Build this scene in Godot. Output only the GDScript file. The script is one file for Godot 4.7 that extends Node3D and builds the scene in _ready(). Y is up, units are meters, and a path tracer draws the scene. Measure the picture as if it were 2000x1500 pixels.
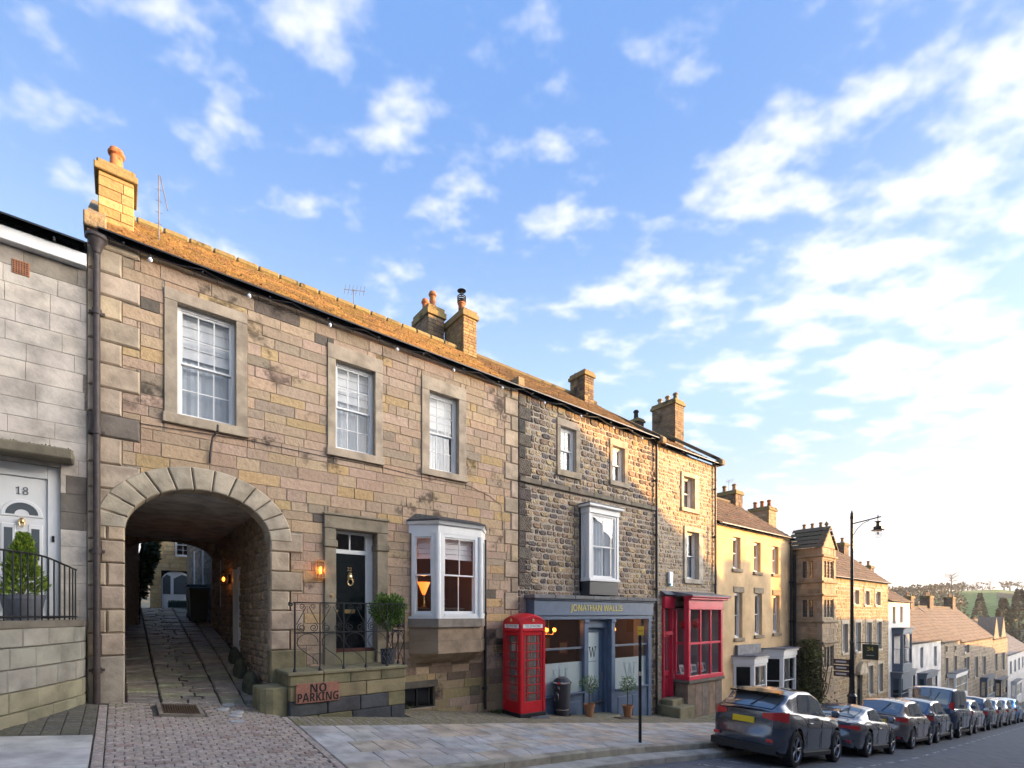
extends Node3D
# Street axes: u runs down the street along the house fronts, y up, v out from the house fronts over the pavement and the road.
const TH := 0.6749
const CAM_V := 9.5
const EYE := 1.30
var R := RandomNumberGenerator.new()
var M := {}
var UX := Vector3(cos(TH), 0, -sin(TH))
var VX := Vector3(sin(TH), 0, cos(TH))
var taken := {}


func S(u: float, y: float, v: float) -> Vector3:
	return UX * u + VX * (v - CAM_V) + Vector3(0, y, 0)


func G(u: float) -> float:
	if u < 0.0:
		return -0.13 * u
	if u < 7.0:
		return -0.149 * u
	if u < 17.0:
		return -1.043 - 0.137 * (u - 7.0)
	if u < 110.0:
		return -2.413 - 0.105 * (u - 17.0)
	return -12.178 - 0.03 * (u - 110.0)


# ---------------------------------------------------------------- mesh builder
class MB:
	var p := PackedVector3Array()
	var n := PackedVector3Array()
	var c := PackedColorArray()
	var w := PackedVector2Array()
	var col := Color(1, 1, 1)
	var xf := Transform3D()

	func tri(a: Vector3, b: Vector3, d: Vector3) -> void:
		a = xf * a
		b = xf * b
		d = xf * d
		var nn := (b - a).cross(d - a)
		if nn.length_squared() < 1e-16:
			return
		nn = nn.normalized()
		p.append(a); p.append(d); p.append(b)
		for i in 3:
			n.append(nn); c.append(col); w.append(Vector2.ZERO)

	func quad(a: Vector3, b: Vector3, d: Vector3, e: Vector3) -> void:
		tri(a, b, d)
		tri(a, d, e)

	func stri(a: Vector3, b: Vector3, d: Vector3, na: Vector3, nb: Vector3, nd: Vector3) -> void:
		p.append(xf * a); p.append(xf * d); p.append(xf * b)
		n.append((xf.basis * na).normalized()); n.append((xf.basis * nd).normalized()); n.append((xf.basis * nb).normalized())
		for i in 3:
			c.append(col); w.append(Vector2.ZERO)

	func uvquad(a: Vector3, b: Vector3, d: Vector3, e: Vector3) -> void:
		quad(a, b, d, e)
		var k := w.size() - 6
		if k < 0:
			return
		var t := [Vector2(0, 1), Vector2(1, 0), Vector2(1, 1), Vector2(0, 1), Vector2(0, 0), Vector2(1, 0)]
		for i in 6:
			w[k + i] = t[i]

	func box(a: Vector3, b: Vector3, bev := 0.0) -> void:
		if bev <= 0.0:
			quad(Vector3(a.x, a.y, b.z), Vector3(b.x, a.y, b.z), Vector3(b.x, b.y, b.z), Vector3(a.x, b.y, b.z))
			quad(Vector3(b.x, a.y, a.z), Vector3(a.x, a.y, a.z), Vector3(a.x, b.y, a.z), Vector3(b.x, b.y, a.z))
			quad(Vector3(b.x, a.y, b.z), Vector3(b.x, a.y, a.z), Vector3(b.x, b.y, a.z), Vector3(b.x, b.y, b.z))
			quad(Vector3(a.x, a.y, a.z), Vector3(a.x, a.y, b.z), Vector3(a.x, b.y, b.z), Vector3(a.x, b.y, a.z))
			quad(Vector3(a.x, b.y, b.z), Vector3(b.x, b.y, b.z), Vector3(b.x, b.y, a.z), Vector3(a.x, b.y, a.z))
			quad(Vector3(a.x, a.y, a.z), Vector3(b.x, a.y, a.z), Vector3(b.x, a.y, b.z), Vector3(a.x, a.y, b.z))
			return
		var lo := a
		var hi := b
		var k := minf(bev, 0.45 * minf(hi.x - lo.x, minf(hi.y - lo.y, hi.z - lo.z)))
		for ax in 3:
			var i := (ax + 1) % 3
			var j := (ax + 2) % 3
			for sg in [-1, 1]:
				var q := []
				for s in [[-1, -1], [1, -1], [1, 1], [-1, 1]]:
					var t := Vector3()
					t[ax] = hi[ax] if sg > 0 else lo[ax]
					t[i] = hi[i] - k if s[0] > 0 else lo[i] + k
					t[j] = hi[j] - k if s[1] > 0 else lo[j] + k
					q.append(t)
				if sg > 0:
					quad(q[0], q[1], q[2], q[3])
				else:
					quad(q[3], q[2], q[1], q[0])
		# edges
		for ax in 3:
			var i := (ax + 1) % 3
			var j := (ax + 2) % 3
			for si in [-1, 1]:
				for sj in [-1, 1]:
					var q := []
					for e in [[0, -1], [0, 1], [1, 1], [1, -1]]:
						var t := Vector3()
						t[ax] = (hi[ax] - k) if e[1] > 0 else (lo[ax] + k)
						var full_i: float = hi[i] if si > 0 else lo[i]
						var full_j: float = hi[j] if sj > 0 else lo[j]
						t[i] = full_i if e[0] == 0 else full_i - si * k
						t[j] = full_j - sj * k if e[0] == 0 else full_j
						q.append(t)
					if si * sj > 0:
						quad(q[0], q[3], q[2], q[1])
					else:
						quad(q[0], q[1], q[2], q[3])
		for sx in [-1, 1]:
			for sy in [-1, 1]:
				for sz in [-1, 1]:
					var o := Vector3(hi.x if sx > 0 else lo.x, hi.y if sy > 0 else lo.y, hi.z if sz > 0 else lo.z)
					var a1 := o - Vector3(0, sy * k, sz * k)
					var b1 := o - Vector3(sx * k, 0, sz * k)
					var c1 := o - Vector3(sx * k, sy * k, 0)
					if sx * sy * sz > 0:
						tri(a1, b1, c1)
					else:
						tri(a1, c1, b1)

	# polygon in x,y (counter-clockwise) standing between z0 (back) and z1 (front), front edge chamfered
	func prism(poly: PackedVector2Array, z0: float, z1: float, bev := 0.0, back := false) -> void:
		var m := poly.size()
		var inner := poly
		if bev > 0.0:
			inner = PackedVector2Array()
			for i in m:
				var a := poly[(i + m - 1) % m]
				var b := poly[i]
				var d := poly[(i + 1) % m]
				var e0 := (b - a).normalized()
				var e1 := (d - b).normalized()
				var n0 := Vector2(-e0.y, e0.x)
				var n1 := Vector2(-e1.y, e1.x)
				var bi := n0 + n1
				if bi.length() < 0.3:
					bi = n0
				bi = bi.normalized()
				inner.append(b + bi * (bev / maxf(0.5, bi.dot(n0))))
		var ix := Geometry2D.triangulate_polygon(inner)
		for k in range(0, ix.size(), 3):
			var a := inner[ix[k]]
			var b := inner[ix[k + 1]]
			var d := inner[ix[k + 2]]
			if (b - a).cross(d - a) < 0.0:
				var t := b
				b = d
				d = t
			tri(Vector3(a.x, a.y, z1), Vector3(b.x, b.y, z1), Vector3(d.x, d.y, z1))
			if back:
				tri(Vector3(a.x, a.y, z0), Vector3(d.x, d.y, z0), Vector3(b.x, b.y, z0))
		for i in m:
			var a := poly[i]
			var b := poly[(i + 1) % m]
			var zs := z1 - bev
			quad(Vector3(a.x, a.y, z0), Vector3(b.x, b.y, z0), Vector3(b.x, b.y, zs), Vector3(a.x, a.y, zs))
			if bev > 0.0:
				var ai := inner[i]
				var bi2 := inner[(i + 1) % m]
				quad(Vector3(a.x, a.y, zs), Vector3(b.x, b.y, zs), Vector3(bi2.x, bi2.y, z1), Vector3(ai.x, ai.y, z1))

	func ring(at: Vector3, ax: Vector3, r: float, seg: int, ref: Vector3) -> PackedVector3Array:
		var e := ref - ax * ref.dot(ax)
		e = e.normalized()
		var f := ax.cross(e)
		var o := PackedVector3Array()
		for i in seg:
			var t := TAU * i / seg
			o.append(at + (e * cos(t) + f * sin(t)) * r)
		return o

	func cyl(a: Vector3, b: Vector3, r0: float, r1 := -1.0, seg := 10, caps := true) -> void:
		if r1 < 0.0:
			r1 = r0
		var ax := (b - a).normalized()
		var ref := Vector3(0, 1, 0) if absf(ax.y) < 0.9 else Vector3(1, 0, 0)
		var ra := ring(a, ax, 1.0, seg, ref)
		for i in seg:
			var j := (i + 1) % seg
			var n0 := ra[i] - a
			var n1 := ra[j] - a
			var a0 := a + n0 * r0
			var a1 := a + n1 * r0
			var b0 := b + n0 * r1
			var b1 := b + n1 * r1
			stri(a0, a1, b1, n0, n1, n1)
			stri(a0, b1, b0, n0, n1, n0)
			if caps:
				tri(b, b0, b1)
				tri(a, a1, a0)

	func tube(pts: Array, r: float, seg := 6) -> void:
		for i in pts.size() - 1:
			cyl(pts[i], pts[i + 1], r, r, seg, i == 0 or i == pts.size() - 2)

	# profile of (radius, height) turned round the upright axis through at
	func lathe(prof: Array, at: Vector3, seg := 16, sx := 1.0, sz := 1.0) -> void:
		for k in prof.size() - 1:
			var q0: Vector2 = prof[k]
			var q1: Vector2 = prof[k + 1]
			var d := (q1 - q0)
			var sl := Vector2(d.y, -d.x).normalized()
			for i in seg:
				var t0 := TAU * i / seg
				var t1 := TAU * (i + 1) / seg
				var e0 := Vector3(cos(t0) * sx, 0, -sin(t0) * sz)
				var e1 := Vector3(cos(t1) * sx, 0, -sin(t1) * sz)
				var n0 := Vector3(cos(t0) * sl.x / sx, sl.y, -sin(t0) * sl.x / sz)
				var n1 := Vector3(cos(t1) * sl.x / sx, sl.y, -sin(t1) * sl.x / sz)
				var a0 := at + e0 * q0.x + Vector3(0, q0.y, 0)
				var a1 := at + e1 * q0.x + Vector3(0, q0.y, 0)
				var b0 := at + e0 * q1.x + Vector3(0, q1.y, 0)
				var b1 := at + e1 * q1.x + Vector3(0, q1.y, 0)
				if q0.x > 1e-5:
					stri(a0, a1, b1, n0, n1, n1)
				if q1.x > 1e-5:
					stri(a0, b1, b0, n0, n1, n0)

	func ball(at: Vector3, r: float, seg := 10, sy := 1.0) -> void:
		var pr := []
		var h := maxi(4, seg / 2)
		for i in h + 1:
			var t := -PI / 2 + PI * i / h
			pr.append(Vector2(maxf(cos(t) * r, 0.0), sin(t) * r * sy))
		lathe(pr, at, seg)

	func leaf(at: Vector3, dir: Vector3, size: float, wide: float, rng: RandomNumberGenerator) -> void:
		var side := dir.cross(Vector3(rng.randf_range(-1, 1), rng.randf_range(-1, 1), rng.randf_range(-1, 1))).normalized()
		var up := side.cross(dir).normalized()
		var tip := at + dir * size
		var mid := at + dir * size * 0.45
		var l := mid + side * wide * size + up * size * 0.08
		var r := mid - side * wide * size + up * size * 0.08
		tri(at, l, tip)
		tri(at, tip, r)

	func mesh(off := Vector3.ZERO) -> ArrayMesh:
		var q := p
		if off != Vector3.ZERO:
			q = PackedVector3Array()
			q.resize(p.size())
			for i in p.size():
				q[i] = p[i] - off
		var a := []
		a.resize(Mesh.ARRAY_MAX)
		a[Mesh.ARRAY_VERTEX] = q
		a[Mesh.ARRAY_NORMAL] = n
		a[Mesh.ARRAY_COLOR] = c
		a[Mesh.ARRAY_TEX_UV] = w
		var m := ArrayMesh.new()
		m.add_surface_from_arrays(Mesh.PRIMITIVE_TRIANGLES, a)
		return m


# ---------------------------------------------------------------- things and parts
func numbered(called: String) -> String:
	if not taken.has(called):
		taken[called] = 0
		return called
	taken[called] += 1
	return "%s_%03d" % [called, taken[called]]


# A thing stands at street point b = (u, y, v); its parts are written in street points and moved to its own origin.
func thing(called: String, label: String, category: String, b: Vector3, group := "", kind := "") -> Node3D:
	var o := Node3D.new()
	o.name = numbered(called)
	add_child(o)
	o.transform = Transform3D(Basis(Vector3.UP, TH), S(b.x, b.y, b.z))
	o.set_meta("origin", b)
	if label:
		o.set_meta("label", label)
		o.set_meta("category", category)
	if group:
		o.set_meta("group", group)
	if kind:
		o.set_meta("kind", kind)
	return o


func put(par: Node3D, called: String, mb: MB, mat: Material, kind := "") -> MeshInstance3D:
	var top: Node = par
	while not top.has_meta("origin") and top.get_parent() != self:
		top = top.get_parent()
	var o := MeshInstance3D.new()
	o.name = called
	o.mesh = mb.mesh(top.get_meta("origin") if top.has_meta("origin") else Vector3.ZERO)
	o.material_override = mat
	if kind:
		o.set_meta("kind", kind)
	par.add_child(o, true)
	return o


func boxpart(par: Node3D, called: String, a: Vector3, b: Vector3, mat: Material, bev := 0.0) -> MeshInstance3D:
	var mb := MB.new()
	mb.box(a, b, bev)
	return put(par, called, mb, mat)


func text_part(par: Node3D, called: String, s: String, at: Vector3, size: float, depth: float, mat: Material, turn := 0.0, squeeze := 1.0, font := "Droid Sans", weight := 400) -> MeshInstance3D:
	var tm := TextMesh.new()
	var f := SystemFont.new()
	f.font_names = PackedStringArray([font])
	f.font_weight = weight
	tm.font = f
	tm.text = s
	tm.font_size = 64
	tm.pixel_size = size / 64.0
	tm.depth = depth
	tm.horizontal_alignment = HORIZONTAL_ALIGNMENT_CENTER
	tm.vertical_alignment = VERTICAL_ALIGNMENT_CENTER
	var o := MeshInstance3D.new()
	o.name = called
	o.mesh = tm
	o.material_override = mat
	par.add_child(o, true)
	var top: Node = par
	while not top.has_meta("origin") and top.get_parent() != self:
		top = top.get_parent()
	var org: Vector3 = top.get_meta("origin") if top.has_meta("origin") else Vector3.ZERO
	o.position = at - org
	o.rotation.z = turn
	o.scale = Vector3(squeeze, 1, 1)
	return o


func jit(cc: Color, k: float) -> Color:
	var f := 1.0 + R.randf_range(-k, k)
	return Color(cc.r * f * (1 + R.randf_range(-k, k) * 0.25), cc.g * f, cc.b * f * (1 + R.randf_range(-k, k) * 0.3))


func pick(a: Array) -> Variant:
	return a[R.randi() % a.size()]


# ---------------------------------------------------------------- masonry
func cut(r: Rect2, holes: Array) -> Array:
	var out := [r]
	for h: Rect2 in holes:
		var nx := []
		for q: Rect2 in out:
			if not q.intersects(h):
				nx.append(q)
				continue
			var x0 := maxf(q.position.x, h.position.x)
			var x1 := minf(q.end.x, h.end.x)
			if h.position.x > q.position.x:
				nx.append(Rect2(q.position, Vector2(h.position.x - q.position.x, q.size.y)))
			if h.end.x < q.end.x:
				nx.append(Rect2(h.end.x, q.position.y, q.end.x - h.end.x, q.size.y))
			if h.position.y > q.position.y:
				nx.append(Rect2(x0, q.position.y, x1 - x0, h.position.y - q.position.y))
			if h.end.y < q.end.y:
				nx.append(Rect2(x0, h.end.y, x1 - x0, q.end.y - h.end.y))
		out = nx
	return out


func rpoly(r: Rect2) -> PackedVector2Array:
	return PackedVector2Array([r.position, Vector2(r.end.x, r.position.y), r.end, Vector2(r.position.x, r.end.y)])


func seen_size(u: float, y: float, v: float, area: float) -> float:
	var d := S(u, y, v) - Vector3(0, EYE, 0)
	if d.z > -0.5 or absf(d.x) > -d.z * 1.1:
		return area / d.length_squared() * 0.02
	return area / d.length_squared() * absf(d.normalized().dot(VX))


# stones: list of [polygon, v front, bevel, colour]; the 300 that show largest are parts, the rest one part
func lay(par: Node3D, called: String, stones: Array, v0: float, mat: Material, most := 300) -> void:
	var order := []
	for i in stones.size():
		var s: Array = stones[i]
		var pl: PackedVector2Array = s[0]
		var a := 0.0
		var m := Vector2.ZERO
		for k in pl.size():
			a += pl[k].cross(pl[(k + 1) % pl.size()])
			m += pl[k]
		m /= pl.size()
		order.append([seen_size(m.x, m.y, v0, absf(a)), i])
	order.sort_custom(func(x, y): return x[0] > y[0])
	var rest := MB.new()
	for k in order.size():
		var s: Array = stones[order[k][1]]
		var mb := MB.new() if k < most else rest
		mb.col = s[3]
		mb.prism(s[0], v0 - 0.06, s[1], s[2])
		if k < most:
			put(par, called, mb, mat)
	if order.size() > most:
		put(par, called + "work", rest, mat, "stuff")


# O: u0 u1 y0 y1 v, holes (Rect2 list), poly (a hole that is a polygon), ch [lo, hi] course heights, ln [lo, hi] lengths, gap, bev, rough, color (Callable of u, y)
func masonry(par: Node3D, O: Dictionary, mat: Material, mortar: Material) -> void:
	var holes: Array = O.get("holes", [])
	var keep: Array = O.get("solid", [])        # taken up by other stones, mortar stays behind them
	var pl: PackedVector2Array = O.get("poly", PackedVector2Array())
	var bb := Rect2()
	if pl.size():
		bb = Rect2(pl[0], Vector2.ZERO)
		for q in pl:
			bb = bb.expand(q)
	var gap: float = O.get("gap", 0.008)
	var rough: float = O.get("rough", 0.006)
	var bev: float = O.get("bev", 0.008)
	var skew: float = O.get("skew", 0.0)
	var stones := []
	var y: float = O.y0
	while y < O.y1 - 0.03:
		var h := R.randf_range(O.ch[0], O.ch[1])
		if O.y1 - y - h < O.ch[0] * 0.6:
			h = O.y1 - y
		var u: float = O.u0 - R.randf() * O.ln[0]
		while u < O.u1:
			var l := R.randf_range(O.ln[0], O.ln[1])
			if R.randf() < 0.15:
				l *= 0.6
			var a := maxf(u, O.u0)
			var b := minf(u + l, O.u1)
			u += l
			if b - a < 0.05:
				continue
			var col: Color = O.color.call((a + b) / 2, y + h / 2)
			var pieces := [Rect2(a, y, b - a, h)]
			if O.get("split", 0.0) > R.randf() and h > 0.14:
				var k := R.randf_range(0.4, 0.6)
				pieces = [Rect2(a, y, b - a, h * k), Rect2(a, y + h * k, b - a, h * (1 - k))]
			for pc in pieces:
				for r: Rect2 in cut(pc, holes + keep):
					var q := r.grow(-gap * 0.5)
					if q.size.x < 0.03 or q.size.y < 0.025:
						continue
					var polys := [rpoly(q)]
					if pl.size() and q.intersects(bb):
						polys = Geometry2D.clip_polygons(rpoly(q), pl)
					for pg: PackedVector2Array in polys:
						if Geometry2D.is_polygon_clockwise(pg):
							pg.reverse()
						if skew > 0.0 and pg.size() == 4:
							var e := minf(skew, 0.2 * minf(q.size.x, q.size.y))
							for i in 4:
								pg[i] += Vector2(R.randf_range(-e, e), R.randf_range(-e, e))
							if O.get("round", false):
								var o := PackedVector2Array()
								for i in 4:
									var p0 := pg[i]
									var pa := pg[(i + 3) % 4]
									var pb := pg[(i + 1) % 4]
									o.append(p0.lerp(pa, R.randf_range(0.12, 0.28)))
									o.append(p0.lerp(pb, R.randf_range(0.12, 0.28)))
								pg = o
						stones.append([pg, O.v + R.randf_range(-rough, rough), minf(bev, 0.25 * minf(q.size.x, q.size.y)), jit(col, O.get("vary", 0.10))])
		y += h
	lay(par, O.get("called", "stone"), stones, O.v, mat, O.get("most", 300))
	back_wall(par, O, mortar, gap)



func back_wall(par: Node3D, O: Dictionary, mortar: Material, _gap: float) -> void:
	var holes: Array = O.get("holes", [])
	var pl: PackedVector2Array = O.get("poly", PackedVector2Array())
	var mb := MB.new()
	var f: float = O.v - O.get("deep", 0.014)
	var bk: float = O.v - O.get("thick", 0.3)
	mb.col = O.get("mortar_color", Color(1, 1, 1))
	for r: Rect2 in cut(Rect2(O.u0, O.y0, O.u1 - O.u0, O.y1 - O.y0), holes):
		var polys := [rpoly(r)]
		if pl.size():
			polys = Geometry2D.clip_polygons(rpoly(r), pl)
		for pg: PackedVector2Array in polys:
			if Geometry2D.is_polygon_clockwise(pg):
				pg.reverse()
			mb.prism(pg, bk, f, 0.0, true)
	put(par, O.get("wall_name", "wall"), mb, mortar)


# ---------------------------------------------------------------- surfaces
func noise_tex(size: int, freq: float, oct: int, lo: float, hi: float, sd: int, gamma := 1.0, kind := FastNoiseLite.TYPE_SIMPLEX_SMOOTH, contrast := 1.0) -> ImageTexture:
	var fn := FastNoiseLite.new()
	fn.seed = sd
	fn.noise_type = kind
	fn.frequency = freq
	fn.fractal_octaves = oct
	fn.fractal_gain = 0.55
	var im := fn.get_seamless_image(size, size)
	im.convert(Image.FORMAT_L8)
	var d := im.get_data()
	var lut := PackedByteArray()
	lut.resize(256)
	for i in 256:
		var x := clampf((i / 255.0 - 0.5) * contrast + 0.5, 0, 1)
		lut[i] = int(255.0 * clampf(lerpf(lo, hi, pow(x, gamma)), 0, 1))
	for i in d.size():
		d[i] = lut[d[i]]
	return ImageTexture.create_from_image(Image.create_from_data(size, size, false, Image.FORMAT_L8, d))


func mat(col: Color, rough := 0.8, metal := 0.0, vc := false) -> StandardMaterial3D:
	var m := StandardMaterial3D.new()
	m.albedo_color = col.linear_to_srgb()
	m.roughness = rough
	m.metallic = metal
	m.vertex_color_use_as_albedo = vc
	return m


func grain(m: StandardMaterial3D, tex: Texture2D, per_m: float, relief: Texture2D = null, cm := 0.0) -> StandardMaterial3D:
	m.uv1_triplanar = true
	m.uv1_scale = Vector3.ONE * per_m
	m.uv1_triplanar_sharpness = 4.0
	m.albedo_texture = tex
	if relief:
		m.heightmap_enabled = true
		m.heightmap_texture = relief
		m.heightmap_scale = cm
	return m


# stone with grain and irregular soot stains, six metres across
func sooty() -> ImageTexture:
	var n := 1024
	var layers := []
	for q in [[61, 0.006, 5], [62, 0.05, 4], [63, 0.0035, 3], [64, 0.12, 3]]:
		var fn := FastNoiseLite.new()
		fn.seed = q[0]
		fn.noise_type = FastNoiseLite.TYPE_SIMPLEX_SMOOTH
		fn.frequency = q[1]
		fn.fractal_octaves = q[2]
		fn.fractal_gain = 0.6
		var im := fn.get_seamless_image(n, n)
		im.convert(Image.FORMAT_L8)
		layers.append(im.get_data())
	var out := PackedByteArray()
	out.resize(n * n * 3)
	for i in n * n:
		var a: float = layers[0][i] / 255.0
		var b: float = layers[1][i] / 255.0
		var c: float = layers[2][i] / 255.0
		var d: float = layers[3][i] / 255.0
		var soot := smoothstep(0.60, 0.86, a * 0.80 + b * 0.26) * smoothstep(0.30, 0.62, c)
		var g := (0.90 + 0.10 * b) * (0.95 + 0.05 * d) * (0.94 + 0.06 * c)
		var k := 1.0 - 0.48 * soot
		out[i * 3] = int(255.0 * clampf(g * k, 0, 1))
		out[i * 3 + 1] = int(255.0 * clampf(g * k * (0.985 + 0.015 * c), 0, 1))
		out[i * 3 + 2] = int(255.0 * clampf(g * k * (0.96 + 0.04 * c), 0, 1))
	return ImageTexture.create_from_image(Image.create_from_data(n, n, false, Image.FORMAT_RGB8, out))


func rough_normal() -> ImageTexture:
	var fn := FastNoiseLite.new()
	fn.seed = 71
	fn.frequency = 0.05
	fn.fractal_octaves = 5
	fn.fractal_gain = 0.6
	var im := fn.get_seamless_image(1024, 1024)
	im.convert(Image.FORMAT_RGBA8)
	im.bump_map_to_normal_map(4.0)
	return ImageTexture.create_from_image(im)


func make_materials() -> void:
	var fine := noise_tex(512, 0.02, 6, 0.84, 1.0, 3, 1.0, FastNoiseLite.TYPE_SIMPLEX_SMOOTH, 1.3)
	var blotch := noise_tex(512, 0.008, 6, 0.80, 1.0, 5, 0.8, FastNoiseLite.TYPE_SIMPLEX_SMOOTH, 1.6)
	var speck := noise_tex(512, 0.06, 4, 0.76, 1.0, 9, 1.0, FastNoiseLite.TYPE_VALUE_CUBIC, 1.5)
	var rel := noise_tex(512, 0.03, 6, 0.0, 1.0, 11, 1.0, FastNoiseLite.TYPE_SIMPLEX_SMOOTH, 1.2)
	M.stone = grain(mat(Color(1, 1, 1), 0.92, 0, true), sooty(), 0.17, rel, 0.45)
	M.stone.heightmap_enabled = false
	M.stone.normal_enabled = true
	M.stone.normal_texture = rough_normal()
	M.stone.normal_scale = 0.5
	M.dressed = grain(mat(Color(1, 1, 1), 0.88, 0, true), blotch, 0.5, rel, 0.5)
	M.rubble = grain(mat(Color(1, 1, 1), 0.95, 0, true), blotch, 1.3, rel, 2.5)
	M.mortar = grain(mat(Color(0.38, 0.32, 0.25), 0.97), fine, 1.5, rel, 1.0)
	M.mortar_dark = grain(mat(Color(0.13, 0.11, 0.09), 0.97), fine, 1.5, rel, 1.0)
	M.mortar_pale = grain(mat(Color(0.50, 0.43, 0.35), 0.97), fine, 1.5, rel, 1.5)
	M.render_yellow = grain(mat(Color(0.70, 0.50, 0.285), 0.93), noise_tex(512, 0.006, 5, 0.80, 1.0, 21), 0.25, rel, 0.4)
	M.render_white = grain(mat(Color(0.68, 0.66, 0.64), 0.93), noise_tex(512, 0.006, 5, 0.82, 1.0, 22), 0.25, rel, 0.6)
	M.slate = grain(mat(Color(1, 1, 1), 0.85, 0, true), speck, 0.8, rel, 1.0)
	M.paver = grain(mat(Color(1, 1, 1), 0.9, 0, true), speck, 1.1, rel, 0.8)
	M.flag = grain(mat(Color(1, 1, 1), 0.85, 0, true), blotch, 0.45, rel, 0.5)
	M.asphalt = grain(mat(Color(0.165, 0.168, 0.175), 0.75), noise_tex(512, 0.012, 6, 0.8, 1.0, 31), 0.35, noise_tex(512, 0.2, 2, 0, 1, 32), 0.8)
	M.ground = grain(mat(Color(0.10, 0.10, 0.07), 1.0), blotch, 0.1)
	M.line = grain(mat(Color(0.55, 0.55, 0.53), 0.8), noise_tex(256, 0.05, 4, 0.35, 1.0, 33, 0.6, FastNoiseLite.TYPE_SIMPLEX_SMOOTH, 2.0), 0.7)
	M.white = grain(mat(Color(0.80, 0.80, 0.79), 0.42), noise_tex(256, 0.01, 4, 0.93, 1.0, 41), 0.6)
	M.white_dull = mat(Color(0.72, 0.72, 0.71), 0.6)
	M.black_iron = mat(Color(0.012, 0.012, 0.014), 0.45)
	M.gutter = mat(Color(0.014, 0.016, 0.022), 0.35)
	M.brown_iron = grain(mat(Color(0.075, 0.055, 0.05), 0.6), blotch, 2.0)
	M.gloss_black = mat(Color(0.006, 0.010, 0.012), 0.12)
	M.brass = mat(Color(0.80, 0.58, 0.30), 0.28, 1.0)
	M.chrome = mat(Color(0.75, 0.75, 0.76), 0.15, 1.0)
	M.red = grain(mat(Color(0.62, 0.012, 0.022), 0.32), noise_tex(256, 0.01, 4, 0.88, 1.0, 43), 0.8)
	M.shop_red = grain(mat(Color(0.72, 0.035, 0.075), 0.4), noise_tex(256, 0.01, 4, 0.88, 1.0, 44), 0.8)
	M.blue = grain(mat(Color(0.105, 0.155, 0.24), 0.4), noise_tex(256, 0.01, 4, 0.88, 1.0, 45), 0.8)
	M.grey_blue = mat(Color(0.10, 0.13, 0.17), 0.5)
	M.lead = grain(mat(Color(0.16, 0.17, 0.20), 0.55), blotch, 0.8)
	M.grey_paint = mat(Color(0.035, 0.038, 0.045), 0.5)
	M.terracotta = grain(mat(Color(0.42, 0.17, 0.08), 0.85), blotch, 1.5)
	M.pot_clay = grain(mat(Color(0.45, 0.20, 0.09), 0.85), speck, 1.5)
	M.wood_sign = grain(mat(Color(0.40, 0.17, 0.11), 0.6), fine, 1.5)
	M.ink = mat(Color(0.008, 0.008, 0.008), 0.6)
	M.gold = mat(Color(0.62, 0.52, 0.12), 0.4)
	M.blind = mat(Color(0.80, 0.82, 0.84), 0.9)
	M.blind.backlight_enabled = true
	M.blind.backlight = Color(0.5, 0.5, 0.5)
	M.sky_net = mat(Color(0.44, 0.49, 0.55), 0.9)  # blue-grey puts the sky reflected in the panes into a net
	M.room = mat(Color(0.13, 0.095, 0.07), 0.95)
	M.room_dark = mat(Color(0.05, 0.045, 0.04), 0.95)
	M.frost = mat(Color(0.46, 0.55, 0.56), 0.55)
	M.glass = mat(Color(0.02, 0.025, 0.03), 0.02)
	M.glass.transparency = BaseMaterial3D.TRANSPARENCY_ALPHA
	M.glass.albedo_color.a = 0.12
	M.car_glass = mat(Color(0.20, 0.23, 0.25), 0.05, 0.6)
	M.rubber = mat(Color(0.012, 0.012, 0.013), 0.75)
	M.trim = mat(Color(0.015, 0.015, 0.017), 0.6)
	M.rim = mat(Color(0.42, 0.42, 0.44), 0.3, 0.9)
	M.tail = mat(Color(0.50, 0.008, 0.012), 0.15)
	M.tail.clearcoat_enabled = true
	M.plate = mat(Color(0.75, 0.52, 0.02), 0.4)
	M.plate_white = mat(Color(0.7, 0.7, 0.68), 0.4)
	M.bulb = mat(Color(0.85, 0.85, 0.86), 0.25)
	M.leaf = mat(Color(1, 1, 1), 0.6, 0, true)
	M.leaf.backlight_enabled = true
	M.leaf.backlight = Color(0.45, 0.55, 0.25)
	M.bark = grain(mat(Color(0.10, 0.07, 0.05), 0.95), speck, 2.0)
	M.soil = mat(Color(0.05, 0.035, 0.025), 1.0)
	M.lamp_glow = mat(Color(1.0, 0.75, 0.4), 0.5)
	M.lamp_glow.emission_enabled = true
	M.lamp_glow.emission = Color(1.0, 0.55, 0.18)
	M.lamp_glow.emission_energy_multiplier = 2.5
	M.shade_glow = mat(Color(0.9, 0.6, 0.3), 0.8)
	M.shade_glow.emission_enabled = true
	M.shade_glow.emission = Color(1.0, 0.45, 0.12)
	M.shade_glow.emission_energy_multiplier = 0.9
	M.plaster = grain(mat(Color(0.62, 0.60, 0.57), 0.95), blotch, 0.5)
	M.wet_stone = grain(mat(Color(1, 1, 1), 0.45, 0, true), blotch, 0.8, rel, 1.5)
	M.flag_plain = grain(mat(Color(0.27, 0.22, 0.17), 0.85), blotch, 0.6)
	M.rust = grain(mat(Color(0.16, 0.10, 0.06), 0.75, 0.3), speck, 2.0)
	M.frost_ink = mat(Color(0.30, 0.38, 0.40), 0.6)
	M.room_pale = mat(Color(0.42, 0.40, 0.40), 0.95)
	M.sign_green = mat(Color(0.012, 0.03, 0.025), 0.4)
	M.black_gloss = mat(Color(0.010, 0.011, 0.014), 0.25)
	M.opal = mat(Color(0.72, 0.72, 0.74), 0.3)
	M.gold_pale = mat(Color(0.62, 0.44, 0.22), 0.35, 0.6)
	M.old_glass = mat(Color(0.20, 0.20, 0.17), 0.12)
	M.old_glass.transparency = BaseMaterial3D.TRANSPARENCY_ALPHA
	M.old_glass.albedo_color.a = 0.55
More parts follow.
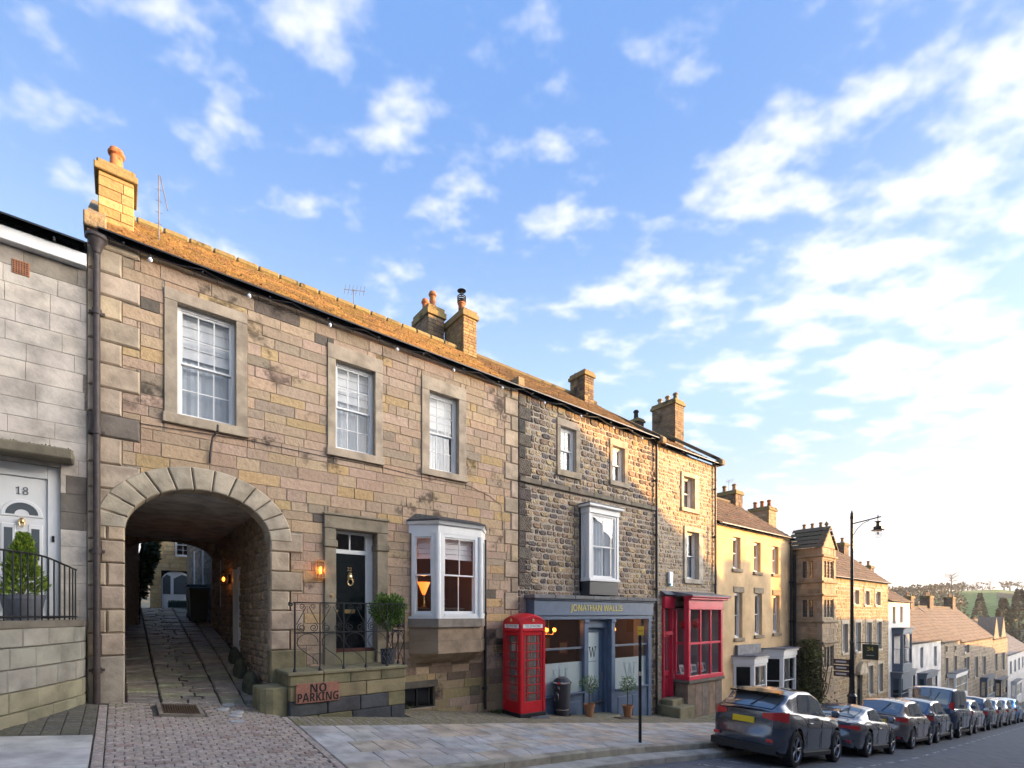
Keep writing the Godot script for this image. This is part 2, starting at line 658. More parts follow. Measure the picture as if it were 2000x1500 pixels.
	M.stone_plain = grain(mat(Color(0.27, 0.22, 0.14), 0.92), fine, 0.9, rel, 1.0)
	M.red_room = mat(Color(0.16, 0.035, 0.02), 0.9)
	M.room_warm = mat(Color(0.22, 0.13, 0.075), 0.95)
	M.grass = grain(mat(Color(1, 1, 1), 1.0, 0, true), noise_tex(512, 0.02, 5, 0.6, 1.0, 51), 0.02)
	M.yellow_sign = mat(Color(0.80, 0.45, 0.02), 0.5)
	M.paper = mat(Color(0.55, 0.55, 0.56), 0.8)
	M.red_print = mat(Color(0.55, 0.05, 0.03), 0.7)
	M.wood_dark = mat(Color(0.07, 0.04, 0.025), 0.6)
	M.bin_green = mat(Color(0.02, 0.05, 0.045), 0.5)
	for q in [["graphite", Color(0.035, 0.04, 0.05)], ["slate_grey", Color(0.045, 0.05, 0.06)], ["pewter", Color(0.075, 0.065, 0.062)], ["dark_blue", Color(0.02, 0.03, 0.05)], ["silver", Color(0.38, 0.40, 0.43)], ["pale", Color(0.55, 0.57, 0.6)], ["sky_blue", Color(0.10, 0.22, 0.42)]]:
		var m := mat(q[1] * 3.0 if q[1].r < 0.2 else q[1], 0.25, 0.75)
		m.clearcoat_enabled = true
		m.clearcoat = 1.0
		m.clearcoat_roughness = 0.03
		M[q[0]] = m


# ---------------------------------------------------------------- sky
func make_sky() -> Sky:
	var wd := 3072
	var ht := 1536
	var fa := FastNoiseLite.new()
	fa.seed = 12
	fa.noise_type = FastNoiseLite.TYPE_SIMPLEX_SMOOTH
	fa.frequency = 3.6
	fa.fractal_octaves = 6
	fa.fractal_gain = 0.56
	var fb := FastNoiseLite.new()
	fb.seed = 33
	fb.frequency = 0.42
	fb.fractal_octaves = 2
	var sun := sun_dir()
	var data := PackedFloat32Array()
	data.resize(wd * ht * 3)
	var zen := Vector3(0.067, 0.140, 0.302)
	var mid := Vector3(0.184, 0.270, 0.383)
	var hor := Vector3(0.378, 0.378, 0.378)
	var low := Vector3(0.15, 0.14, 0.13)
	var white := Vector3(0.423, 0.423, 0.427)
	for j in ht:
		var el := PI * (0.5 - (j + 0.5) / ht)
		var sy := sin(el)
		var cy := cos(el)
		var base := low
		if sy >= 0.0:
			var t := pow(1.0 - sy, 2.0)
			base = zen.lerp(mid, smoothstep(0.03, 0.42, t))
			base = base.lerp(hor, smoothstep(0.40, 0.92, t))
		for i in wd:
			var c := base
			if sy > 0.0:
				var az := TAU * (i + 0.5) / wd
				var dx := sin(az) * cy
				var dz := -cos(az) * cy
				var k := 1.0 / (sy + 0.14)
				var px := dx * k
				var pz := dz * k
				var big := fb.get_noise_2d(px, pz * 1.3)
				var d := fa.get_noise_2d(px, pz * 1.5) + big * 0.62 + 0.40 * (0.50 - sy)
				var a := smoothstep(-0.14, 0.66, d) * smoothstep(0.0, 0.16, sy) * 0.80
				c = c.lerp(white, a)
				var cs := dx * sun.x + sy * sun.y + dz * sun.z
				if cs > 0.0:
					c += Vector3(1.0, 0.92, 0.82) * (0.06 * cs * cs + 0.30 * pow(cs, 6.0) + 11.0 * pow(cs, 15.0))
			var o := (j * wd + i) * 3
			data[o] = c.x
			data[o + 1] = c.y
			data[o + 2] = c.z
	var im := Image.create_from_data(wd, ht, false, Image.FORMAT_RGBF, data.to_byte_array())
	var sm := PanoramaSkyMaterial.new()
	sm.panorama = ImageTexture.create_from_image(im)
	var sky := Sky.new()
	sky.sky_material = sm
	return sky


func sun_dir() -> Vector3:
	var e := deg_to_rad(5.0)
	return ((UX * 0.731 + VX * 0.682) * cos(e) + Vector3(0, sin(e), 0)).normalized()


func _ready() -> void:
	R.seed = 20240
	# camera: level, lens shifted up
	var cam := Camera3D.new()
	cam.name = "camera"
	cam.projection = Camera3D.PROJECTION_FRUSTUM
	cam.near = 0.1
	cam.far = 3000.0
	cam.size = 1500.0 / 960.0 * 0.1
	cam.frustum_offset = Vector2(0, 450.0 / 960.0 * 0.1)
	cam.position = Vector3(0, EYE, 0)
	add_child(cam)
	var env := Environment.new()
	env.background_mode = Environment.BG_SKY
	env.sky = make_sky()
	env.tonemap_mode = Environment.TONE_MAPPER_LINEAR
	env.tonemap_exposure = 3.1
	env.sdfgi_enabled = true
	env.ssao_enabled = true
	env.ssil_enabled = true
	env.fog_enabled = true
	env.fog_density = 0.0003
	env.fog_light_color = Color(0.93, 0.93, 0.92)
	var we := WorldEnvironment.new()
	we.name = "surroundings"
	we.environment = env
	add_child(we)
	var sun := DirectionalLight3D.new()
	sun.name = "sun"
	sun.light_energy = 1.6
	sun.light_color = Color(1.0, 0.74, 0.40)
	sun.light_angular_distance = 0.6
	sun.shadow_enabled = true
	add_child(sun)
	sun.look_at_from_position(Vector3.ZERO, -sun_dir(), Vector3.UP)
	make_materials()
	setting()
	house_a()
	house_18()
	passage()
	shop_b()
	shop_c()
	houses_far()
	opposite()
	street_things()
	cars()
	hill()


# ---------------------------------------------------------------- the setting
func crossfall(u: float) -> float:
	return 0.07 * (1.0 - smoothstep(1.0, 8.0, u))


func H(u: float, v: float) -> float:
	return G(u) - crossfall(u) * clampf(v, 0.0, 5.0)


func kerb_v(u: float) -> float:
	return 3.95 if u < 8.0 else lerpf(3.95, 3.82, clampf((u - 8.0) / 4.0, 0, 1))


func road_y(u: float, v: float) -> float:
	var k := kerb_v(u)
	return H(u, k) - 0.25 + 0.05 * clampf((v - k) / 3.0, 0.0, 1.0)


func sheet(mb: MB, us: Array, vs: Array, hf: Callable) -> void:
	for i in us.size() - 1:
		for j in vs.size() - 1:
			var q := []
			for k in [[i, j], [i, j + 1], [i + 1, j + 1], [i + 1, j]]:
				var u: float = us[k[0]]
				var v: float = vs[k[1]]
				q.append(Vector3(u, hf.call(u, v), v))
			mb.quad(q[0], q[1], q[2], q[3])


func steps(a: float, b: float, d: float) -> Array:
	var o := []
	var n := maxi(1, int(ceil((b - a) / d)))
	for i in n + 1:
		o.append(lerpf(a, b, float(i) / n))
	return o


func setting() -> void:
	var us := steps(-14, 30, 1.0) + steps(34, 120, 4.0)
	var g := thing("ground", "", "", Vector3.ZERO, "", "structure")
	var mb := MB.new()
	sheet(mb, steps(-400, -40, 60) + steps(-30, 120, 5.0) + steps(200, 900, 100), [-700, -200, -60, -20, 0, 15, 30, 60, 200, 700], func(u, v): return G(u) - 0.75 + (0.12 * (-v - 5.0) if v < -5.0 and v > -61.0 else (6.7 if v <= -61.0 else 0.0)))
	put(g, "earth", mb, M.ground)
	var road := thing("road", "", "", Vector3(0, G(0), 5), "", "structure")
	mb = MB.new()
	sheet(mb, us, [4.1, 5.0, 6.0, 7.5, 9.0, 10.9], road_y)
	put(road, "asphalt", mb, M.asphalt)
	# white paint on the road
	mb = MB.new()
	var u := 8.6
	while u < 70.0:
		var pts := []
		for e in [[u, 5.88], [u, 5.96], [u + 0.62, 5.96], [u + 0.62, 5.88]]:
			pts.append(Vector3(e[0], road_y(e[0], e[1]) + 0.005, e[1]))
		if u > 9.8:
			mb.quad(pts[0], pts[1], pts[2], pts[3])
		u += 1.15
	for l in [[9.25, 4.3, 9.95, 5.3], [8.35, 4.55, 9.5, 5.92], [9.5, 5.92, 10.4, 5.92]]:
		var d := Vector2(l[2] - l[0], l[3] - l[1]).normalized()
		var s := Vector2(-d.y, d.x) * 0.035
		var q := []
		for e in [Vector2(l[0], l[1]) - s, Vector2(l[0], l[1]) + s, Vector2(l[2], l[3]) + s, Vector2(l[2], l[3]) - s]:
			q.append(Vector3(e.x, road_y(e.x, e.y) + 0.005, e.y))
		mb.quad(q[0], q[1], q[2], q[3])
	put(road, "marking", mb, M.line)
	# pavement base, kerbs
	var pav := thing("pavement", "", "", Vector3(0, 0, 2), "", "structure")
	mb = MB.new()
	mb.col = Color(0.12, 0.105, 0.08)
	sheet(mb, us, [-0.4, 0.5, 1.5, 2.5, 3.3, 3.84], func(a, b): return H(a, b) - 0.022)
	put(pav, "bedding", mb, M.paver)
	for row in 2:
		u = -6.0
		while u < 75.0:
			var l := R.randf_range(0.75, 1.05) if u < 25.0 else 4.0
			var e := minf(u + l, 75.0)
			var k := MB.new()
			var cc := jit(Color(0.42, 0.37, 0.28), 0.12) if row == 0 else jit(Color(0.45, 0.41, 0.35), 0.1)
			k.col = cc
			var v0 := kerb_v(u) - 0.13 + row * 0.34
			var v1 := v0 + (0.15 if row == 0 else 0.15)
			if row == 1:
				# step tread behind the lower kerb
				v0 = kerb_v(u) + 0.021
			var y0a := H(u, kerb_v(u)) - (0.0 if row == 0 else 0.125)
			var y0b := H(e, kerb_v(e)) - (0.0 if row == 0 else 0.125)
			kerbstone(k, u + 0.004, e - 0.004, v0, v1, y0a, y0b, 0.28)
			put(pav, "kerbstone", k, M.flag)
			u = e
	pavers(pav)
	flags(pav)
	# far side of the road
	mb = MB.new()
	mb.col = Color(0.26, 0.24, 0.21)
	sheet(mb, us, [10.9, 13.2], func(a, _b): return road_y(a, 10.0) + 0.12)
	for i in us.size() - 1:
		mb.quad(Vector3(us[i], road_y(us[i], 10) - 0.2, 10.9), Vector3(us[i], road_y(us[i], 10) + 0.12, 10.9), Vector3(us[i + 1], road_y(us[i + 1], 10) + 0.12, 10.9), Vector3(us[i + 1], road_y(us[i + 1], 10) - 0.2, 10.9))
	put(pav, "far_footway", mb, M.flag)


func kerbstone(k: MB, u0: float, u1: float, v0: float, v1: float, ya: float, yb: float, deep: float) -> void:
	var b := 0.02
	var p := [Vector3(u0, ya, v0), Vector3(u0, ya, v1 - b), Vector3(u0, ya - b, v1), Vector3(u0, ya - deep, v1)]
	var q := [Vector3(u1, yb, v0), Vector3(u1, yb, v1 - b), Vector3(u1, yb - b, v1), Vector3(u1, yb - deep, v1)]
	for i in 3:
		k.quad(p[i], p[i + 1], q[i + 1], q[i])
	k.quad(p[0], Vector3(u0, ya - deep, v0), p[3], p[2])
	k.tri(p[0], p[2], p[1])
	k.quad(q[0], q[2], q[3], Vector3(u1, yb - deep, v0))
	k.tri(q[0], q[1], q[2])
	k.quad(Vector3(u0, ya - deep, v0), p[0], q[0], Vector3(u1, yb - deep, v0))


# a flat stone whose outline is given in (u, v); its top follows the ground
func slab(k: MB, pl: PackedVector2Array, lift: float, tilt: Vector2, bev: float, deep: float) -> void:
	var m := pl.size()
	var c := Vector2.ZERO
	for q in pl:
		c += q
	c /= m
	var top := []
	var rim := []
	var bot := []
	for q in pl:
		var inn := q.move_toward(c, bev * 1.4)
		top.append(Vector3(inn.x, H(inn.x, inn.y) + lift + tilt.dot(inn - c), inn.y))
		rim.append(Vector3(q.x, H(q.x, q.y) + lift - bev + tilt.dot(q - c), q.y))
		bot.append(Vector3(q.x, H(q.x, q.y) - deep, q.y))
	for i in range(1, m - 1):
		k.tri(top[0], top[i], top[i + 1])
	for i in m:
		var j := (i + 1) % m
		k.quad(rim[i], rim[j], top[j], top[i])
		k.quad(bot[i], bot[j], rim[j], rim[i])


# (u, v) outlines run so that the face looks up
func upward(a: float, b: float, c: float, d: float) -> PackedVector2Array:
	return PackedVector2Array([Vector2(a, c), Vector2(a, d), Vector2(b, d), Vector2(b, c)])


func lay_slabs(par: Node3D, called: String, list: Array, m: Material, bev: float, most := 300) -> void:
	var order := []
	for i in list.size():
		var pl: PackedVector2Array = list[i][0]
		var c := (pl[0] + pl[2]) / 2.0
		var d := S(c.x, H(c.x, c.y), c.y) - Vector3(0, EYE, 0)
		var s := 1.0 / d.length_squared() / d.length()
		if d.z > -0.5 or absf(d.x) > -d.z * 1.08 or d.y < d.z * 0.32:
			s *= 0.01
		order.append([s * (pl[0] - pl[2]).length_squared(), i])
	order.sort_custom(func(x, y): return x[0] > y[0])
	var rest := MB.new()
	for k in order.size():
		var it: Array = list[order[k][1]]
		var mb := MB.new() if k < most else rest
		mb.col = it[1]
		slab(mb, it[0], it[2], it[3], bev, 0.03)
		if k < most:
			put(par, called, mb, m)
	if order.size() > most:
		put(par, called + "_field", rest, m, "stuff")


func pavers(par: Node3D) -> void:
	var list := []
	var L := 0.165
	var Wd := 0.098
	# block paving fanning out of the arch, rows along the street
	var v := 0.12
	var row := 0
	while v < 5.0:
		var u := -0.12 - (L * 0.5 if row % 2 else 0.0) + R.randf_range(-0.01, 0.01)
		while u < 2.06:
			var a := maxf(u, -0.12)
			var b := minf(u + L, 2.06)
			u += L
			if b - a < 0.04 or (a < 1.02 and b > 0.44 and v > 0.14 and v < 0.93):
				continue
			var moss := clampf(1.3 - v * 0.9, 0.0, 1.0) * R.randf()
			var cc := jit(Color(0.51, 0.415, 0.345), 0.11).lerp(Color(0.24, 0.23, 0.10), moss * 0.6)
			if R.randf() < 0.08:
				cc = jit(Color(0.42, 0.31, 0.25), 0.1)
			list.append([upward(a + 0.004, b - 0.004, v + 0.003, v + Wd - 0.003), cc, R.randf_range(-0.004, 0.004), Vector2(R.randf_range(-0.02, 0.02), R.randf_range(-0.02, 0.02))])
		v += Wd
		row += 1
	# edging courses, long side across
	for e in [-0.22, 2.06]:
		v = 0.3 if e < 0 else 0.9
		while v < 5.0:
			list.append([upward(e + 0.003, e + 0.095, v + 0.004, v + L - 0.004), jit(Color(0.51, 0.415, 0.345), 0.11), R.randf_range(-0.003, 0.003), Vector2.ZERO])
			v += L
	lay_slabs(par, "paver", list, M.paver, 0.008)
	# mossy bricks along the house fronts, long side across
	list = []
	var u := 2.17
	while u < 17.2:
		v = 0.02
		row = int(u * 100)
		while v < 1.5:
			var e := v + L
			if not (u > 2.0 and u < 4.35 and e < 0.9):
				var cc := jit(Color(0.37, 0.30, 0.22), 0.13).lerp(Color(0.27, 0.245, 0.11), R.randf() * 0.75)
				list.append([upward(u + 0.003, u + 0.095, v + 0.003, minf(e, 1.5) - 0.003), cc, R.randf_range(-0.003, 0.003), Vector2.ZERO])
			v = e
		u += 0.098
	u = -3.0
	while u < -0.22:
		v = 0.3
		while v < 1.95:
			list.append([upward(u + 0.003, minf(u + L, -0.225) - 0.003, v + 0.003, v + 0.095), jit(Color(0.19, 0.17, 0.14), 0.13).lerp(Color(0.15, 0.15, 0.07), R.randf() * 0.5), R.randf_range(-0.003, 0.003), Vector2.ZERO])
			v += 0.098
		u += L
	lay_slabs(par, "brick_paver", list, M.paver, 0.006)


func flags(par: Node3D) -> void:
	var list := []
	var pal := [Color(0.56, 0.51, 0.44), Color(0.58, 0.48, 0.37), Color(0.53, 0.50, 0.46), Color(0.56, 0.45, 0.34), Color(0.50, 0.46, 0.41)]
	var v := 1.5
	var rows := [0.46, 0.50, 0.55, 0.42, 0.40]
	for k in 5:
		var e: float = v + rows[k]
		if k == 4:
			e = 3.815
		var u := 2.17
		while u < 60.0:
			var l := R.randf_range(0.34, 0.62) if u < 20 else 1.6
			var a := u
			var b := u + l
			u = b
			var pl := upward(a + 0.005, b - 0.005, v + 0.005, e - 0.005)
			var cc := jit(pick(pal), 0.10)
			var tl := Vector2(R.randf_range(-0.006, 0.006), R.randf_range(-0.006, 0.006))
			if R.randf() < 0.18 and u < 16.0:
				# cracked across: two pieces
				var t0 := R.randf_range(0.2, 0.8)
				var t1 := R.randf_range(0.2, 0.8)
				var m0 := pl[0].lerp(pl[3], t0)
				var m1 := pl[1].lerp(pl[2], t1)
				var s := Vector2(0.004, 0)
				list.append([PackedVector2Array([pl[0], pl[1], m1 - s, m0 - s]), cc, 0.0, tl])
				list.append([PackedVector2Array([m0 + s, m1 + s, pl[2], pl[3]]), jit(cc, 0.05), 0.0, Vector2.ZERO])
			else:
				list.append([pl, cc, R.randf_range(-0.003, 0.003), tl])
		v = e
	v = 1.95
	while v < 3.75:
		var u := -3.6
		var e := minf(v + 0.55, 3.815)
		while u < -0.24:
			var b := minf(u + R.randf_range(0.5, 0.8), -0.23)
			if b > -0.5:
				b = -0.23
			list.append([upward(u + 0.005, b - 0.005, v + 0.005, e - 0.005), jit(Color(0.55, 0.52, 0.47), 0.08), 0.0, Vector2.ZERO])
			u = b
		v += 0.55
	lay_slabs(par, "flagstone", list, M.flag, 0.008)


# ---------------------------------------------------------------- windows
# a sash window in an opening; the frame's front at v, panes as cols x rows per sash
func sash_window(par: Node3D, a: float, b: float, y0: float, y1: float, v: float, cols: int, rows_top: int, rows_bot: int, o := {}) -> MeshInstance3D:
	var fm: Material = o.get("mat", M.white)
	var fw: float = o.get("fw", 0.05)
	var mb := MB.new()
	mb.box(Vector3(a, y0, v - 0.10), Vector3(a + fw, y1, v), 0.004)
	mb.box(Vector3(b - fw, y0, v - 0.10), Vector3(b, y1, v), 0.004)
	mb.box(Vector3(a + fw, y1 - fw, v - 0.10), Vector3(b - fw, y1, v - 0.002), 0.004)
	mb.box(Vector3(a + fw, y0, v - 0.10), Vector3(b - fw, y0 + fw * 0.8, v + 0.012), 0.004)
	var w := put(par, "window", mb, fm)
	var ym: float = lerpf(y0, y1, o.get("split", 0.5))
	for k in 2:
		var lo := (y0 + fw * 0.8) if k == 0 else ym - 0.015
		var hi := (ym + 0.015) if k == 0 else y1 - fw
		var z := v - 0.065 if k == 0 else v - 0.025
		var l := a + fw
		var r := b - fw
		var st := 0.028
		mb = MB.new()
		mb.box(Vector3(l, lo, z - 0.03), Vector3(l + st, hi, z))
		mb.box(Vector3(r - st, lo, z - 0.03), Vector3(r, hi, z))
		mb.box(Vector3(l + st, hi - st * 1.1, z - 0.03), Vector3(r - st, hi, z))
		mb.box(Vector3(l + st, lo, z - 0.03), Vector3(r - st, lo + st * (1.8 if k == 0 else 1.1), z))
		put(w, "sash", mb, fm)
		var rows := rows_bot if k == 0 else rows_top
		var gl := l + st
		var gr := r - st
		var gb := lo + st * (1.8 if k == 0 else 1.1)
		var gt := hi - st * 1.1
		for i in range(1, cols):
			var x := lerpf(gl, gr, float(i) / cols)
			boxpart(w, "glazing_bar", Vector3(x - 0.008, gb, z - 0.026), Vector3(x + 0.008, gt, z - 0.003), fm)
		for j in range(1, rows):
			var y := lerpf(gb, gt, float(j) / rows)
			mb = MB.new()
			for i in cols:
				mb.box(Vector3(lerpf(gl, gr, float(i) / cols) + (0.008 if i else 0.0), y - 0.008, z - 0.025), Vector3(lerpf(gl, gr, float(i + 1) / cols) - (0.008 if i < cols - 1 else 0.0), y + 0.008, z - 0.004))
			put(w, "glazing_bar", mb, fm)
		for i in cols:
			for j in rows:
				mb = MB.new()
				var x0 := lerpf(gl, gr, float(i) / cols)
				var x1 := lerpf(gl, gr, float(i + 1) / cols)
				var q0 := lerpf(gb, gt, float(j) / rows)
				var q1 := lerpf(gb, gt, float(j + 1) / rows)
				var tx := R.randf_range(-0.003, 0.003)
				var ty := R.randf_range(-0.003, 0.003)
				mb.quad(Vector3(x0, q0, z - 0.015 - tx - ty), Vector3(x1, q0, z - 0.015 + tx - ty), Vector3(x1, q1, z - 0.015 + tx + ty), Vector3(x0, q1, z - 0.015 - tx + ty))
				put(w, "pane", mb, M.glass)
	if o.has("blind"):
		mb = MB.new()
		var bt: float = y1 - fw
		var bb: float = lerpf(y1, y0, o.blind)
		var n := 4
		for i in n:
			var p0 := lerpf(bb, bt, float(i) / n)
			var p1 := lerpf(bb, bt, float(i + 1) / n)
			mb.quad(Vector3(a + fw, p0, v - 0.16 + 0.02), Vector3(b - fw, p0, v - 0.16 + 0.02), Vector3(b - fw, p1, v - 0.16), Vector3(a + fw, p1, v - 0.16))
		put(w, "blind", mb, M.blind)
	if o.get("sky_net", false):
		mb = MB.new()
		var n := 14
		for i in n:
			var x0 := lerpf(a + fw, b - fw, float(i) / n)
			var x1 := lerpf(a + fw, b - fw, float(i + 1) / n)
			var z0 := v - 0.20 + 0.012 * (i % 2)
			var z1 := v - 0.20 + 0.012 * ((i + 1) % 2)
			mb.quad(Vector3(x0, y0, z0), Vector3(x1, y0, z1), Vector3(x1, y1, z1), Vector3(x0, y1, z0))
		put(w, "net_curtain", mb, M.sky_net)  # pale sheet behind the glass, coloured as the sky reflection
	if o.get("curtain", 0.0) > 0.0:
		for sd in 2:
			mb = MB.new()
			var wd: float = (b - a) * o.curtain
			var n := 8
			for i in n:
				var x0 := (a + fw + wd * i / n) if sd == 0 else (b - fw - wd * (i + 1) / n)
				var x1 := x0 + wd / n
				var z0 := v - 0.19 + 0.02 * (i % 2)
				var z1 := v - 0.19 + 0.02 * ((i + 1) % 2)
				mb.quad(Vector3(x0, y0, z0), Vector3(x1, y0, z1), Vector3(x1, y1, z1), Vector3(x0, y1, z0))
			put(w, "curtain", mb, M.blind)
	return w


# the room behind an opening: five faces that look inwards
func room(par: Node3D, a: float, b: float, y0: float, y1: float, v: float, deep: float, m: Material) -> void:
	var mb := MB.new()
	var c := v - deep
	a -= 0.25
	b += 0.25
	y0 -= 0.25
	y1 += 0.2
	mb.quad(Vector3(a, y0, c), Vector3(b, y0, c), Vector3(b, y1, c), Vector3(a, y1, c))
	mb.quad(Vector3(a, y0, v), Vector3(a, y0, c), Vector3(a, y1, c), Vector3(a, y1, v))
	mb.quad(Vector3(b, y0, c), Vector3(b, y0, v), Vector3(b, y1, v), Vector3(b, y1, c))
	mb.quad(Vector3(a, y0, v), Vector3(b, y0, v), Vector3(b, y0, c), Vector3(a, y0, c))
	mb.quad(Vector3(a, y1, c), Vector3(b, y1, c), Vector3(b, y1, v), Vector3(a, y1, v))
	put(par, "room", mb, m)


# dressed stone frame round an opening: [outer a, b, y0, y1] and opening [a, b, y0, y1]
func surround(par: Node3D, w: Array, h: Array, v: float, proud: float, col: Color, sill_h := 0.16) -> void:
	var parts := {
		"lintel": Rect2(w[0], h[3], w[1] - w[0], w[3] - h[3]), "sill": Rect2(w[0] - 0.02, w[2], w[1] - w[0] + 0.04, h[2] - w[2]),
		"jamb": Rect2(w[0], h[2], h[0] - w[0], h[3] - h[2]), "jamb2": Rect2(h[1], h[2], w[1] - h[1], h[3] - h[2]),
	}
	for k in parts:
		var r: Rect2 = parts[k]
		var mb := MB.new()
		mb.col = jit(col, 0.07)
		var pr := proud + (0.035 if k == "sill" else 0.0)
		mb.box(Vector3(r.position.x + 0.002, r.position.y + 0.002, v - 0.22), Vector3(r.end.x - 0.002, r.end.y - 0.002, v + pr), 0.006)
		put(par, "jamb" if k == "jamb2" else k, mb, M.dressed)


func gutter_run(par: Node3D, u0: float, u1: float, y: float, v: float, r := 0.065) -> void:
	var mb := MB.new()
	var seg := 8
	for i in seg:
		var t0 := PI + PI * i / seg
		var t1 := PI + PI * (i + 1) / seg
		var d0 := Vector3(0, sin(t0), cos(t0)) * r
		var d1 := Vector3(0, sin(t1), cos(t1)) * r
		mb.stri(Vector3(u0, y, v) + d0, Vector3(u0, y, v) + d1, Vector3(u1, y, v) + d1, d0, d1, d1)
		mb.stri(Vector3(u0, y, v) + d0, Vector3(u1, y, v) + d1, Vector3(u1, y, v) + d0, d0, d1, d0)
	mb.box(Vector3(u0, y - 0.005, v - r), Vector3(u1, y + 0.004, v - r + 0.012))
	mb.box(Vector3(u0, y - 0.012, v + r - 0.008), Vector3(u1, y + 0.012, v + r + 0.006))
	put(par, "gutter", mb, M.gutter)
	var u := u0 + 0.3
	while u < u1:
		mb = MB.new()
		mb.box(Vector3(u - 0.012, y - r - 0.008, v - r), Vector3(u + 0.012, y - r * 0.2, v + r * 0.5))
		put(par, "bracket", mb, M.gutter)
		u += 1.0


func pipe(par: Node3D, u: float, y0: float, y1: float, v: float, r: float, m: Material, called := "drainpipe") -> MeshInstance3D:
	var mb := MB.new()
	mb.cyl(Vector3(u, y0, v), Vector3(u, y1, v), r, r, 12)
	var o := put(par, called, mb, m)
	var y := y0 + 0.5
	while y < y1:
		mb = MB.new()
		mb.cyl(Vector3(u, y - 0.04, v), Vector3(u, y + 0.04, v), r * 1.35, r * 1.35, 12)
		mb.box(Vector3(u - r * 2.2, y - 0.02, v - r * 1.2), Vector3(u + r * 2.2, y + 0.02, v - r * 0.6))
		put(o, "collar", mb, m)
		y += 1.75
	return o


# sloping roof of single slates from the eaves (v0, y0) up to the ridge (v1, y1)
func slate_roof(par: Node3D, u0: float, u1: float, v0: float, y0: float, v1: float, y1: float, rows: int, ln: float, pal: Array, called := "roof") -> MeshInstance3D:
	var mb := MB.new()
	var up := Vector3(0, y1 - y0, v1 - v0) / rows
	var nrm := Vector3(0, -(v1 - v0), y1 - y0).normalized()
	for i in rows:
		var p := Vector3(0, y0, v0) + up * i
		var u := u0 - R.randf() * ln
		while u < u1:
			var l := ln * R.randf_range(0.7, 1.3)
			var a := maxf(u, u0)
			var b := minf(u + l, u1)
			u += l
			if b - a < 0.02:
				continue
			mb.col = jit(pick(pal), 0.22)
			var th := R.randf_range(0.018, 0.034)
			var drop := R.randf_range(-0.02, 0.02)
			var e0 := p + up.normalized() * drop + nrm * (th + 0.012)
			var e1 := p + up * 1.12 + nrm * 0.006
			var A := Vector3(a + 0.003, e0.y, e0.z)
			var B := Vector3(b - 0.003, e0.y, e0.z)
			var Cc := Vector3(b - 0.003, e1.y, e1.z)
			var D := Vector3(a + 0.003, e1.y, e1.z)
			mb.quad(A, B, Cc, D)
			var dn := -nrm * th
			mb.quad(A + dn, B + dn, B, A)
			mb.quad(A + dn, A, D, D + dn * 0.3)
			mb.quad(B, B + dn, Cc + dn * 0.3, Cc)
	# boarding under the slates
	mb.col = Color(0.05, 0.045, 0.04)
	mb.quad(Vector3(u0, y0, v0), Vector3(u1, y0, v0), Vector3(u1, y1, v1), Vector3(u0, y1, v1))
	return put(par, called, mb, M.slate)


# closed back of a house: gables, rear wall, rear roof
func shell(par: Node3D, u0: float, u1: float, yb: float, ye: float, yr: float, v_front: float, v_ridge: float, m: Material, gable: Material = null, hole := Rect2()) -> void:
	var vb := 2.0 * v_ridge - v_front
	var mb := MB.new()
	for r: Rect2 in cut(Rect2(u0, yb, u1 - u0, ye - yb), [hole] if hole.size.x > 0 else []):
		mb.box(Vector3(r.position.x, r.position.y, vb - 0.15), Vector3(r.end.x, r.end.y, vb))
	put(par, "rear_wall", mb, m)
	mb = MB.new()
	mb.quad(Vector3(u0, ye, vb), Vector3(u0, yr, v_ridge), Vector3(u1, yr, v_ridge), Vector3(u1, ye, vb))
	mb.col = Color(0.08, 0.07, 0.06)
	put(par, "rear_roof", mb, M.slate)
	for s in 2:
		var u := (u0 + 0.01) if s == 0 else (u1 - 0.01)
		mb = MB.new()
		var q := [Vector3(u, yb, vb), Vector3(u, yb, v_front - 0.3), Vector3(u, ye, v_front - 0.3), Vector3(u, yr - 0.03, v_ridge), Vector3(u, ye, vb)]
		for i in [1, 2, 3]:
			if s == 0:
				mb.tri(q[0], q[i], q[i + 1])
			else:
				mb.tri(q[0], q[i + 1], q[i])
		put(par, "gable", mb, gable if gable else m)


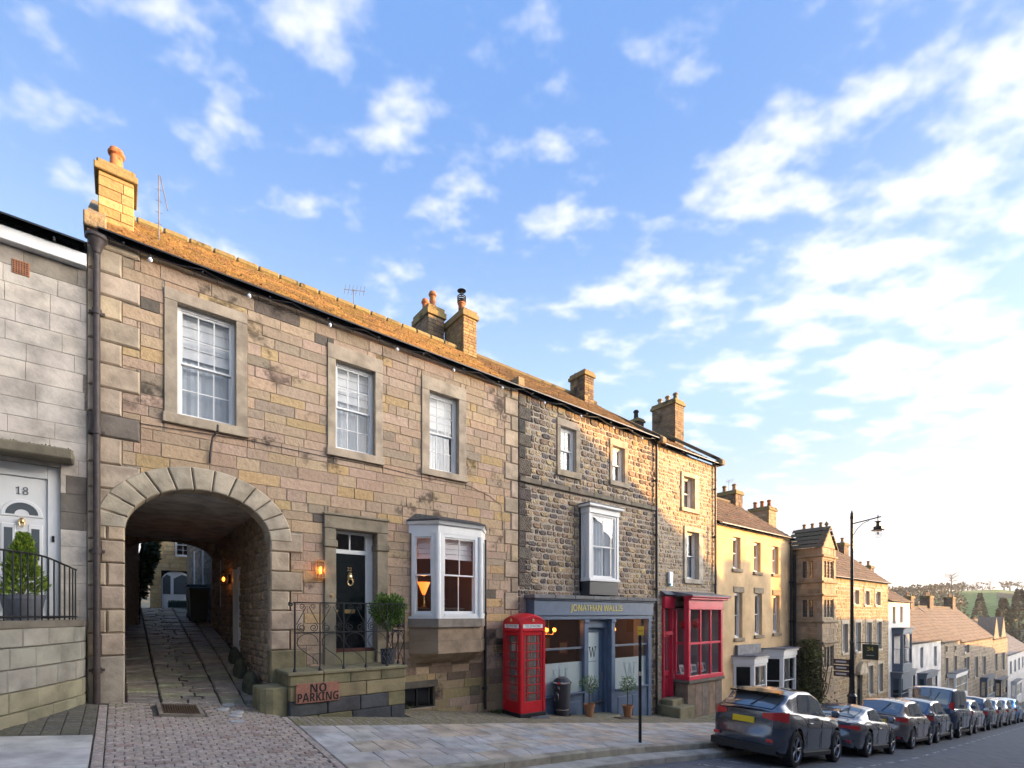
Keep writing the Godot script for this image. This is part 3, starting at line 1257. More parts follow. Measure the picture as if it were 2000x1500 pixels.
func chimney(par: Node3D, u0: float, u1: float, v0: float, v1: float, y0: float, y1: float, cap: float, pal: Array, m: Material, ch := 0.11, ln := 0.3, pots := 1, pot_h := 0.4, pot_col := Color(0.50, 0.20, 0.09)) -> MeshInstance3D:
	# courses of block on all four sides, a capping course and pots
	var core := MB.new()
	core.col = Color(0.10, 0.085, 0.06)
	core.box(Vector3(u0 + 0.012, y0, v0 + 0.012), Vector3(u1 - 0.012, y1 - 0.02, v1 - 0.012))
	var st := put(par, "chimney", core, M.stone)
	var y := y0
	while y < y1 - cap - 0.02:
		var h := minf(ch * R.randf_range(0.9, 1.1), y1 - cap - y)
		var mb := MB.new()
		var x := u0
		while x < u1 - 0.01:
			var e := minf(x + ln * R.randf_range(0.6, 1.1), u1)
			if u1 - e < 0.06:
				e = u1
			mb.col = jit(pick(pal), 0.15)
			mb.box(Vector3(x + 0.003, y + 0.004, v1 - 0.05), Vector3(e - 0.003, y + h - 0.004, v1 + R.randf_range(-0.004, 0.004)), 0.006)
			x = e
		var z := v0
		while z < v1 - 0.051:
			var e := minf(z + ln * R.randf_range(0.6, 1.1), v1 - 0.05)
			mb.col = jit(pick(pal), 0.15)
			for sd in 2:
				var f := u0 if sd == 0 else u1
				mb.box(Vector3(f - (0.002 if sd == 0 else 0.05), y + 0.004, z + 0.003), Vector3(f + (0.05 if sd == 0 else 0.002), y + h - 0.004, e - 0.003), 0.006)
			z = e
		put(st, "course", mb, m)
		y += h
	var cp := MB.new()
	cp.col = jit(Color(0.26, 0.21, 0.10), 0.1)
	var oh := 0.055
	cp.box(Vector3(u0 - oh, y1 - cap, v0 - oh), Vector3(u1 + oh, y1 - cap * 0.45, v1 + oh), 0.012)
	cp.box(Vector3(u0 - oh * 0.4, y1 - cap * 0.45, v0 - oh * 0.4), Vector3(u1 + oh * 0.4, y1, v1 + oh * 0.4), 0.02)
	put(st, "capping", cp, M.stone)
	for k in pots:
		var pm := MB.new()
		pm.col = jit(pot_col, 0.15)
		var f := (k + 0.5) / pots
		var at := Vector3((u0 + u1) / 2, y1, lerpf(v0, v1, f))
		if (u1 - u0) > (v1 - v0):
			at = Vector3(lerpf(u0, u1, f), y1, (v0 + v1) / 2)
		var r := 0.10
		pm.lathe([Vector2(r * 1.25, -0.02), Vector2(r * 1.2, 0.05), Vector2(r * 0.95, 0.10), Vector2(r * 0.85, pot_h * 0.75), Vector2(r * 1.15, pot_h * 0.8), Vector2(r * 1.2, pot_h * 0.88), Vector2(r * 1.0, pot_h * 0.92), Vector2(r * 0.95, pot_h), Vector2(r * 0.7, pot_h), Vector2(r * 0.65, pot_h * 0.6)], at, 12)
		put(st, "chimney_pot", pm, M.stone)
	return st


func string_lights(u0: float, u1: float, y: float, v: float, step: float) -> void:
	var t := thing("festoon_lights", "string of small white bulbs under the gutters of the stone houses", "light string", Vector3(u0, y, v))
	var pts := []
	var u := u0
	while u < u1:
		for k in 4:
			var f := k / 4.0
			pts.append(Vector3(u + step * f, y - 0.10 * (4 * f * (1 - f)), v))
		u += step
	pts.append(Vector3(u, y, v))
	var mb := MB.new()
	mb.tube(pts, 0.006, 4)
	put(t, "cable", mb, M.black_iron)
	u = u0 + step * 0.5
	while u < u1:
		mb = MB.new()
		mb.ball(Vector3(u, y - 0.15, v), 0.032, 10, 1.15)
		var b := put(t, "bulb", mb, M.bulb)
		mb = MB.new()
		mb.cyl(Vector3(u, y - 0.115, v), Vector3(u, y - 0.085, v), 0.016, 0.016, 8)
		put(b, "cap", mb, M.black_iron)
		u += step


const A0 := -0.36
const A1 := 7.8


func arch_poly(cx: float, cy: float, a: float, b: float, y0: float, n := 24) -> PackedVector2Array:
	var p := PackedVector2Array([Vector2(cx - a, y0), Vector2(cx + a, y0)])
	for i in n + 1:
		var t := PI * i / n
		p.append(Vector2(cx + a * cos(t), cy + b * sin(t)))
	return p


func house_a() -> void:
	var h := thing("stone_house", "sandstone house with carriage arch, black front door and white bay window", "house", Vector3(A0, G(0), 0))
	var tan := [Color(0.56, 0.41, 0.28), Color(0.565, 0.395, 0.275), Color(0.58, 0.425, 0.275), Color(0.53, 0.39, 0.285), Color(0.575, 0.41, 0.305), Color(0.49, 0.365, 0.26)]
	var color_a := func(u: float, y: float) -> Color:
		var c: Color = pick(tan)
		var k := R.randf()
		if k < 0.012:
			c = Color(0.17, 0.14, 0.115)
		elif k < 0.09:
			c = Color(0.42, 0.33, 0.24)
		elif k < 0.22:
			c = Color(0.60, 0.42, 0.22)
		if y < H(u, 0) + 0.75 and R.randf() < 0.7:
			c = c.lerp(Color(0.27, 0.24, 0.12), R.randf_range(0.3, 0.8))
		elif u > 4.7 and y < 0.9 and R.randf() < 0.6:
			c = c.lerp(Color(0.16, 0.115, 0.085), R.randf_range(0.4, 0.9))
		return c
	# openings and dressed stone
	var wins := [
		[[0.56, 1.737, 4.34, 6.485], [0.735, 1.562, 4.50, 6.30]],
		[[3.10, 4.21, 4.335, 6.48], [3.255, 4.045, 4.495, 6.20]],
		[[5.10, 6.24, 4.325, 6.475], [5.288, 6.035, 4.47, 6.19]],
	]
	var holes := []
	var solid := []
	for w in wins:
		solid.append(Rect2(w[0][0], w[0][2], w[0][1] - w[0][0], w[0][3] - w[0][2]))
		holes.append(Rect2(w[1][0], w[1][2], w[1][1] - w[1][0], w[1][3] - w[1][2]))
	holes.append(Rect2(3.253, 0.30, 0.83, 2.64))          # door
	solid.append(Rect2(3.04, 0.30, 1.27, 2.93))
	holes.append(Rect2(4.86, 1.06, 1.86, 2.12))            # bay opening
	holes.append(Rect2(4.655, -0.72, 0.78, 0.44))          # cellar window
	# quoins: long and short blocks up the left edge, beside the arch and at the right end
	var quoins := []
	var y := 2.80
	var k := 0
	while y < 6.85:
		var hh := R.randf_range(0.33, 0.40)
		hh = minf(hh, 6.9 - y)
		quoins.append([Rect2(A0, y, 0.62 if k % 2 else 0.40, hh), 0])
		y += hh
		k += 1
	y = 0.66
	for i in 6:
		quoins.append([Rect2(2.095, y, 0.56 if i % 2 else 0.33, 0.353), 0])
		y += 0.353
	quoins.append([Rect2(2.095, -0.6, 0.62, 1.26), 1])
	y = -1.4
	k = 0
	while y < 6.85:
		var hh := minf(R.randf_range(0.36, 0.44), 6.9 - y)
		quoins.append([Rect2(A1 - (0.44 if k % 2 else 0.24), y, 0.44 if k % 2 else 0.24, hh), 0])
		y += hh
		k += 1
	# piers left of the arch
	var ys := [0.05, 0.68, 1.02, 1.37, 1.726, 2.07, 2.41, 2.80]
	for i in 7:
		if i == 0:
			quoins.append([Rect2(A0, -0.1, 0.44, 0.78), 2])
		elif i % 2 == 1:
			quoins.append([Rect2(A0, ys[i], 0.14, ys[i + 1] - ys[i]), 0])
			quoins.append([Rect2(A0 + 0.14, ys[i], 0.30, ys[i + 1] - ys[i]), 0])
		else:
			quoins.append([Rect2(A0, ys[i], 0.22, ys[i + 1] - ys[i]), 0])
			quoins.append([Rect2(A0 + 0.22, ys[i], 0.22, ys[i + 1] - ys[i]), 0])
	for q in quoins:
		var r: Rect2 = q[0]
		solid.append(r)
		var mb := MB.new()
		var cc: Color = jit(pick([Color(0.53, 0.41, 0.29), Color(0.50, 0.39, 0.285), Color(0.56, 0.42, 0.28), Color(0.46, 0.36, 0.26)]), 0.1)
		if R.randf() < 0.04:
			cc = Color(0.20, 0.165, 0.135)
		if q[1] == 1:
			cc = Color(0.30, 0.25, 0.14)
		if q[1] == 2:
			cc = Color(0.42, 0.36, 0.28)
		mb.col = cc
		mb.prism(rpoly(r.grow(-0.006)), -0.2, 0.032 if r.position.x < 7 else 0.022, 0.022)
		put(h, "quoin", mb, M.dressed)
	# arch ring
	var cx := 1.087
	var cy := 2.60
	var nv := 13
	for i in nv:
		var t0 := PI * i / nv
		var t1 := PI * (i + 1) / nv
		var g := 0.006
		var pl := PackedVector2Array()
		var seg := 3
		for s in seg + 1:
			var t := lerpf(t0 + g, t1 - g, float(s) / seg)
			pl.append(Vector2(cx + 1.37 * cos(t), cy + 1.10 * sin(t)))
		for s in seg + 1:
			var t := lerpf(t1 - g * 1.3, t0 + g * 1.3, float(s) / seg)
			pl.append(Vector2(cx + 1.008 * cos(t), cy + 0.735 * sin(t)))
		var mb := MB.new()
		mb.col = jit(Color(0.50, 0.42, 0.31), 0.06)
		mb.prism(pl, -0.34, 0.045, 0.018)
		put(h, "voussoir", mb, M.dressed)
	masonry(h, {
		"u0": A0, "u1": A1, "y0": -1.5, "y1": 6.9, "v": 0.0, "holes": holes, "solid": solid, "poly": arch_poly(cx, cy, 1.36, 1.09, -2.0).duplicate(),
		"ch": [0.155, 0.225], "ln": [0.28, 0.75], "gap": 0.007, "bev": 0.006, "rough": 0.006, "color": color_a, "wall_name": "wall",
	}, M.stone, M.mortar)
	# wall behind the ring stones down to the ground on the right of the opening
	for w in wins:
		surround(h, w[0], w[1], 0.0, 0.03, Color(0.47, 0.375, 0.275))
	for i in 3:
		var o: Array = wins[i][1]
		sash_window(h, o[0], o[1], o[2], o[3], -0.10, 3, 2, 2, {"blind": [0.42, 0.40, 0.42][i], "sky_net": true})
		room(h, o[0], o[1], o[2], o[3], -0.3, 2.2, M.room)
	# roof, gutter, coping
	var pal := [Color(0.27, 0.18, 0.09), Color(0.30, 0.20, 0.10), Color(0.22, 0.15, 0.085), Color(0.33, 0.22, 0.09), Color(0.25, 0.19, 0.08)]
	slate_roof(h, A0 + 0.16, A1, 0.10, 6.93, -2.6, 8.95, 17, 0.26, pal)
	var mb := MB.new()
	var u := A0 + 0.2
	while u < A1:
		mb.col = jit(Color(0.25, 0.21, 0.10), 0.15)
		mb.box(Vector3(u, 8.90, -2.74), Vector3(minf(u + 0.42, A1), 9.02, -2.46), 0.03)
		u += 0.43
	put(h, "ridge", mb, M.stone)
	mb = MB.new()
	mb.col = Color(0.30, 0.235, 0.16)
	mb.box(Vector3(A0, 6.9, -0.3), Vector3(A1, 6.93, 0.06), 0.004)
	put(h, "eaves_course", mb, M.dressed)
	shell(h, A0, A1, -1.5, 6.9, 8.95, 0.0, -2.6, M.mortar, null, Rect2(0.08, -1.5, 2.02, 4.8))
	gutter_run(h, A0 + 0.12, A1 + 0.02, 6.90, 0.15)
	# gable coping and kneeler by the big chimney
	mb = MB.new()
	mb.col = Color(0.27, 0.22, 0.14)
	mb.prism(PackedVector2Array([Vector2(-0.06, 7.08), Vector2(-0.06, 6.96), Vector2(0.12, 6.86), Vector2(0.12, 7.06)]), 0, 0.01, 0)
	mb = MB.new()
	mb.col = Color(0.27, 0.22, 0.14)
	for s in 7:
		var f0 := s / 7.0
		var f1 := (s + 1) / 7.0
		var p0 := Vector3(0, lerpf(7.06, 9.08, f0), lerpf(0.10, -2.6, f0))
		var p1 := Vector3(0, lerpf(7.06, 9.08, f1), lerpf(0.10, -2.6, f1)) - Vector3(0, 0.006, -0.006)
		for e in [[A0 - 0.03, A0 + 0.2]]:
			var a := Vector3(e[0], 0, 0)
			var b := Vector3(e[1], 0, 0)
			var d := Vector3(0, -0.13, 0)
			mb.col = jit(Color(0.27, 0.22, 0.14), 0.1)
			mb.quad(p0 + a, p0 + b, p1 + b, p1 + a)
			mb.quad(p0 + b, p0 + b + d, p1 + b + d, p1 + b)
			mb.quad(p0 + a + d, p0 + a, p1 + a, p1 + a + d)
			mb.quad(p0 + a + d, p0 + b + d, p0 + b, p0 + a)
	put(h, "coping", mb, M.stone)
	boxpart(h, "kneeler", Vector3(A0 - 0.04, 6.93, -0.25), Vector3(A0 + 0.22, 7.14, 0.14), M.stone_plain, 0.015)
	chimney(h, -0.26, 0.20, -1.55, -0.95, 7.5, 8.74, 0.20, [Color(0.45, 0.32, 0.15), Color(0.40, 0.28, 0.13), Color(0.48, 0.35, 0.18)], M.stone, 0.16, 0.45, 1, 0.46)
	chimney(h, 7.04, 7.58, -4.1, -3.2, 8.3, 10.38, 0.30, [Color(0.24, 0.18, 0.12), Color(0.19, 0.15, 0.11), Color(0.29, 0.21, 0.13)], M.stone, 0.11, 0.26, 2, 0.52)
	# drainpipe with hopper on the left
	var dp := pipe(h, -0.25, -0.02, 6.62, 0.085, 0.042, M.brown_iron)
	mb = MB.new()
	mb.lathe([Vector2(0.045, 6.58), Vector2(0.06, 6.64), Vector2(0.11, 6.76), Vector2(0.13, 6.78), Vector2(0.13, 6.83), Vector2(0.11, 6.83)], Vector3(-0.25, 0, 0.10), 10)
	put(dp, "hopper", mb, M.brown_iron)
	pipe(h, 6.735, -0.93, 3.05, 0.075, 0.034, M.black_iron)
	# the bent iron bracket over the arch
	mb = MB.new()
	mb.tube([Vector3(1.18, 3.80, 0.03), Vector3(1.19, 4.05, 0.05), Vector3(1.21, 4.22, 0.09), Vector3(1.27, 4.32, 0.16), Vector3(1.275, 4.42, 0.16)], 0.017, 6)
	put(h, "iron_bracket", mb, M.brown_iron)
	# cable along the sills
	mb = MB.new()
	var pts := []
	for q in [[A0, 4.22], [0.5, 4.25], [1.75, 4.31], [3.0, 4.29], [4.3, 4.30], [5.0, 4.26], [6.3, 4.27], [6.9, 4.12], [7.25, 3.95], [7.32, 3.2]]:
		pts.append(Vector3(q[0], q[1], 0.018))
	mb.tube(pts, 0.006, 4)
	put(h, "cable", mb, M.black_iron)
	# iron tie bracket under the middle gutter
	front_door(h)
	bay_window(h)
	# cellar window
	mb = MB.new()
	for x in [4.655, 5.03, 5.40]:
		mb.box(Vector3(x, -0.72, -0.16), Vector3(x + 0.035, -0.28, -0.10))
	mb.box(Vector3(4.655, -0.32, -0.155), Vector3(5.435, -0.28, -0.09))
	mb.box(Vector3(4.655, -0.72, -0.155), Vector3(5.435, -0.69, -0.09))
	var cw := put(h, "cellar_window", mb, M.black_iron)
	for x in [4.69, 5.065]:
		mb = MB.new()
		mb.quad(Vector3(x, -0.69, -0.13), Vector3(x + 0.34, -0.69, -0.13), Vector3(x + 0.34, -0.32, -0.13), Vector3(x, -0.32, -0.13))
		put(cw, "pane", mb, M.glass)
	mb = MB.new()
	mb.col = Color(0.13, 0.11, 0.09)
	mb.box(Vector3(4.6, -0.28, -0.05), Vector3(5.5, -0.13, 0.02), 0.01)
	put(h, "lintel", mb, M.dressed)
	room(h, 4.66, 5.43, -0.72, -0.28, -0.3, 1.0, M.room_dark)
	string_lights(-0.3, 13.2, 6.84, 0.23, 1.35)
	front_steps()


func front_door(h: Node3D) -> void:
	# stone door case: two jambs with small capitals and a plain lintel
	var sc := Color(0.30, 0.25, 0.175)
	for e in [[3.04, 3.253], [4.083, 4.31]]:
		var mb := MB.new()
		mb.col = jit(sc, 0.05)
		mb.box(Vector3(e[0], 0.30, -0.32), Vector3(e[1], 2.58, 0.05), 0.008)
		mb.box(Vector3(e[0], 2.72, -0.32), Vector3(e[1], 2.94, 0.05), 0.008)
		put(h, "door_jamb", mb, M.dressed)
		mb = MB.new()
		mb.col = jit(sc, 0.05) * 0.9
		mb.box(Vector3(e[0] - 0.025, 2.58, -0.31), Vector3(e[1] + 0.025, 2.72, 0.085), 0.02)
		put(h, "capital", mb, M.dressed)
	var lm := MB.new()
	lm.col = sc
	lm.box(Vector3(3.03, 2.945, -0.32), Vector3(4.32, 3.22, 0.055), 0.01)
	lm.box(Vector3(3.01, 3.19, -0.1), Vector3(4.34, 3.24, 0.085), 0.012)
	put(h, "lintel", lm, M.dressed)
	var v := -0.20
	var fr := MB.new()
	fr.box(Vector3(3.256, 0.62, v - 0.08), Vector3(3.285, 2.94, v + 0.01), 0.003)
	fr.box(Vector3(3.93, 0.62, v - 0.08), Vector3(4.08, 2.94, v + 0.01), 0.006)
	fr.box(Vector3(3.285, 2.50, v - 0.08), Vector3(3.93, 2.585, v + 0.02), 0.006)
	fr.box(Vector3(3.285, 2.90, v - 0.08), Vector3(3.93, 2.94, v + 0.008), 0.003)
	fr.box(Vector3(3.60, 2.585, v - 0.06), Vector3(3.625, 2.90, v - 0.01))
	var frame := put(h, "door_frame", fr, M.white)
	for x in [[3.285, 3.60], [3.625, 3.93]]:
		var mb := MB.new()
		mb.quad(Vector3(x[0], 2.585, v - 0.03), Vector3(x[1], 2.585, v - 0.03), Vector3(x[1], 2.90, v - 0.03), Vector3(x[0], 2.90, v - 0.03))
		put(frame, "fanlight_pane", mb, M.glass)
	room(h, 3.3, 3.9, 2.5, 2.9, -0.32, 1.0, M.red_room)
	var d := MB.new()
	d.box(Vector3(3.285, 0.63, v - 0.06), Vector3(3.93, 2.50, v - 0.012), 0.004)
	var door := put(h, "door", d, M.gloss_black)
	for c in 2:
		for rr in [[0.75, 1.08], [1.20, 1.62], [1.74, 2.38]]:
			var x0 := 3.345 + c * 0.285
			var mb := MB.new()
			mb.box(Vector3(x0, rr[0], v - 0.02), Vector3(x0 + 0.235, rr[1], v - 0.004), 0.006)
			mb.box(Vector3(x0 + 0.04, rr[0] + 0.04, v - 0.01), Vector3(x0 + 0.195, rr[1] - 0.04, v + 0.004), 0.01)
			put(door, "panel", mb, M.gloss_black)
	var mb := MB.new()
	mb.box(Vector3(3.50, 1.315, v - 0.008), Vector3(3.72, 1.40, v + 0.006), 0.006)
	mb.box(Vector3(3.515, 1.33, v + 0.004), Vector3(3.705, 1.385, v + 0.014), 0.006)
	put(door, "letterbox", mb, M.brass)
	mb = MB.new()
	mb.ball(Vector3(3.605, 2.045, v + 0.01), 0.055, 12, 1.2)
	mb.ball(Vector3(3.605, 2.10, v + 0.02), 0.04, 10)
	var ring := []
	for i in 13:
		var t := TAU * i / 12
		ring.append(Vector3(3.605 + 0.052 * sin(t), 1.945 + 0.07 * cos(t), v + 0.035))
	mb.tube(ring, 0.011, 6)
	put(door, "lion_knocker", mb, M.brass)
	text_part(door, "door_number", "22", Vector3(3.605, 2.20, v - 0.005), 0.10, 0.008, M.brass, 0, 0.85, "Droid Serif")
	mb = MB.new()
	mb.ball(Vector3(3.335, 1.36, v + 0.03), 0.03, 10)
	mb.cyl(Vector3(3.335, 1.36, v - 0.02), Vector3(3.335, 1.36, v + 0.02), 0.015, 0.015, 8)
	put(door, "knob", mb, M.brass)
	# threshold
	mb = MB.new()
	mb.col = Color(0.20, 0.08, 0.06)
	mb.box(Vector3(3.256, 0.56, -0.3), Vector3(4.08, 0.625, -0.10), 0.01)
	put(h, "threshold", mb, M.stone)
	mb = MB.new()
	mb.col = Color(0.30, 0.27, 0.16)
	mb.box(Vector3(3.256, 0.31, -0.3), Vector3(4.08, 0.56, -0.02), 0.015)
	put(h, "doorstep", mb, M.dressed)
	# bell pull on the jamb
	mb = MB.new()
	mb.cyl(Vector3(3.17, 1.66, 0.045), Vector3(3.17, 1.66, 0.065), 0.035, 0.035, 12)
	mb.ball(Vector3(3.17, 1.66, 0.075), 0.016, 8)
	put(h, "bell_pull", mb, M.brass)
	wall_lantern("wall_lantern", "lit brass box lantern on the wall beside the black front door", Vector3(2.955, 2.14, 0.0), 0.055, 0.15)


func wall_lantern(called: String, label: String, b: Vector3, w: float, hh: float) -> void:
	var t := thing(called, label, "lantern", b)
	var z := b.z + 0.02
	var mb := MB.new()
	mb.box(Vector3(b.x - w * 0.7, b.y - hh * 0.9, b.z), Vector3(b.x + w * 0.7, b.y + hh * 0.9, z), 0.004)
	put(t, "back_plate", mb, M.brass)
	mb = MB.new()
	for sx in [-1, 1]:
		for sz in [0, 1]:
			var x: float = b.x + sx * w
			var zz: float = z + 0.01 + sz * w * 1.7
			mb.box(Vector3(x - 0.006, b.y - hh, zz - 0.006), Vector3(x + 0.006, b.y + hh, zz + 0.006))
	mb.box(Vector3(b.x - w * 1.15, b.y + hh, z), Vector3(b.x + w * 1.15, b.y + hh + 0.018, z + w * 2.1), 0.004)
	mb.box(Vector3(b.x - w * 1.15, b.y - hh - 0.018, z), Vector3(b.x + w * 1.15, b.y - hh, z + w * 2.1), 0.004)
	put(t, "cage", mb, M.brass)
	mb = MB.new()
	for sx in [-1, 1]:
		mb.quad(Vector3(b.x + sx * w, b.y - hh, z + 0.01), Vector3(b.x + sx * w, b.y - hh, z + w * 1.8), Vector3(b.x + sx * w, b.y + hh, z + w * 1.8), Vector3(b.x + sx * w, b.y + hh, z + 0.01))
	mb.quad(Vector3(b.x - w, b.y - hh, z + w * 1.8), Vector3(b.x + w, b.y - hh, z + w * 1.8), Vector3(b.x + w, b.y + hh, z + w * 1.8), Vector3(b.x - w, b.y + hh, z + w * 1.8))
	put(t, "glass", mb, M.glass)
	mb = MB.new()
	mb.cyl(Vector3(b.x, b.y - hh * 0.5, z + w), Vector3(b.x, b.y + hh * 0.35, z + w), 0.018, 0.014, 8)
	put(t, "bulb", mb, M.lamp_glow)
	var l := OmniLight3D.new()
	l.name = "lantern_light"
	l.light_color = Color(1.0, 0.62, 0.28)
	l.light_energy = 0.015
	l.light_size = 0.02
	l.omni_range = 8.0
	l.omni_attenuation = 2.0
	l.shadow_enabled = true
	t.add_child(l)
	l.position = Vector3(0, 0, 0.02 + w)


func bay_window(h: Node3D) -> void:
	# plan of the canted bay: wall, corner, corner, wall
	var P := [Vector2(4.80, 0.0), Vector2(5.254, 0.45), Vector2(6.33, 0.45), Vector2(6.78, 0.0)]
	var y0 := 1.21
	var y1 := 3.02
	# stone sill and apron
	var ring := func(k: float) -> PackedVector2Array:
		var o := PackedVector2Array()
		o.append(P[0] + Vector2(-k * 0.4, 0)); o.append(P[1] + Vector2(-k * 0.4, k)); o.append(P[2] + Vector2(k * 0.4, k)); o.append(P[3] + Vector2(k * 0.4, 0))
		return o
	var layer := func(called: String, ka: float, kb: float, ya: float, yb: float, m: Material, col: Color) -> void:
		var lo: PackedVector2Array = ring.call(ka)
		var hi: PackedVector2Array = ring.call(kb)
		var mb := MB.new()
		mb.col = col
		for i in 3:
			mb.quad(Vector3(lo[i].x, ya, lo[i].y), Vector3(lo[i + 1].x, ya, lo[i + 1].y), Vector3(hi[i + 1].x, yb, hi[i + 1].y), Vector3(hi[i].x, yb, hi[i].y))
		for s in 2:
			var q: PackedVector2Array = lo if s == 0 else hi
			var y: float = ya if s == 0 else yb
			var v4 := []
			for i in 4:
				v4.append(Vector3(q[i].x, y, q[i].y))
			if s == 1:
				mb.quad(v4[0], v4[1], v4[2], v4[3])
			else:
				mb.quad(v4[3], v4[2], v4[1], v4[0])
		put(h, called, mb, m)
	layer.call("bay_sill", 0.05, 0.05, 1.03, y0, M.dressed, Color(0.30, 0.25, 0.20))
	layer.call("bay_apron", -0.01, -0.01, 0.74, 1.03, M.dressed, Color(0.36, 0.26, 0.175))
	layer.call("bay_apron", 0.02, 0.02, 0.47, 0.735, M.dressed, Color(0.36, 0.26, 0.175))
	layer.call("bay_corbel", -0.16, 0.01, 0.36, 0.47, M.dressed, Color(0.36, 0.26, 0.175))
	layer.call("bay_corbel", -0.38, -0.16, 0.24, 0.36, M.dressed, Color(0.36, 0.26, 0.175))
	# white timber: corner posts, head, cornice
	var mb := MB.new()
	for q in [P[1], P[2]]:
		mb.lathe([Vector2(0.075, y0), Vector2(0.075, y1)], Vector3(q.x, 0, q.y - 0.02), 8)
	put(h, "bay_post", mb, M.white)
	layer.call("bay_head", 0.015, 0.015, y1, 3.20, M.white, Color(1, 1, 1))
	layer.call("bay_cornice", 0.06, 0.11, 3.20, 3.27, M.white, Color(1, 1, 1))
	layer.call("bay_sill_board", 0.025, 0.025, y0, y0 + 0.05, M.white, Color(1, 1, 1))
	layer.call("bay_roof", 0.13, 0.13, 3.27, 3.30, M.slate, Color(0.07, 0.07, 0.075))
	layer.call("bay_roof", 0.10, -0.40, 3.30, 3.46, M.slate, Color(0.08, 0.08, 0.08))
	# three sashes
	for i in 3:
		var a: Vector2 = P[i]
		var b: Vector2 = P[i + 1]
		var ln := (b - a).length()
		var e := (b - a).normalized()
		var nn := Vector2(-e.y, e.x)
		var holder := Node3D.new()
		holder.name = "bay_window"
		h.add_child(holder, true)
		var org: Vector3 = h.get_meta("origin")
		holder.transform = Transform3D(Basis(Vector3(e.x, 0, e.y), Vector3.UP, Vector3(-e.y, 0, e.x)), Vector3(a.x, 0, a.y) - org)
		holder.set_meta("origin", Vector3.ZERO)
		var _n := nn
		var pad := 0.07
		sash_window(holder, pad if i else 0.06, ln - pad, y0 + 0.05, y1, 0.01, 1 if i != 1 else 2, 1, 1, {"blind": 0.30, "fw": 0.075})
		holder.remove_meta("origin")
	# inside: sill board, warm lamp, plant
	room(h, 4.9, 6.7, 1.15, 3.1, 0.0, 2.4, M.room_warm)
	var t := thing("table_lamp", "glowing uplighter lamp seen through the white bay window", "lamp", Vector3(5.32, 1.45, -0.30))
	mb = MB.new()
	mb.lathe([Vector2(0.0, 1.45), Vector2(0.09, 1.46), Vector2(0.02, 1.5), Vector2(0.018, 1.72), Vector2(0.03, 1.74)], Vector3(5.32, 0, -0.30), 12)
	put(t, "stand", mb, M.brass)
	mb = MB.new()
	mb.lathe([Vector2(0.03, 1.74), Vector2(0.14, 2.02)], Vector3(5.32, 0, -0.30), 14)
	put(t, "lamp_shade", mb, M.shade_glow)
	var l := OmniLight3D.new()
	l.name = "table_light"
	l.light_color = Color(1.0, 0.6, 0.28)
	l.light_energy = 0.10
	l.light_size = 0.05
	l.omni_range = 8.0
	l.omni_attenuation = 2.0
	l.shadow_enabled = true
	t.add_child(l)
	l.position = Vector3(0, 0.62, 0)
	var wt := thing("side_table", "dark wooden table behind the white bay window", "table", Vector3(5.5, 1.0, -0.4))
	boxpart(wt, "table_top", Vector3(4.95, 1.41, -0.65), Vector3(6.3, 1.45, -0.12), M.wood_dark, 0.006)
	for x in [5.0, 6.25]:
		for z in [-0.6, -0.17]:
			boxpart(wt, "leg", Vector3(x - 0.02, 0.9, z - 0.02), Vector3(x + 0.02, 1.41, z + 0.02), M.wood_dark)
	var pl := thing("spiky_houseplant", "spiky green houseplant in a pale pot behind the bay window glass", "plant", Vector3(5.72, 1.45, -0.3))
	mb = MB.new()
	mb.lathe([Vector2(0.0, 1.45), Vector2(0.09, 1.45), Vector2(0.12, 1.55), Vector2(0.1, 1.55)], Vector3(5.72, 0, -0.3), 12)
	put(pl, "pot", mb, M.white_dull)
	mb = MB.new()
	for i in 26:
		mb.col = jit(Color(0.10, 0.17, 0.05), 0.2)
		var d := Vector3(R.randf_range(-1, 1), R.randf_range(0.5, 1.3), R.randf_range(-1, 1)).normalized()
		mb.leaf(Vector3(5.72, 1.55, -0.3), d, R.randf_range(0.15, 0.26), 0.10, R)
	put(pl, "leaves", mb, M.leaf)


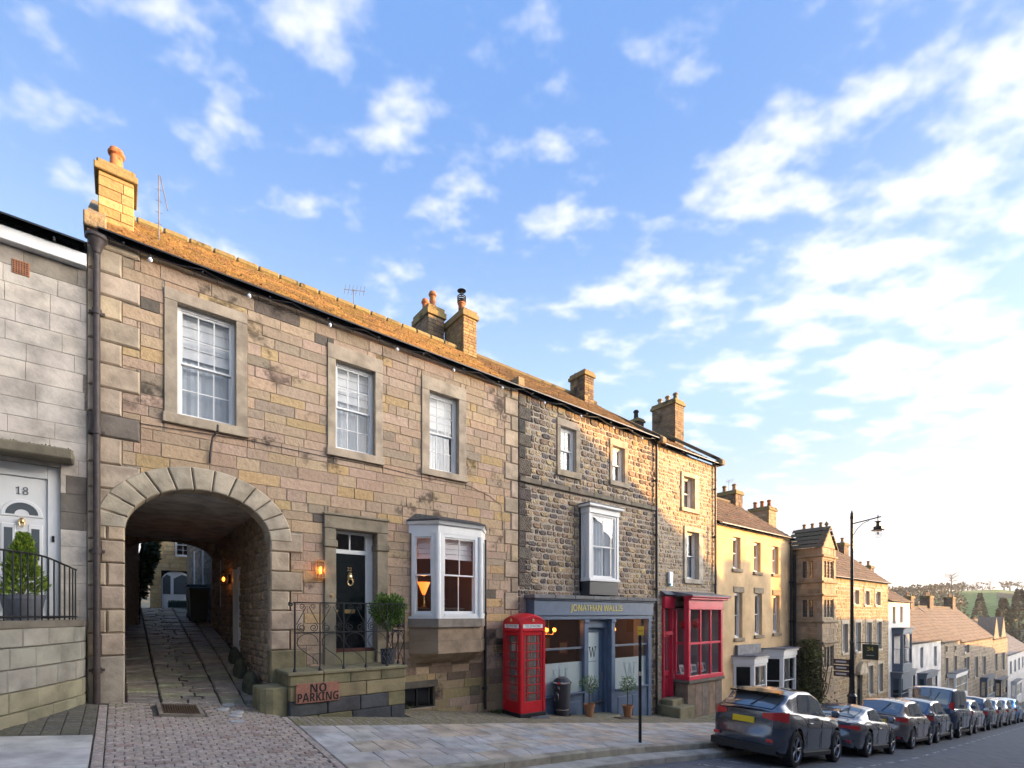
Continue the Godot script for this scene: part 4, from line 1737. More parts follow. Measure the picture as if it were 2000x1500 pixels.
func front_steps() -> void:
	var t := thing("front_steps", "mossy stone doorstep platform with side step below the black front door", "steps", Vector3(3.2, G(3), 0.4))
	# platform: facing stones in three courses and paving slabs on top
	var mb := MB.new()
	mb.col = Color(0.16, 0.14, 0.09)
	mb.box(Vector3(2.24, -0.9, 0.03), Vector3(4.28, 0.27, 0.79))
	put(t, "core", mb, M.stone)
	var rows := [[-0.95, -0.42, 0], [-0.42, -0.16, 1], [-0.16, 0.09, 2], [0.09, 0.30, 3]]
	for r in rows:
		var u := 2.21
		while u < 4.29:
			var l := R.randf_range(0.45, 0.8)
			var e := minf(u + l, 4.30)
			if 4.30 - e < 0.2:
				e = 4.30
			mb = MB.new()
			var cc := Color(0.27, 0.235, 0.12)
			if r[2] == 3:
				cc = Color(0.26, 0.225, 0.12)
			elif r[2] == 2:
				cc = Color(0.30, 0.245, 0.13)
			elif r[2] == 1:
				cc = Color(0.10, 0.10, 0.105) if u < 3.6 and R.randf() < 0.8 else Color(0.27, 0.23, 0.12)
			else:
				cc = Color(0.075, 0.078, 0.085) if R.randf() < 0.8 else Color(0.22, 0.19, 0.10)
			mb.col = jit(cc, 0.12)
			mb.box(Vector3(u + 0.004, r[0] + 0.004, 0.72), Vector3(e - 0.004, r[1] - 0.004, 0.85 + R.randf_range(-0.006, 0.01)), 0.014)
			put(t, "facing_stone", mb, M.dressed)
			u = e
		for z in [[0.03, 0.38], [0.38, 0.72]]:
			for sd in 2:
				mb = MB.new()
				mb.col = jit(Color(0.25, 0.22, 0.12), 0.12)
				mb.box(Vector3(2.20 if sd == 0 else 4.20, r[0] + 0.004, z[0] + 0.003), Vector3(2.30 if sd == 0 else 4.30, r[1] - 0.004, z[1] - 0.003), 0.012)
				put(t, "facing_stone", mb, M.dressed)
	for x in [[2.17, 2.75], [2.75, 3.5], [3.5, 4.33]]:
		for z in [[0.01, 0.45], [0.45, 0.89]]:
			mb = MB.new()
			mb.col = jit(Color(0.27, 0.24, 0.14), 0.1)
			mb.box(Vector3(x[0] + 0.003, 0.27, z[0] + 0.003), Vector3(x[1] - 0.003, 0.335, z[1] - 0.003), 0.014)
			put(t, "top_slab", mb, M.dressed)
	# lower side step with a rounded corner
	var pl := PackedVector2Array([Vector2(1.80, -0.10), Vector2(2.20, -0.10), Vector2(2.20, -0.74), Vector2(1.98, -0.76), Vector2(1.88, -0.72), Vector2(1.81, -0.62)])
	for k in 2:
		mb = MB.new()
		mb.col = jit(Color(0.29, 0.26, 0.14), 0.06)
		mb.xf = Transform3D(Basis(Vector3(1, 0, 0), Vector3(0, 0, -1), Vector3(0, 1, 0)), Vector3.ZERO)
		var rev := pl.duplicate()
		if Geometry2D.is_polygon_clockwise(rev):
			rev.reverse()
		if k == 0:
			mb.prism(rev, -0.7, 0.09, 0.02)
		else:
			var sm := PackedVector2Array()
			for q in rev:
				sm.append(Vector2(lerpf(q.x, 2.2, 0.12), lerpf(q.y, -0.4, 0.12)))
			continue
		put(t, "side_step", mb, M.dressed)
	railing()
	# sign
	var s := thing("no_parking_sign", "reddish brown board lettered NO PARKING on the doorstep wall", "sign", Vector3(2.68, -0.05, 0.87))
	var tl := -0.01
	mb = MB.new()
	mb.xf = Transform3D(Basis(Vector3(0, 0, 1), tl), Vector3(2.66, -0.03, 0.866))
	mb.box(Vector3(-0.36, -0.165, 0), Vector3(0.36, 0.165, 0.022), 0.004)
	put(s, "board", mb, M.wood_sign)
	text_part(s, "lettering", "NO", Vector3(2.66, 0.045, 0.890), 0.20, 0.004, M.ink, tl, 0.98, "Droid Sans", 700)
	text_part(s, "lettering", "PARKING", Vector3(2.66, -0.105, 0.890), 0.20, 0.004, M.ink, tl, 0.80, "Droid Sans", 700)
	for x in [-0.34, 0.34]:
		for y in [-0.145, 0.145]:
			mb = MB.new()
			mb.ball(Vector3(2.66 + x, -0.03 + y, 0.888), 0.008, 6)
			put(s, "screw", mb, M.brown_iron)
	# bay tree
	bay_tree("bay_tree", "clipped ball bay tree in a dark lattice pot on the doorstep", Vector3(4.10, 0.335, 0.50), 0.30, 1.36, 0.36, true, 3000)


func bay_tree(called: String, label: String, b: Vector3, pot_h: float, ball_y: float, r: float, lattice: bool, leaves: int, group := "", pm: Material = null) -> Node3D:
	var t := thing(called, label, "plant", b, group)
	var mb := MB.new()
	var pr := 0.135
	if lattice:
		mb.lathe([Vector2(0, 0), Vector2(pr * 0.86, 0), Vector2(pr, pot_h * 0.94), Vector2(pr * 1.06, pot_h * 0.95), Vector2(pr * 1.06, pot_h), Vector2(pr * 0.92, pot_h), Vector2(pr * 0.9, pot_h * 0.85)], b, 20)
	else:
		mb.lathe([Vector2(0, 0), Vector2(pr * 0.72, 0), Vector2(pr * 1.0, pot_h * 0.8), Vector2(pr * 1.12, pot_h * 0.82), Vector2(pr * 1.15, pot_h), Vector2(pr * 1.0, pot_h), Vector2(pr * 0.95, pot_h * 0.85)], b, 20)
	var pot := put(t, "pot", mb, pm if pm else M.grey_paint)
	if lattice:
		mb = MB.new()
		for k in 12:
			for d in [-1, 1]:
				var pts := []
				for s in 5:
					var f := s / 4.0
					var a: float = TAU * (k + d * f * 1.5) / 12.0
					var rr := lerpf(pr * 0.87, pr, f) + 0.004
					pts.append(b + Vector3(cos(a) * rr, 0.02 + f * pot_h * 0.85, sin(a) * rr))
				mb.tube(pts, 0.005, 4)
		put(pot, "lattice", mb, M.lead)
	mb = MB.new()
	mb.lathe([Vector2(pr * 0.92, pot_h * 0.88), Vector2(0, pot_h * 0.9)], b, 14)
	put(t, "soil", mb, M.soil)
	mb = MB.new()
	var c := Vector3(b.x, ball_y, b.z)
	for k in (3 if lattice else 1):
		var o := Vector3(cos(k * 2.1), 0, sin(k * 2.1)) * (0.02 if lattice else 0.0)
		mb.tube([b + o + Vector3(0, pot_h * 0.85, 0), b - o + Vector3(0, (c.y - b.y) * 0.5, 0), c + o], 0.013, 6)
	for k in 14:
		var d := Vector3(R.randf_range(-1, 1), R.randf_range(-0.4, 1), R.randf_range(-1, 1)).normalized()
		mb.cyl(c - Vector3(0, r * 0.3, 0), c + d * r * 0.75, 0.006, 0.003, 5, false)
	put(t, "stem", mb, M.bark)
	mb = MB.new()
	for i in leaves:
		var d := Vector3(R.randfn(), R.randfn(), R.randfn()).normalized()
		var rad := r * pow(R.randf(), 0.35) * (0.86 + 0.14 * sin(d.x * 7.0 + d.y * 5.0))
		var p := c + d * rad * Vector3(1, 1.0, 1).length() / sqrt(3.0)
		mb.col = jit(pick([Color(0.07, 0.13, 0.03), Color(0.11, 0.19, 0.04), Color(0.16, 0.24, 0.05), Color(0.21, 0.29, 0.07)]), 0.25)
		var dir := (d + Vector3(R.randf_range(-0.7, 0.7), R.randf_range(-0.2, 0.9), R.randf_range(-0.7, 0.7))).normalized()
		mb.leaf(p, dir, r * R.randf_range(0.16, 0.26), 0.20, R)
	put(t, "foliage", mb, M.leaf)
	return t


func spiral(c: Vector3, r: float, start: float, turns: float, dir: int, n := 14) -> Array:
	var o := []
	for i in n + 1:
		var f := float(i) / n
		var a := start + dir * f * turns * TAU
		var rr := r * (1.0 - 0.75 * f)
		o.append(c + Vector3(cos(a) * rr, sin(a) * rr, 0))
	return o


func railing() -> void:
	var t := thing("doorstep_railing", "black wrought iron scrollwork railing round the doorstep platform", "railing", Vector3(3.3, 0.335, 0.8))
	var yb := 0.335
	var yt := 1.50
	var ym := 0.99
	var z := 0.82
	var us := [2.30, 2.71, 3.12, 3.53, 3.94, 4.29]
	# front panel, then the return to the wall
	for side in 2:
		var xf := Transform3D()
		var xs := us
		if side == 1:
			xf = Transform3D(Basis(Vector3(0, 0, -1), Vector3(0, 1, 0), Vector3(1, 0, 0)), Vector3(4.29, 0, z))
			xs = [0.0, 0.26, 0.52, 0.77]
		var zz := z if side == 0 else 0.0
		var mb := MB.new()
		mb.xf = xf
		mb.box(Vector3(xs[0] - 0.03, yt - 0.012, zz - 0.018), Vector3(xs[-1] + 0.02, yt + 0.010, zz + 0.018), 0.004)
		mb.box(Vector3(xs[0], ym - 0.010, zz - 0.012), Vector3(xs[-1], ym + 0.010, zz + 0.012), 0.003)
		put(t, "rail", mb, M.black_iron)
		for i in xs.size():
			if side == 1 and i == 0:
				continue
			mb = MB.new()
			mb.xf = xf
			var thick := 0.016 if i == 0 and side == 0 else 0.011
			mb.cyl(Vector3(xs[i], yb, zz), Vector3(xs[i], yt, zz), thick, thick, 8)
			mb.lathe([Vector2(0.03, yb), Vector2(0.03, yb + 0.03), Vector2(0.018, yb + 0.07)], Vector3(xs[i], 0, zz), 8)
			put(t, "upright", mb, M.black_iron)
		for i in xs.size() - 1:
			var a: float = xs[i]
			var b: float = xs[i + 1]
			var m := (a + b) / 2
			var w := b - a
			mb = MB.new()
			mb.xf = xf
			# upper part: V bars and scrolls at top and middle
			mb.tube([Vector3(a + w * 0.06, ym + 0.14, zz), Vector3(m - w * 0.05, yt - 0.06, zz)], 0.007, 5)
			mb.tube([Vector3(b - w * 0.06, ym + 0.14, zz), Vector3(m + w * 0.05, yt - 0.06, zz)], 0.007, 5)
			for sg in [-1, 1]:
				mb.tube(spiral(Vector3(m + sg * w * 0.24, ym + 0.085, zz), w * 0.19, PI / 2, 1.6, -sg), 0.007, 5)
				mb.tube(spiral(Vector3(m + sg * w * 0.20, yt - 0.06, zz), w * 0.12, -PI / 2, 1.3, sg), 0.006, 5)
			# lower part: a hoop and an S bar
			var hoop := []
			for s in 11:
				var an := PI * s / 10.0
				hoop.append(Vector3(m + cos(an) * w * 0.42, ym - 0.17 + sin(an) * 0.15, zz))
			mb.tube(hoop, 0.007, 5)
			var sb := []
			for s in 11:
				var f := s / 10.0
				sb.append(Vector3(m - w * 0.42 + w * 0.84 * smoothstep(0.0, 1.0, f), lerpf(ym - 0.17, yb + 0.10, f), zz))
			mb.tube(sb, 0.007, 5)
			put(t, "scrollwork", mb, M.black_iron)
	var mb := MB.new()
	mb.tube(spiral(Vector3(2.235, yt - 0.03, z), 0.04, PI / 2, 1.4, 1), 0.011, 6)
	put(t, "end_scroll", mb, M.black_iron)


# ---------------------------------------------------------------- neighbour on the left
func house_18() -> void:
	var u0 := -6.0
	var u1 := A0
	var h := thing("pale_house", "pale sandstone block house with white front door numbered 18", "house", Vector3(-3, G(-3), 0))
	var pal := [Color(0.60, 0.53, 0.46), Color(0.62, 0.55, 0.475), Color(0.59, 0.52, 0.445), Color(0.63, 0.555, 0.47)]
	var color_p := func(u: float, y: float) -> Color:
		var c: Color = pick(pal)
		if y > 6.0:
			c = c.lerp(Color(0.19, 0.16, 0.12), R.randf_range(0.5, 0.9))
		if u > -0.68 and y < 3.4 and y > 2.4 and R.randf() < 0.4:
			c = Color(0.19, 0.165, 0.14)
		return c
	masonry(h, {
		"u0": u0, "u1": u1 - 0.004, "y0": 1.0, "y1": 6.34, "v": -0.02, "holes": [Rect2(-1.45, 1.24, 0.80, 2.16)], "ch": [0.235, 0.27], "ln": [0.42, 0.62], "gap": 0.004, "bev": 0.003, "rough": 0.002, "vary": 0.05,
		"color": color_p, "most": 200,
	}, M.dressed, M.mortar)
	# white fascia, gutter, roof
	boxpart(h, "fascia_board", Vector3(u0, 6.34, -0.05), Vector3(u1 - 0.005, 6.52, 0.10), M.white, 0.006)
	gutter_run(h, u0, u1 - 0.02, 6.60, 0.17)
	slate_roof(h, u0, u1 - 0.03, 0.12, 6.62, -2.8, 8.3, 14, 0.3, [Color(0.07, 0.065, 0.065), Color(0.09, 0.075, 0.07), Color(0.16, 0.10, 0.06)])
	shell(h, u0, u1 - 0.01, 0.0, 6.5, 8.3, 0.0, -2.8, M.mortar)
	# terracotta air brick
	var mb := MB.new()
	mb.box(Vector3(-1.14, 5.98, -0.03), Vector3(-0.965, 6.17, -0.008), 0.004)
	var ab := put(h, "air_brick", mb, M.terracotta)
	mb = MB.new()
	for i in 6:
		for j in 6:
			mb.box(Vector3(-1.128 + i * 0.026, 5.995 + j * 0.028, -0.010), Vector3(-1.128 + i * 0.026 + 0.014, 5.995 + j * 0.028 + 0.015, -0.005))
	put(ab, "vent_hole", mb, M.ink)
	# stone canopy
	mb = MB.new()
	mb.col = Color(0.22, 0.19, 0.13)
	mb.box(Vector3(-1.9, 3.45, -0.1), Vector3(-0.50, 3.60, 0.34), 0.02)
	put(h, "door_canopy", mb, M.dressed)
	mb = MB.new()
	for i in 260:
		mb.col = jit(Color(0.09, 0.10, 0.03), 0.4)
		mb.leaf(Vector3(R.randf_range(-1.9, -0.5), 3.595, R.randf_range(-0.05, 0.33)), Vector3(R.randf_range(-1, 1), 0.8, R.randf_range(-1, 1)).normalized(), 0.03, 0.4, R)
	put(h, "moss", mb, M.leaf, "stuff")
	# door
	var v := -0.10
	mb = MB.new()
	mb.box(Vector3(-1.45, 1.26, v - 0.07), Vector3(-1.33, 3.40, v + 0.02), 0.006)
	mb.box(Vector3(-0.79, 1.26, v - 0.07), Vector3(-0.65, 3.40, v + 0.02), 0.006)
	mb.box(Vector3(-1.33, 3.22, v - 0.07), Vector3(-0.79, 3.40, v + 0.018), 0.006)
	put(h, "door_frame", mb, M.white)
	mb = MB.new()
	mb.box(Vector3(-1.325, 1.27, v - 0.06), Vector3(-0.795, 3.215, v - 0.01), 0.005)
	var door := put(h, "door", mb, M.white)
	var cx := -1.05
	mb = MB.new()
	var arc := PackedVector2Array()
	for i in 13:
		var t := PI * i / 12.0
		arc.append(Vector2(cx + 0.215 * cos(t), 2.66 + 0.24 * sin(t)))
	mb.prism(arc, v - 0.02, v + 0.004, 0.006)
	put(door, "fan_moulding", mb, M.white)
	mb = MB.new()
	arc = PackedVector2Array()
	for i in 13:
		var t := PI * i / 12.0
		arc.append(Vector2(cx + 0.165 * cos(t), 2.69 + 0.165 * sin(t)))
	for i in 9:
		var t := PI - PI * i / 8.0
		arc.append(Vector2(cx + 0.075 * cos(t), 2.69 + 0.07 * sin(t)))
	mb.prism(arc, v - 0.01, v + 0.007, 0.0)
	put(door, "fan_glass", mb, M.car_glass)
	for s in [-1, 1]:
		var x: float = cx + s * 0.135
		mb = MB.new()
		mb.box(Vector3(x - 0.075, 1.98, v - 0.02), Vector3(x + 0.075, 2.56, v + 0.003), 0.008)
		put(door, "panel", mb, M.white)
		boxpart(door, "panel_glass", Vector3(x - 0.042, 2.06, v - 0.01), Vector3(x + 0.042, 2.50, v + 0.006), M.car_glass)
		mb = MB.new()
		mb.box(Vector3(x - 0.075, 1.36, v - 0.02), Vector3(x + 0.075, 1.86, v + 0.003), 0.008)
		mb.box(Vector3(x - 0.05, 1.40, v - 0.02), Vector3(x + 0.05, 1.82, v + 0.008), 0.008)
		put(door, "panel", mb, M.white)
	text_part(door, "door_number", "18", Vector3(cx, 3.02, v - 0.004), 0.145, 0.008, M.lead, 0, 0.85, "Droid Serif")
	mb = MB.new()
	mb.ball(Vector3(cx, 2.60, v + 0.02), 0.035, 10, 1.3)
	mb.tube([Vector3(cx - 0.03, 2.60, v + 0.03), Vector3(cx - 0.02, 2.53, v + 0.035), Vector3(cx, 2.51, v + 0.036), Vector3(cx + 0.02, 2.53, v + 0.035), Vector3(cx + 0.03, 2.60, v + 0.03)], 0.009, 6)
	put(door, "knocker", mb, M.brass)
	boxpart(door, "letterbox", Vector3(cx - 0.16, 1.89, v - 0.008), Vector3(cx + 0.03, 1.955, v + 0.012), M.brass, 0.005)
	boxpart(h, "door_bell", Vector3(-0.745, 2.33, v + 0.02), Vector3(-0.715, 2.42, v + 0.04), M.ink, 0.006)
	# landing with its slanting block wall
	var lw := thing("landing_wall", "weathered concrete block wall carrying the landing in front of the white door", "wall", Vector3(-1.2, G(-1), 0.8))
	var path := [Vector2(-0.385, 0.0), Vector2(-0.40, 0.27), Vector2(-0.72, 1.04), Vector2(-1.03, 1.66), Vector2(-1.45, 2.25), Vector2(-2.2, 2.6), Vector2(-3.5, 2.7)]
	var dist := 0.0
	var ys := [-0.3, 0.16, 0.40, 0.66, 0.91, 1.14]
	for k in ys.size() - 1:
		var s := 0.0 - (0.2 if k % 2 else 0.0)
		var total := 0.0
		for i in path.size() - 1:
			total += path[i].distance_to(path[i + 1])
		while s < total:
			var e := s + R.randf_range(0.40, 0.55)
			var a := along(path, maxf(s, 0.0) + 0.003)
			var b := along(path, minf(e, total) - 0.003)
			mb = MB.new()
			mb.col = jit(Color(0.38, 0.36, 0.30) if k > 1 else Color(0.36, 0.33, 0.22), 0.08)
			# outward side is towards +u
			var d := (b - a).normalized()
			var nn := Vector2(d.y, -d.x) * -1.0
			if nn.x + nn.y < 0:
				nn = -nn
			wall_block(mb, a, b, nn, ys[k] + 0.004, ys[k + 1] - 0.004)
			put(lw, "block", mb, M.flag)
			s = e
	mb = MB.new()
	mb.col = Color(0.20, 0.18, 0.14)
	var pg := PackedVector2Array()
	for q in path:
		pg.append(q + Vector2(0.015, 0.015))
	pg.append(Vector2(-3.5, 0.0))
	var ix := Geometry2D.triangulate_polygon(pg)
	for i in range(0, ix.size(), 3):
		for yy in [1.225]:
			var a := pg[ix[i]]
			var b := pg[ix[i + 1]]
			var c := pg[ix[i + 2]]
			if (b - a).cross(c - a) > 0:
				var tmp := b
				b = c
				c = tmp
			mb.tri(Vector3(a.x, yy, a.y), Vector3(b.x, yy, b.y), Vector3(c.x, yy, c.y))
	for i in path.size() - 1:
		var a: Vector2 = pg[i]
		var b: Vector2 = pg[i + 1]
		mb.quad(Vector3(b.x, 1.14, b.y), Vector3(a.x, 1.14, a.y), Vector3(a.x, 1.225, a.y), Vector3(b.x, 1.225, b.y))
		var ai := a - Vector2(0.06, 0.03)
		var bi := b - Vector2(0.06, 0.03)
		mb.quad(Vector3(bi.x, -0.3, bi.y), Vector3(ai.x, -0.3, ai.y), Vector3(ai.x, 1.14, ai.y), Vector3(bi.x, 1.14, bi.y))
	put(lw, "landing_slab", mb, M.dressed)
	# curved railing
	var rl := thing("landing_railing", "plain black iron bar railing curving round the landing of the white door", "railing", Vector3(-1.0, 1.225, 1.0))
	var rp := [Vector2(-0.47, 0.20), Vector2(-0.52, 0.42), Vector2(-0.70, 0.80), Vector2(-0.95, 1.22), Vector2(-1.25, 1.62), Vector2(-1.6, 2.0), Vector2(-2.2, 2.3)]
	var tot := 0.0
	for i in rp.size() - 1:
		tot += rp[i].distance_to(rp[i + 1])
	for yy in [1.27, 1.93]:
		var pts := []
		for i in 25:
			var q := along(rp, tot * i / 24.0)
			var rise: float = 0.0 if yy < 1.5 else 0.12 * smoothstep(0.0, 0.9, tot * i / 24.0)
			pts.append(Vector3(q.x, yy + rise, q.y))
		mb = MB.new()
		mb.tube(pts, 0.013, 6)
		put(rl, "rail", mb, M.black_iron)
	var s := 0.03
	while s < tot:
		var q := along(rp, s)
		mb = MB.new()
		mb.cyl(Vector3(q.x, 1.225, q.y), Vector3(q.x, 1.93 + 0.12 * smoothstep(0.0, 0.9, s), q.y), 0.009, 0.009, 6)
		put(rl, "bar", mb, M.black_iron)
		s += 0.105
	# conifer in a grey pot
	var c := thing("potted_conifer", "bright green cone shaped conifer in a square grey planter", "plant", Vector3(-0.98, 1.23, 0.45))
	mb = MB.new()
	var b0 := Vector3(-0.98, 1.23, 0.45)
	mb.lathe([Vector2(0, 0), Vector2(0.16, 0), Vector2(0.215, 0.27), Vector2(0.225, 0.27), Vector2(0.225, 0.33), Vector2(0.19, 0.33), Vector2(0.18, 0.26)], b0, 4)
	put(c, "planter", mb, M.lead)
	mb = MB.new()
	mb.lathe([Vector2(0.19, 0.29), Vector2(0, 0.30)], b0, 4)
	put(c, "soil", mb, M.soil)
	mb = MB.new()
	mb.cyl(b0 + Vector3(0, 0.28, 0), b0 + Vector3(0, 1.0, 0), 0.015, 0.005, 6)
	put(c, "trunk", mb, M.bark)
	mb = MB.new()
	for i in 2600:
		var f := pow(R.randf(), 0.8)
		var rr := 0.235 * pow(1.0 - f, 0.75) + 0.015
		var an := R.randf() * TAU
		rr *= 0.88 + 0.2 * sin(an * 3.0 + f * 9.0)
		var rad := rr * pow(R.randf(), 0.3)
		var p := b0 + Vector3(cos(an) * rad, 0.31 + f * 0.80, sin(an) * rad)
		mb.col = jit(pick([Color(0.16, 0.24, 0.03), Color(0.24, 0.33, 0.04), Color(0.11, 0.19, 0.03), Color(0.30, 0.38, 0.05)]), 0.2)
		mb.leaf(p, (Vector3(cos(an), 1.1, sin(an)) + Vector3(R.randf_range(-0.5, 0.5), 0, R.randf_range(-0.5, 0.5))).normalized(), R.randf_range(0.04, 0.075), 0.28, R)
	put(c, "foliage", mb, M.leaf)


func along(path: Array, s: float) -> Vector2:
	for i in path.size() - 1:
		var l: float = path[i].distance_to(path[i + 1])
		if s <= l or i == path.size() - 2:
			return path[i].lerp(path[i + 1], minf(s / l, 1.0))
		s -= l
	return path[-1]


func wall_block(mb: MB, a: Vector2, b: Vector2, nn: Vector2, y0: float, y1: float) -> void:
	var e := 0.012
	var d := (b - a).normalized() * e
	var f := nn * R.randf_range(0.0, 0.006)
	var o := [Vector3(a.x, y0, a.y), Vector3(b.x, y0, b.y), Vector3(b.x, y1, b.y), Vector3(a.x, y1, a.y)]
	var ai := a + d + nn * e + f
	var bi := b - d + nn * e + f
	var q := [Vector3(ai.x, y0 + e, ai.y), Vector3(bi.x, y0 + e, bi.y), Vector3(bi.x, y1 - e, bi.y), Vector3(ai.x, y1 - e, ai.y)]
	# which way round faces outwards
	var flip := (Vector3(b.x - a.x, 0, b.y - a.y).cross(Vector3(0, 1, 0))).dot(Vector3(nn.x, 0, nn.y)) < 0.0
	if flip:
		mb.quad(q[3], q[2], q[1], q[0])
	else:
		mb.quad(q[0], q[1], q[2], q[3])
	for i in 4:
		var j := (i + 1) % 4
		if flip:
			mb.quad(q[i], q[j], o[j], o[i])
		else:
			mb.quad(o[i], o[j], q[j], q[i])
	var bk := nn * 0.12
	for i in 4:
		var j := (i + 1) % 4
		var oi: Vector3 = o[i] - Vector3(bk.x, 0, bk.y)
		var oj: Vector3 = o[j] - Vector3(bk.x, 0, bk.y)
		mb.quad(oi, oj, o[j], o[i])


# ---------------------------------------------------------------- the carriage passage and the yard behind it
func lane_y(v: float, u := 1.0) -> float:
	if v < -10.0:
		return 1.56
	var k := clampf(1.0 + v / 2.5, 0.0, 1.0)
	return lerpf(-0.12, G(u) - 0.01, k) + 0.168 * -minf(v, 0.0)


# a plane that faces up the street (local x runs along v), for walls seen from their end
func side_holder(t: Node3D, called: String, u: float, facing := -1) -> Node3D:
	var hd := Node3D.new()
	hd.name = called
	t.add_child(hd, true)
	var org: Vector3 = t.get_meta("origin")
	var b := Basis(Vector3(0, 0, 1), Vector3.UP, Vector3(-1, 0, 0)) if facing < 0 else Basis(Vector3(0, 0, -1), Vector3.UP, Vector3(1, 0, 0))
	hd.transform = Transform3D(b, Vector3(u, 0, 0) - org)
	hd.set_meta("origin", Vector3.ZERO)
	return hd


func passage() -> void:
	var p := thing("carriage_passage", "dark rubble walled carriage passage with plastered ceiling under the arch", "passage", Vector3(1.1, 0, -3.2))
	var hd := side_holder(p, "side_wall", 2.10)
	var brown := [Color(0.42, 0.32, 0.22), Color(0.47, 0.35, 0.24), Color(0.36, 0.28, 0.21), Color(0.50, 0.38, 0.26)]
	var cf := func(_u: float, _y: float) -> Color: return pick(brown)
	masonry(hd, {"u0": -6.5, "u1": -0.30, "y0": -0.5, "y1": 3.30, "v": 0.0, "holes": [Rect2(-3.55, 0.3, 0.72, 2.05), Rect2(-5.75, 1.5, 0.62, 1.25)], "ch": [0.10, 0.17], "ln": [0.13, 0.32], "gap": 0.016, "bev": 0.016, "rough": 0.016, "skew": 0.018, "round": true, "color": cf, "most": 160, "deep": 0.03}, M.rubble, M.mortar)
	# white door standing in its reveal and a small window
	boxpart(hd, "door", Vector3(-3.50, 0.3, -0.14), Vector3(-2.90, 2.32, -0.09), M.white)
	boxpart(hd, "door_post", Vector3(-3.55, 0.3, -0.12), Vector3(-3.49, 2.35, 0.02), M.white)
	boxpart(hd, "door_post", Vector3(-2.90, 0.3, -0.12), Vector3(-2.83, 2.35, 0.035), M.white)
	sash_window(hd, -5.75, -5.13, 1.5, 2.75, -0.03, 2, 1, 1)
	boxpart(hd, "backing", Vector3(-5.9, 0.2, -0.4), Vector3(-2.7, 3.0, -0.32), M.room_dark)
	hd.remove_meta("origin")
	var mb := MB.new()
	mb.col = Color(0.42, 0.33, 0.23)
	mb.box(Vector3(-0.20, -0.6, -6.5), Vector3(0.07, 3.3, -0.34))
	put(p, "left_wall", mb, M.rubble)
	mb = MB.new()
	mb.box(Vector3(0.07, 3.3, -6.5), Vector3(2.4, 3.42, -0.34))
	put(p, "ceiling", mb, M.plaster)
	# rear arch
	mb = MB.new()
	mb.col = Color(0.42, 0.33, 0.23)
	for pg: PackedVector2Array in Geometry2D.clip_polygons(rpoly(Rect2(0.07, -0.5, 2.05, 3.95)), arch_poly(1.08, 2.85, 0.96, 0.42, -1.0)):
		if Geometry2D.is_polygon_clockwise(pg):
			pg.reverse()
		mb.prism(pg, -6.7, -6.45, 0.0, true)
	put(p, "rear_arch", mb, M.rubble)
	# cobbled floor: slabs in three lanes
	var fl := thing("lane", "", "", Vector3(1, 0, -4), "", "structure")
	mb = MB.new()
	mb.col = Color(0.06, 0.055, 0.045)
	for i in 16:
		var a := -0.02 - i * 0.95
		var b := a - 0.95
		var l := -1.5 if i > 7 else 0.0
		mb.quad(Vector3(l, lane_y(a, l) - 0.04, a), Vector3(2.3, lane_y(a, 2.3) - 0.04, a), Vector3(2.3, lane_y(b, 2.3) - 0.04, b), Vector3(l, lane_y(b, l) - 0.04, b))
	put(fl, "bedding", mb, M.stone)
	var v := 0.10
	while v > -9.5:
		var d := R.randf_range(0.12, 0.26)
		var e := v - d
		for ln in [[0.09, 0.52], [0.53, 1.35], [1.36, 1.72], [1.73, 2.07]]:
			var cuts := [ln[0]]
			var n := 1 if ln[1] - ln[0] < 0.5 else (2 if R.randf() < 0.6 else 3)
			for q in range(1, n):
				cuts.append(lerpf(ln[0], ln[1], (q + R.randf_range(-0.2, 0.2)) / n))
			cuts.append(ln[1])
			for q in cuts.size() - 1:
				var x0: float = cuts[q] + 0.004
				var x1: float = cuts[q + 1] - 0.004
				mb = MB.new()
				mb.col = jit(pick([Color(0.36, 0.31, 0.24), Color(0.41, 0.34, 0.27), Color(0.31, 0.27, 0.22), Color(0.37, 0.34, 0.22)]), 0.18)
				var up := R.randf_range(-0.012, 0.016)
				var tl := R.randf_range(-0.012, 0.012)
				var k := 0.018
				var P := func(x: float, z: float, dy: float) -> Vector3: return Vector3(x, lane_y(z, x) + dy, z)
				var t := [P.call(x0 + k, v - k, up + tl), P.call(x1 - k, v - k, up - tl), P.call(x1 - k, e + k, up - tl), P.call(x0 + k, e + k, up + tl)]
				var o := [P.call(x0, v, -0.035), P.call(x1, v, -0.035), P.call(x1, e, -0.035), P.call(x0, e, -0.035)]
				mb.quad(t[0], t[1], t[2], t[3])
				for w in 4:
					mb.quad(o[w], o[(w + 1) % 4], t[(w + 1) % 4], t[w])
				put(fl, "cobble", mb, M.wet_stone)
		v = e
	# leaning guard stones
	for g in [[1.93, -0.75, 0.26], [1.90, -1.6, 0.24], [1.95, -2.5, 0.22]]:
		var gs := thing("guard_stone", "mossy rounded guard stone against the passage wall", "stone", Vector3(g[0], lane_y(g[1]), g[1]), "guard stones in the passage")
		mb = MB.new()
		mb.col = Color(0.10, 0.105, 0.06)
		var at := Vector3(g[0], lane_y(g[1], g[0]) - 0.05, g[1])
		mb.lathe([Vector2(g[2], 0), Vector2(g[2] * 0.95, g[2] * 0.6), Vector2(g[2] * 0.7, g[2] * 1.2), Vector2(g[2] * 0.3, g[2] * 1.55), Vector2(0, g[2] * 1.6)], at, 12, 0.55, 1.25)
		put(gs, "stone", mb, M.rubble)
	wall_lantern_side(Vector3(2.06, 2.14, -3.95))
	# drain grate in front of the arch, and pale discs
	var gr := thing("drain_grate", "rectangular rusty drain grate set in the paving before the arch", "grate", Vector3(0.73, H(0.73, 0.5), 0.53))
	mb = MB.new()
	var gy := func(u: float, v: float) -> float: return H(u, v) + 0.004
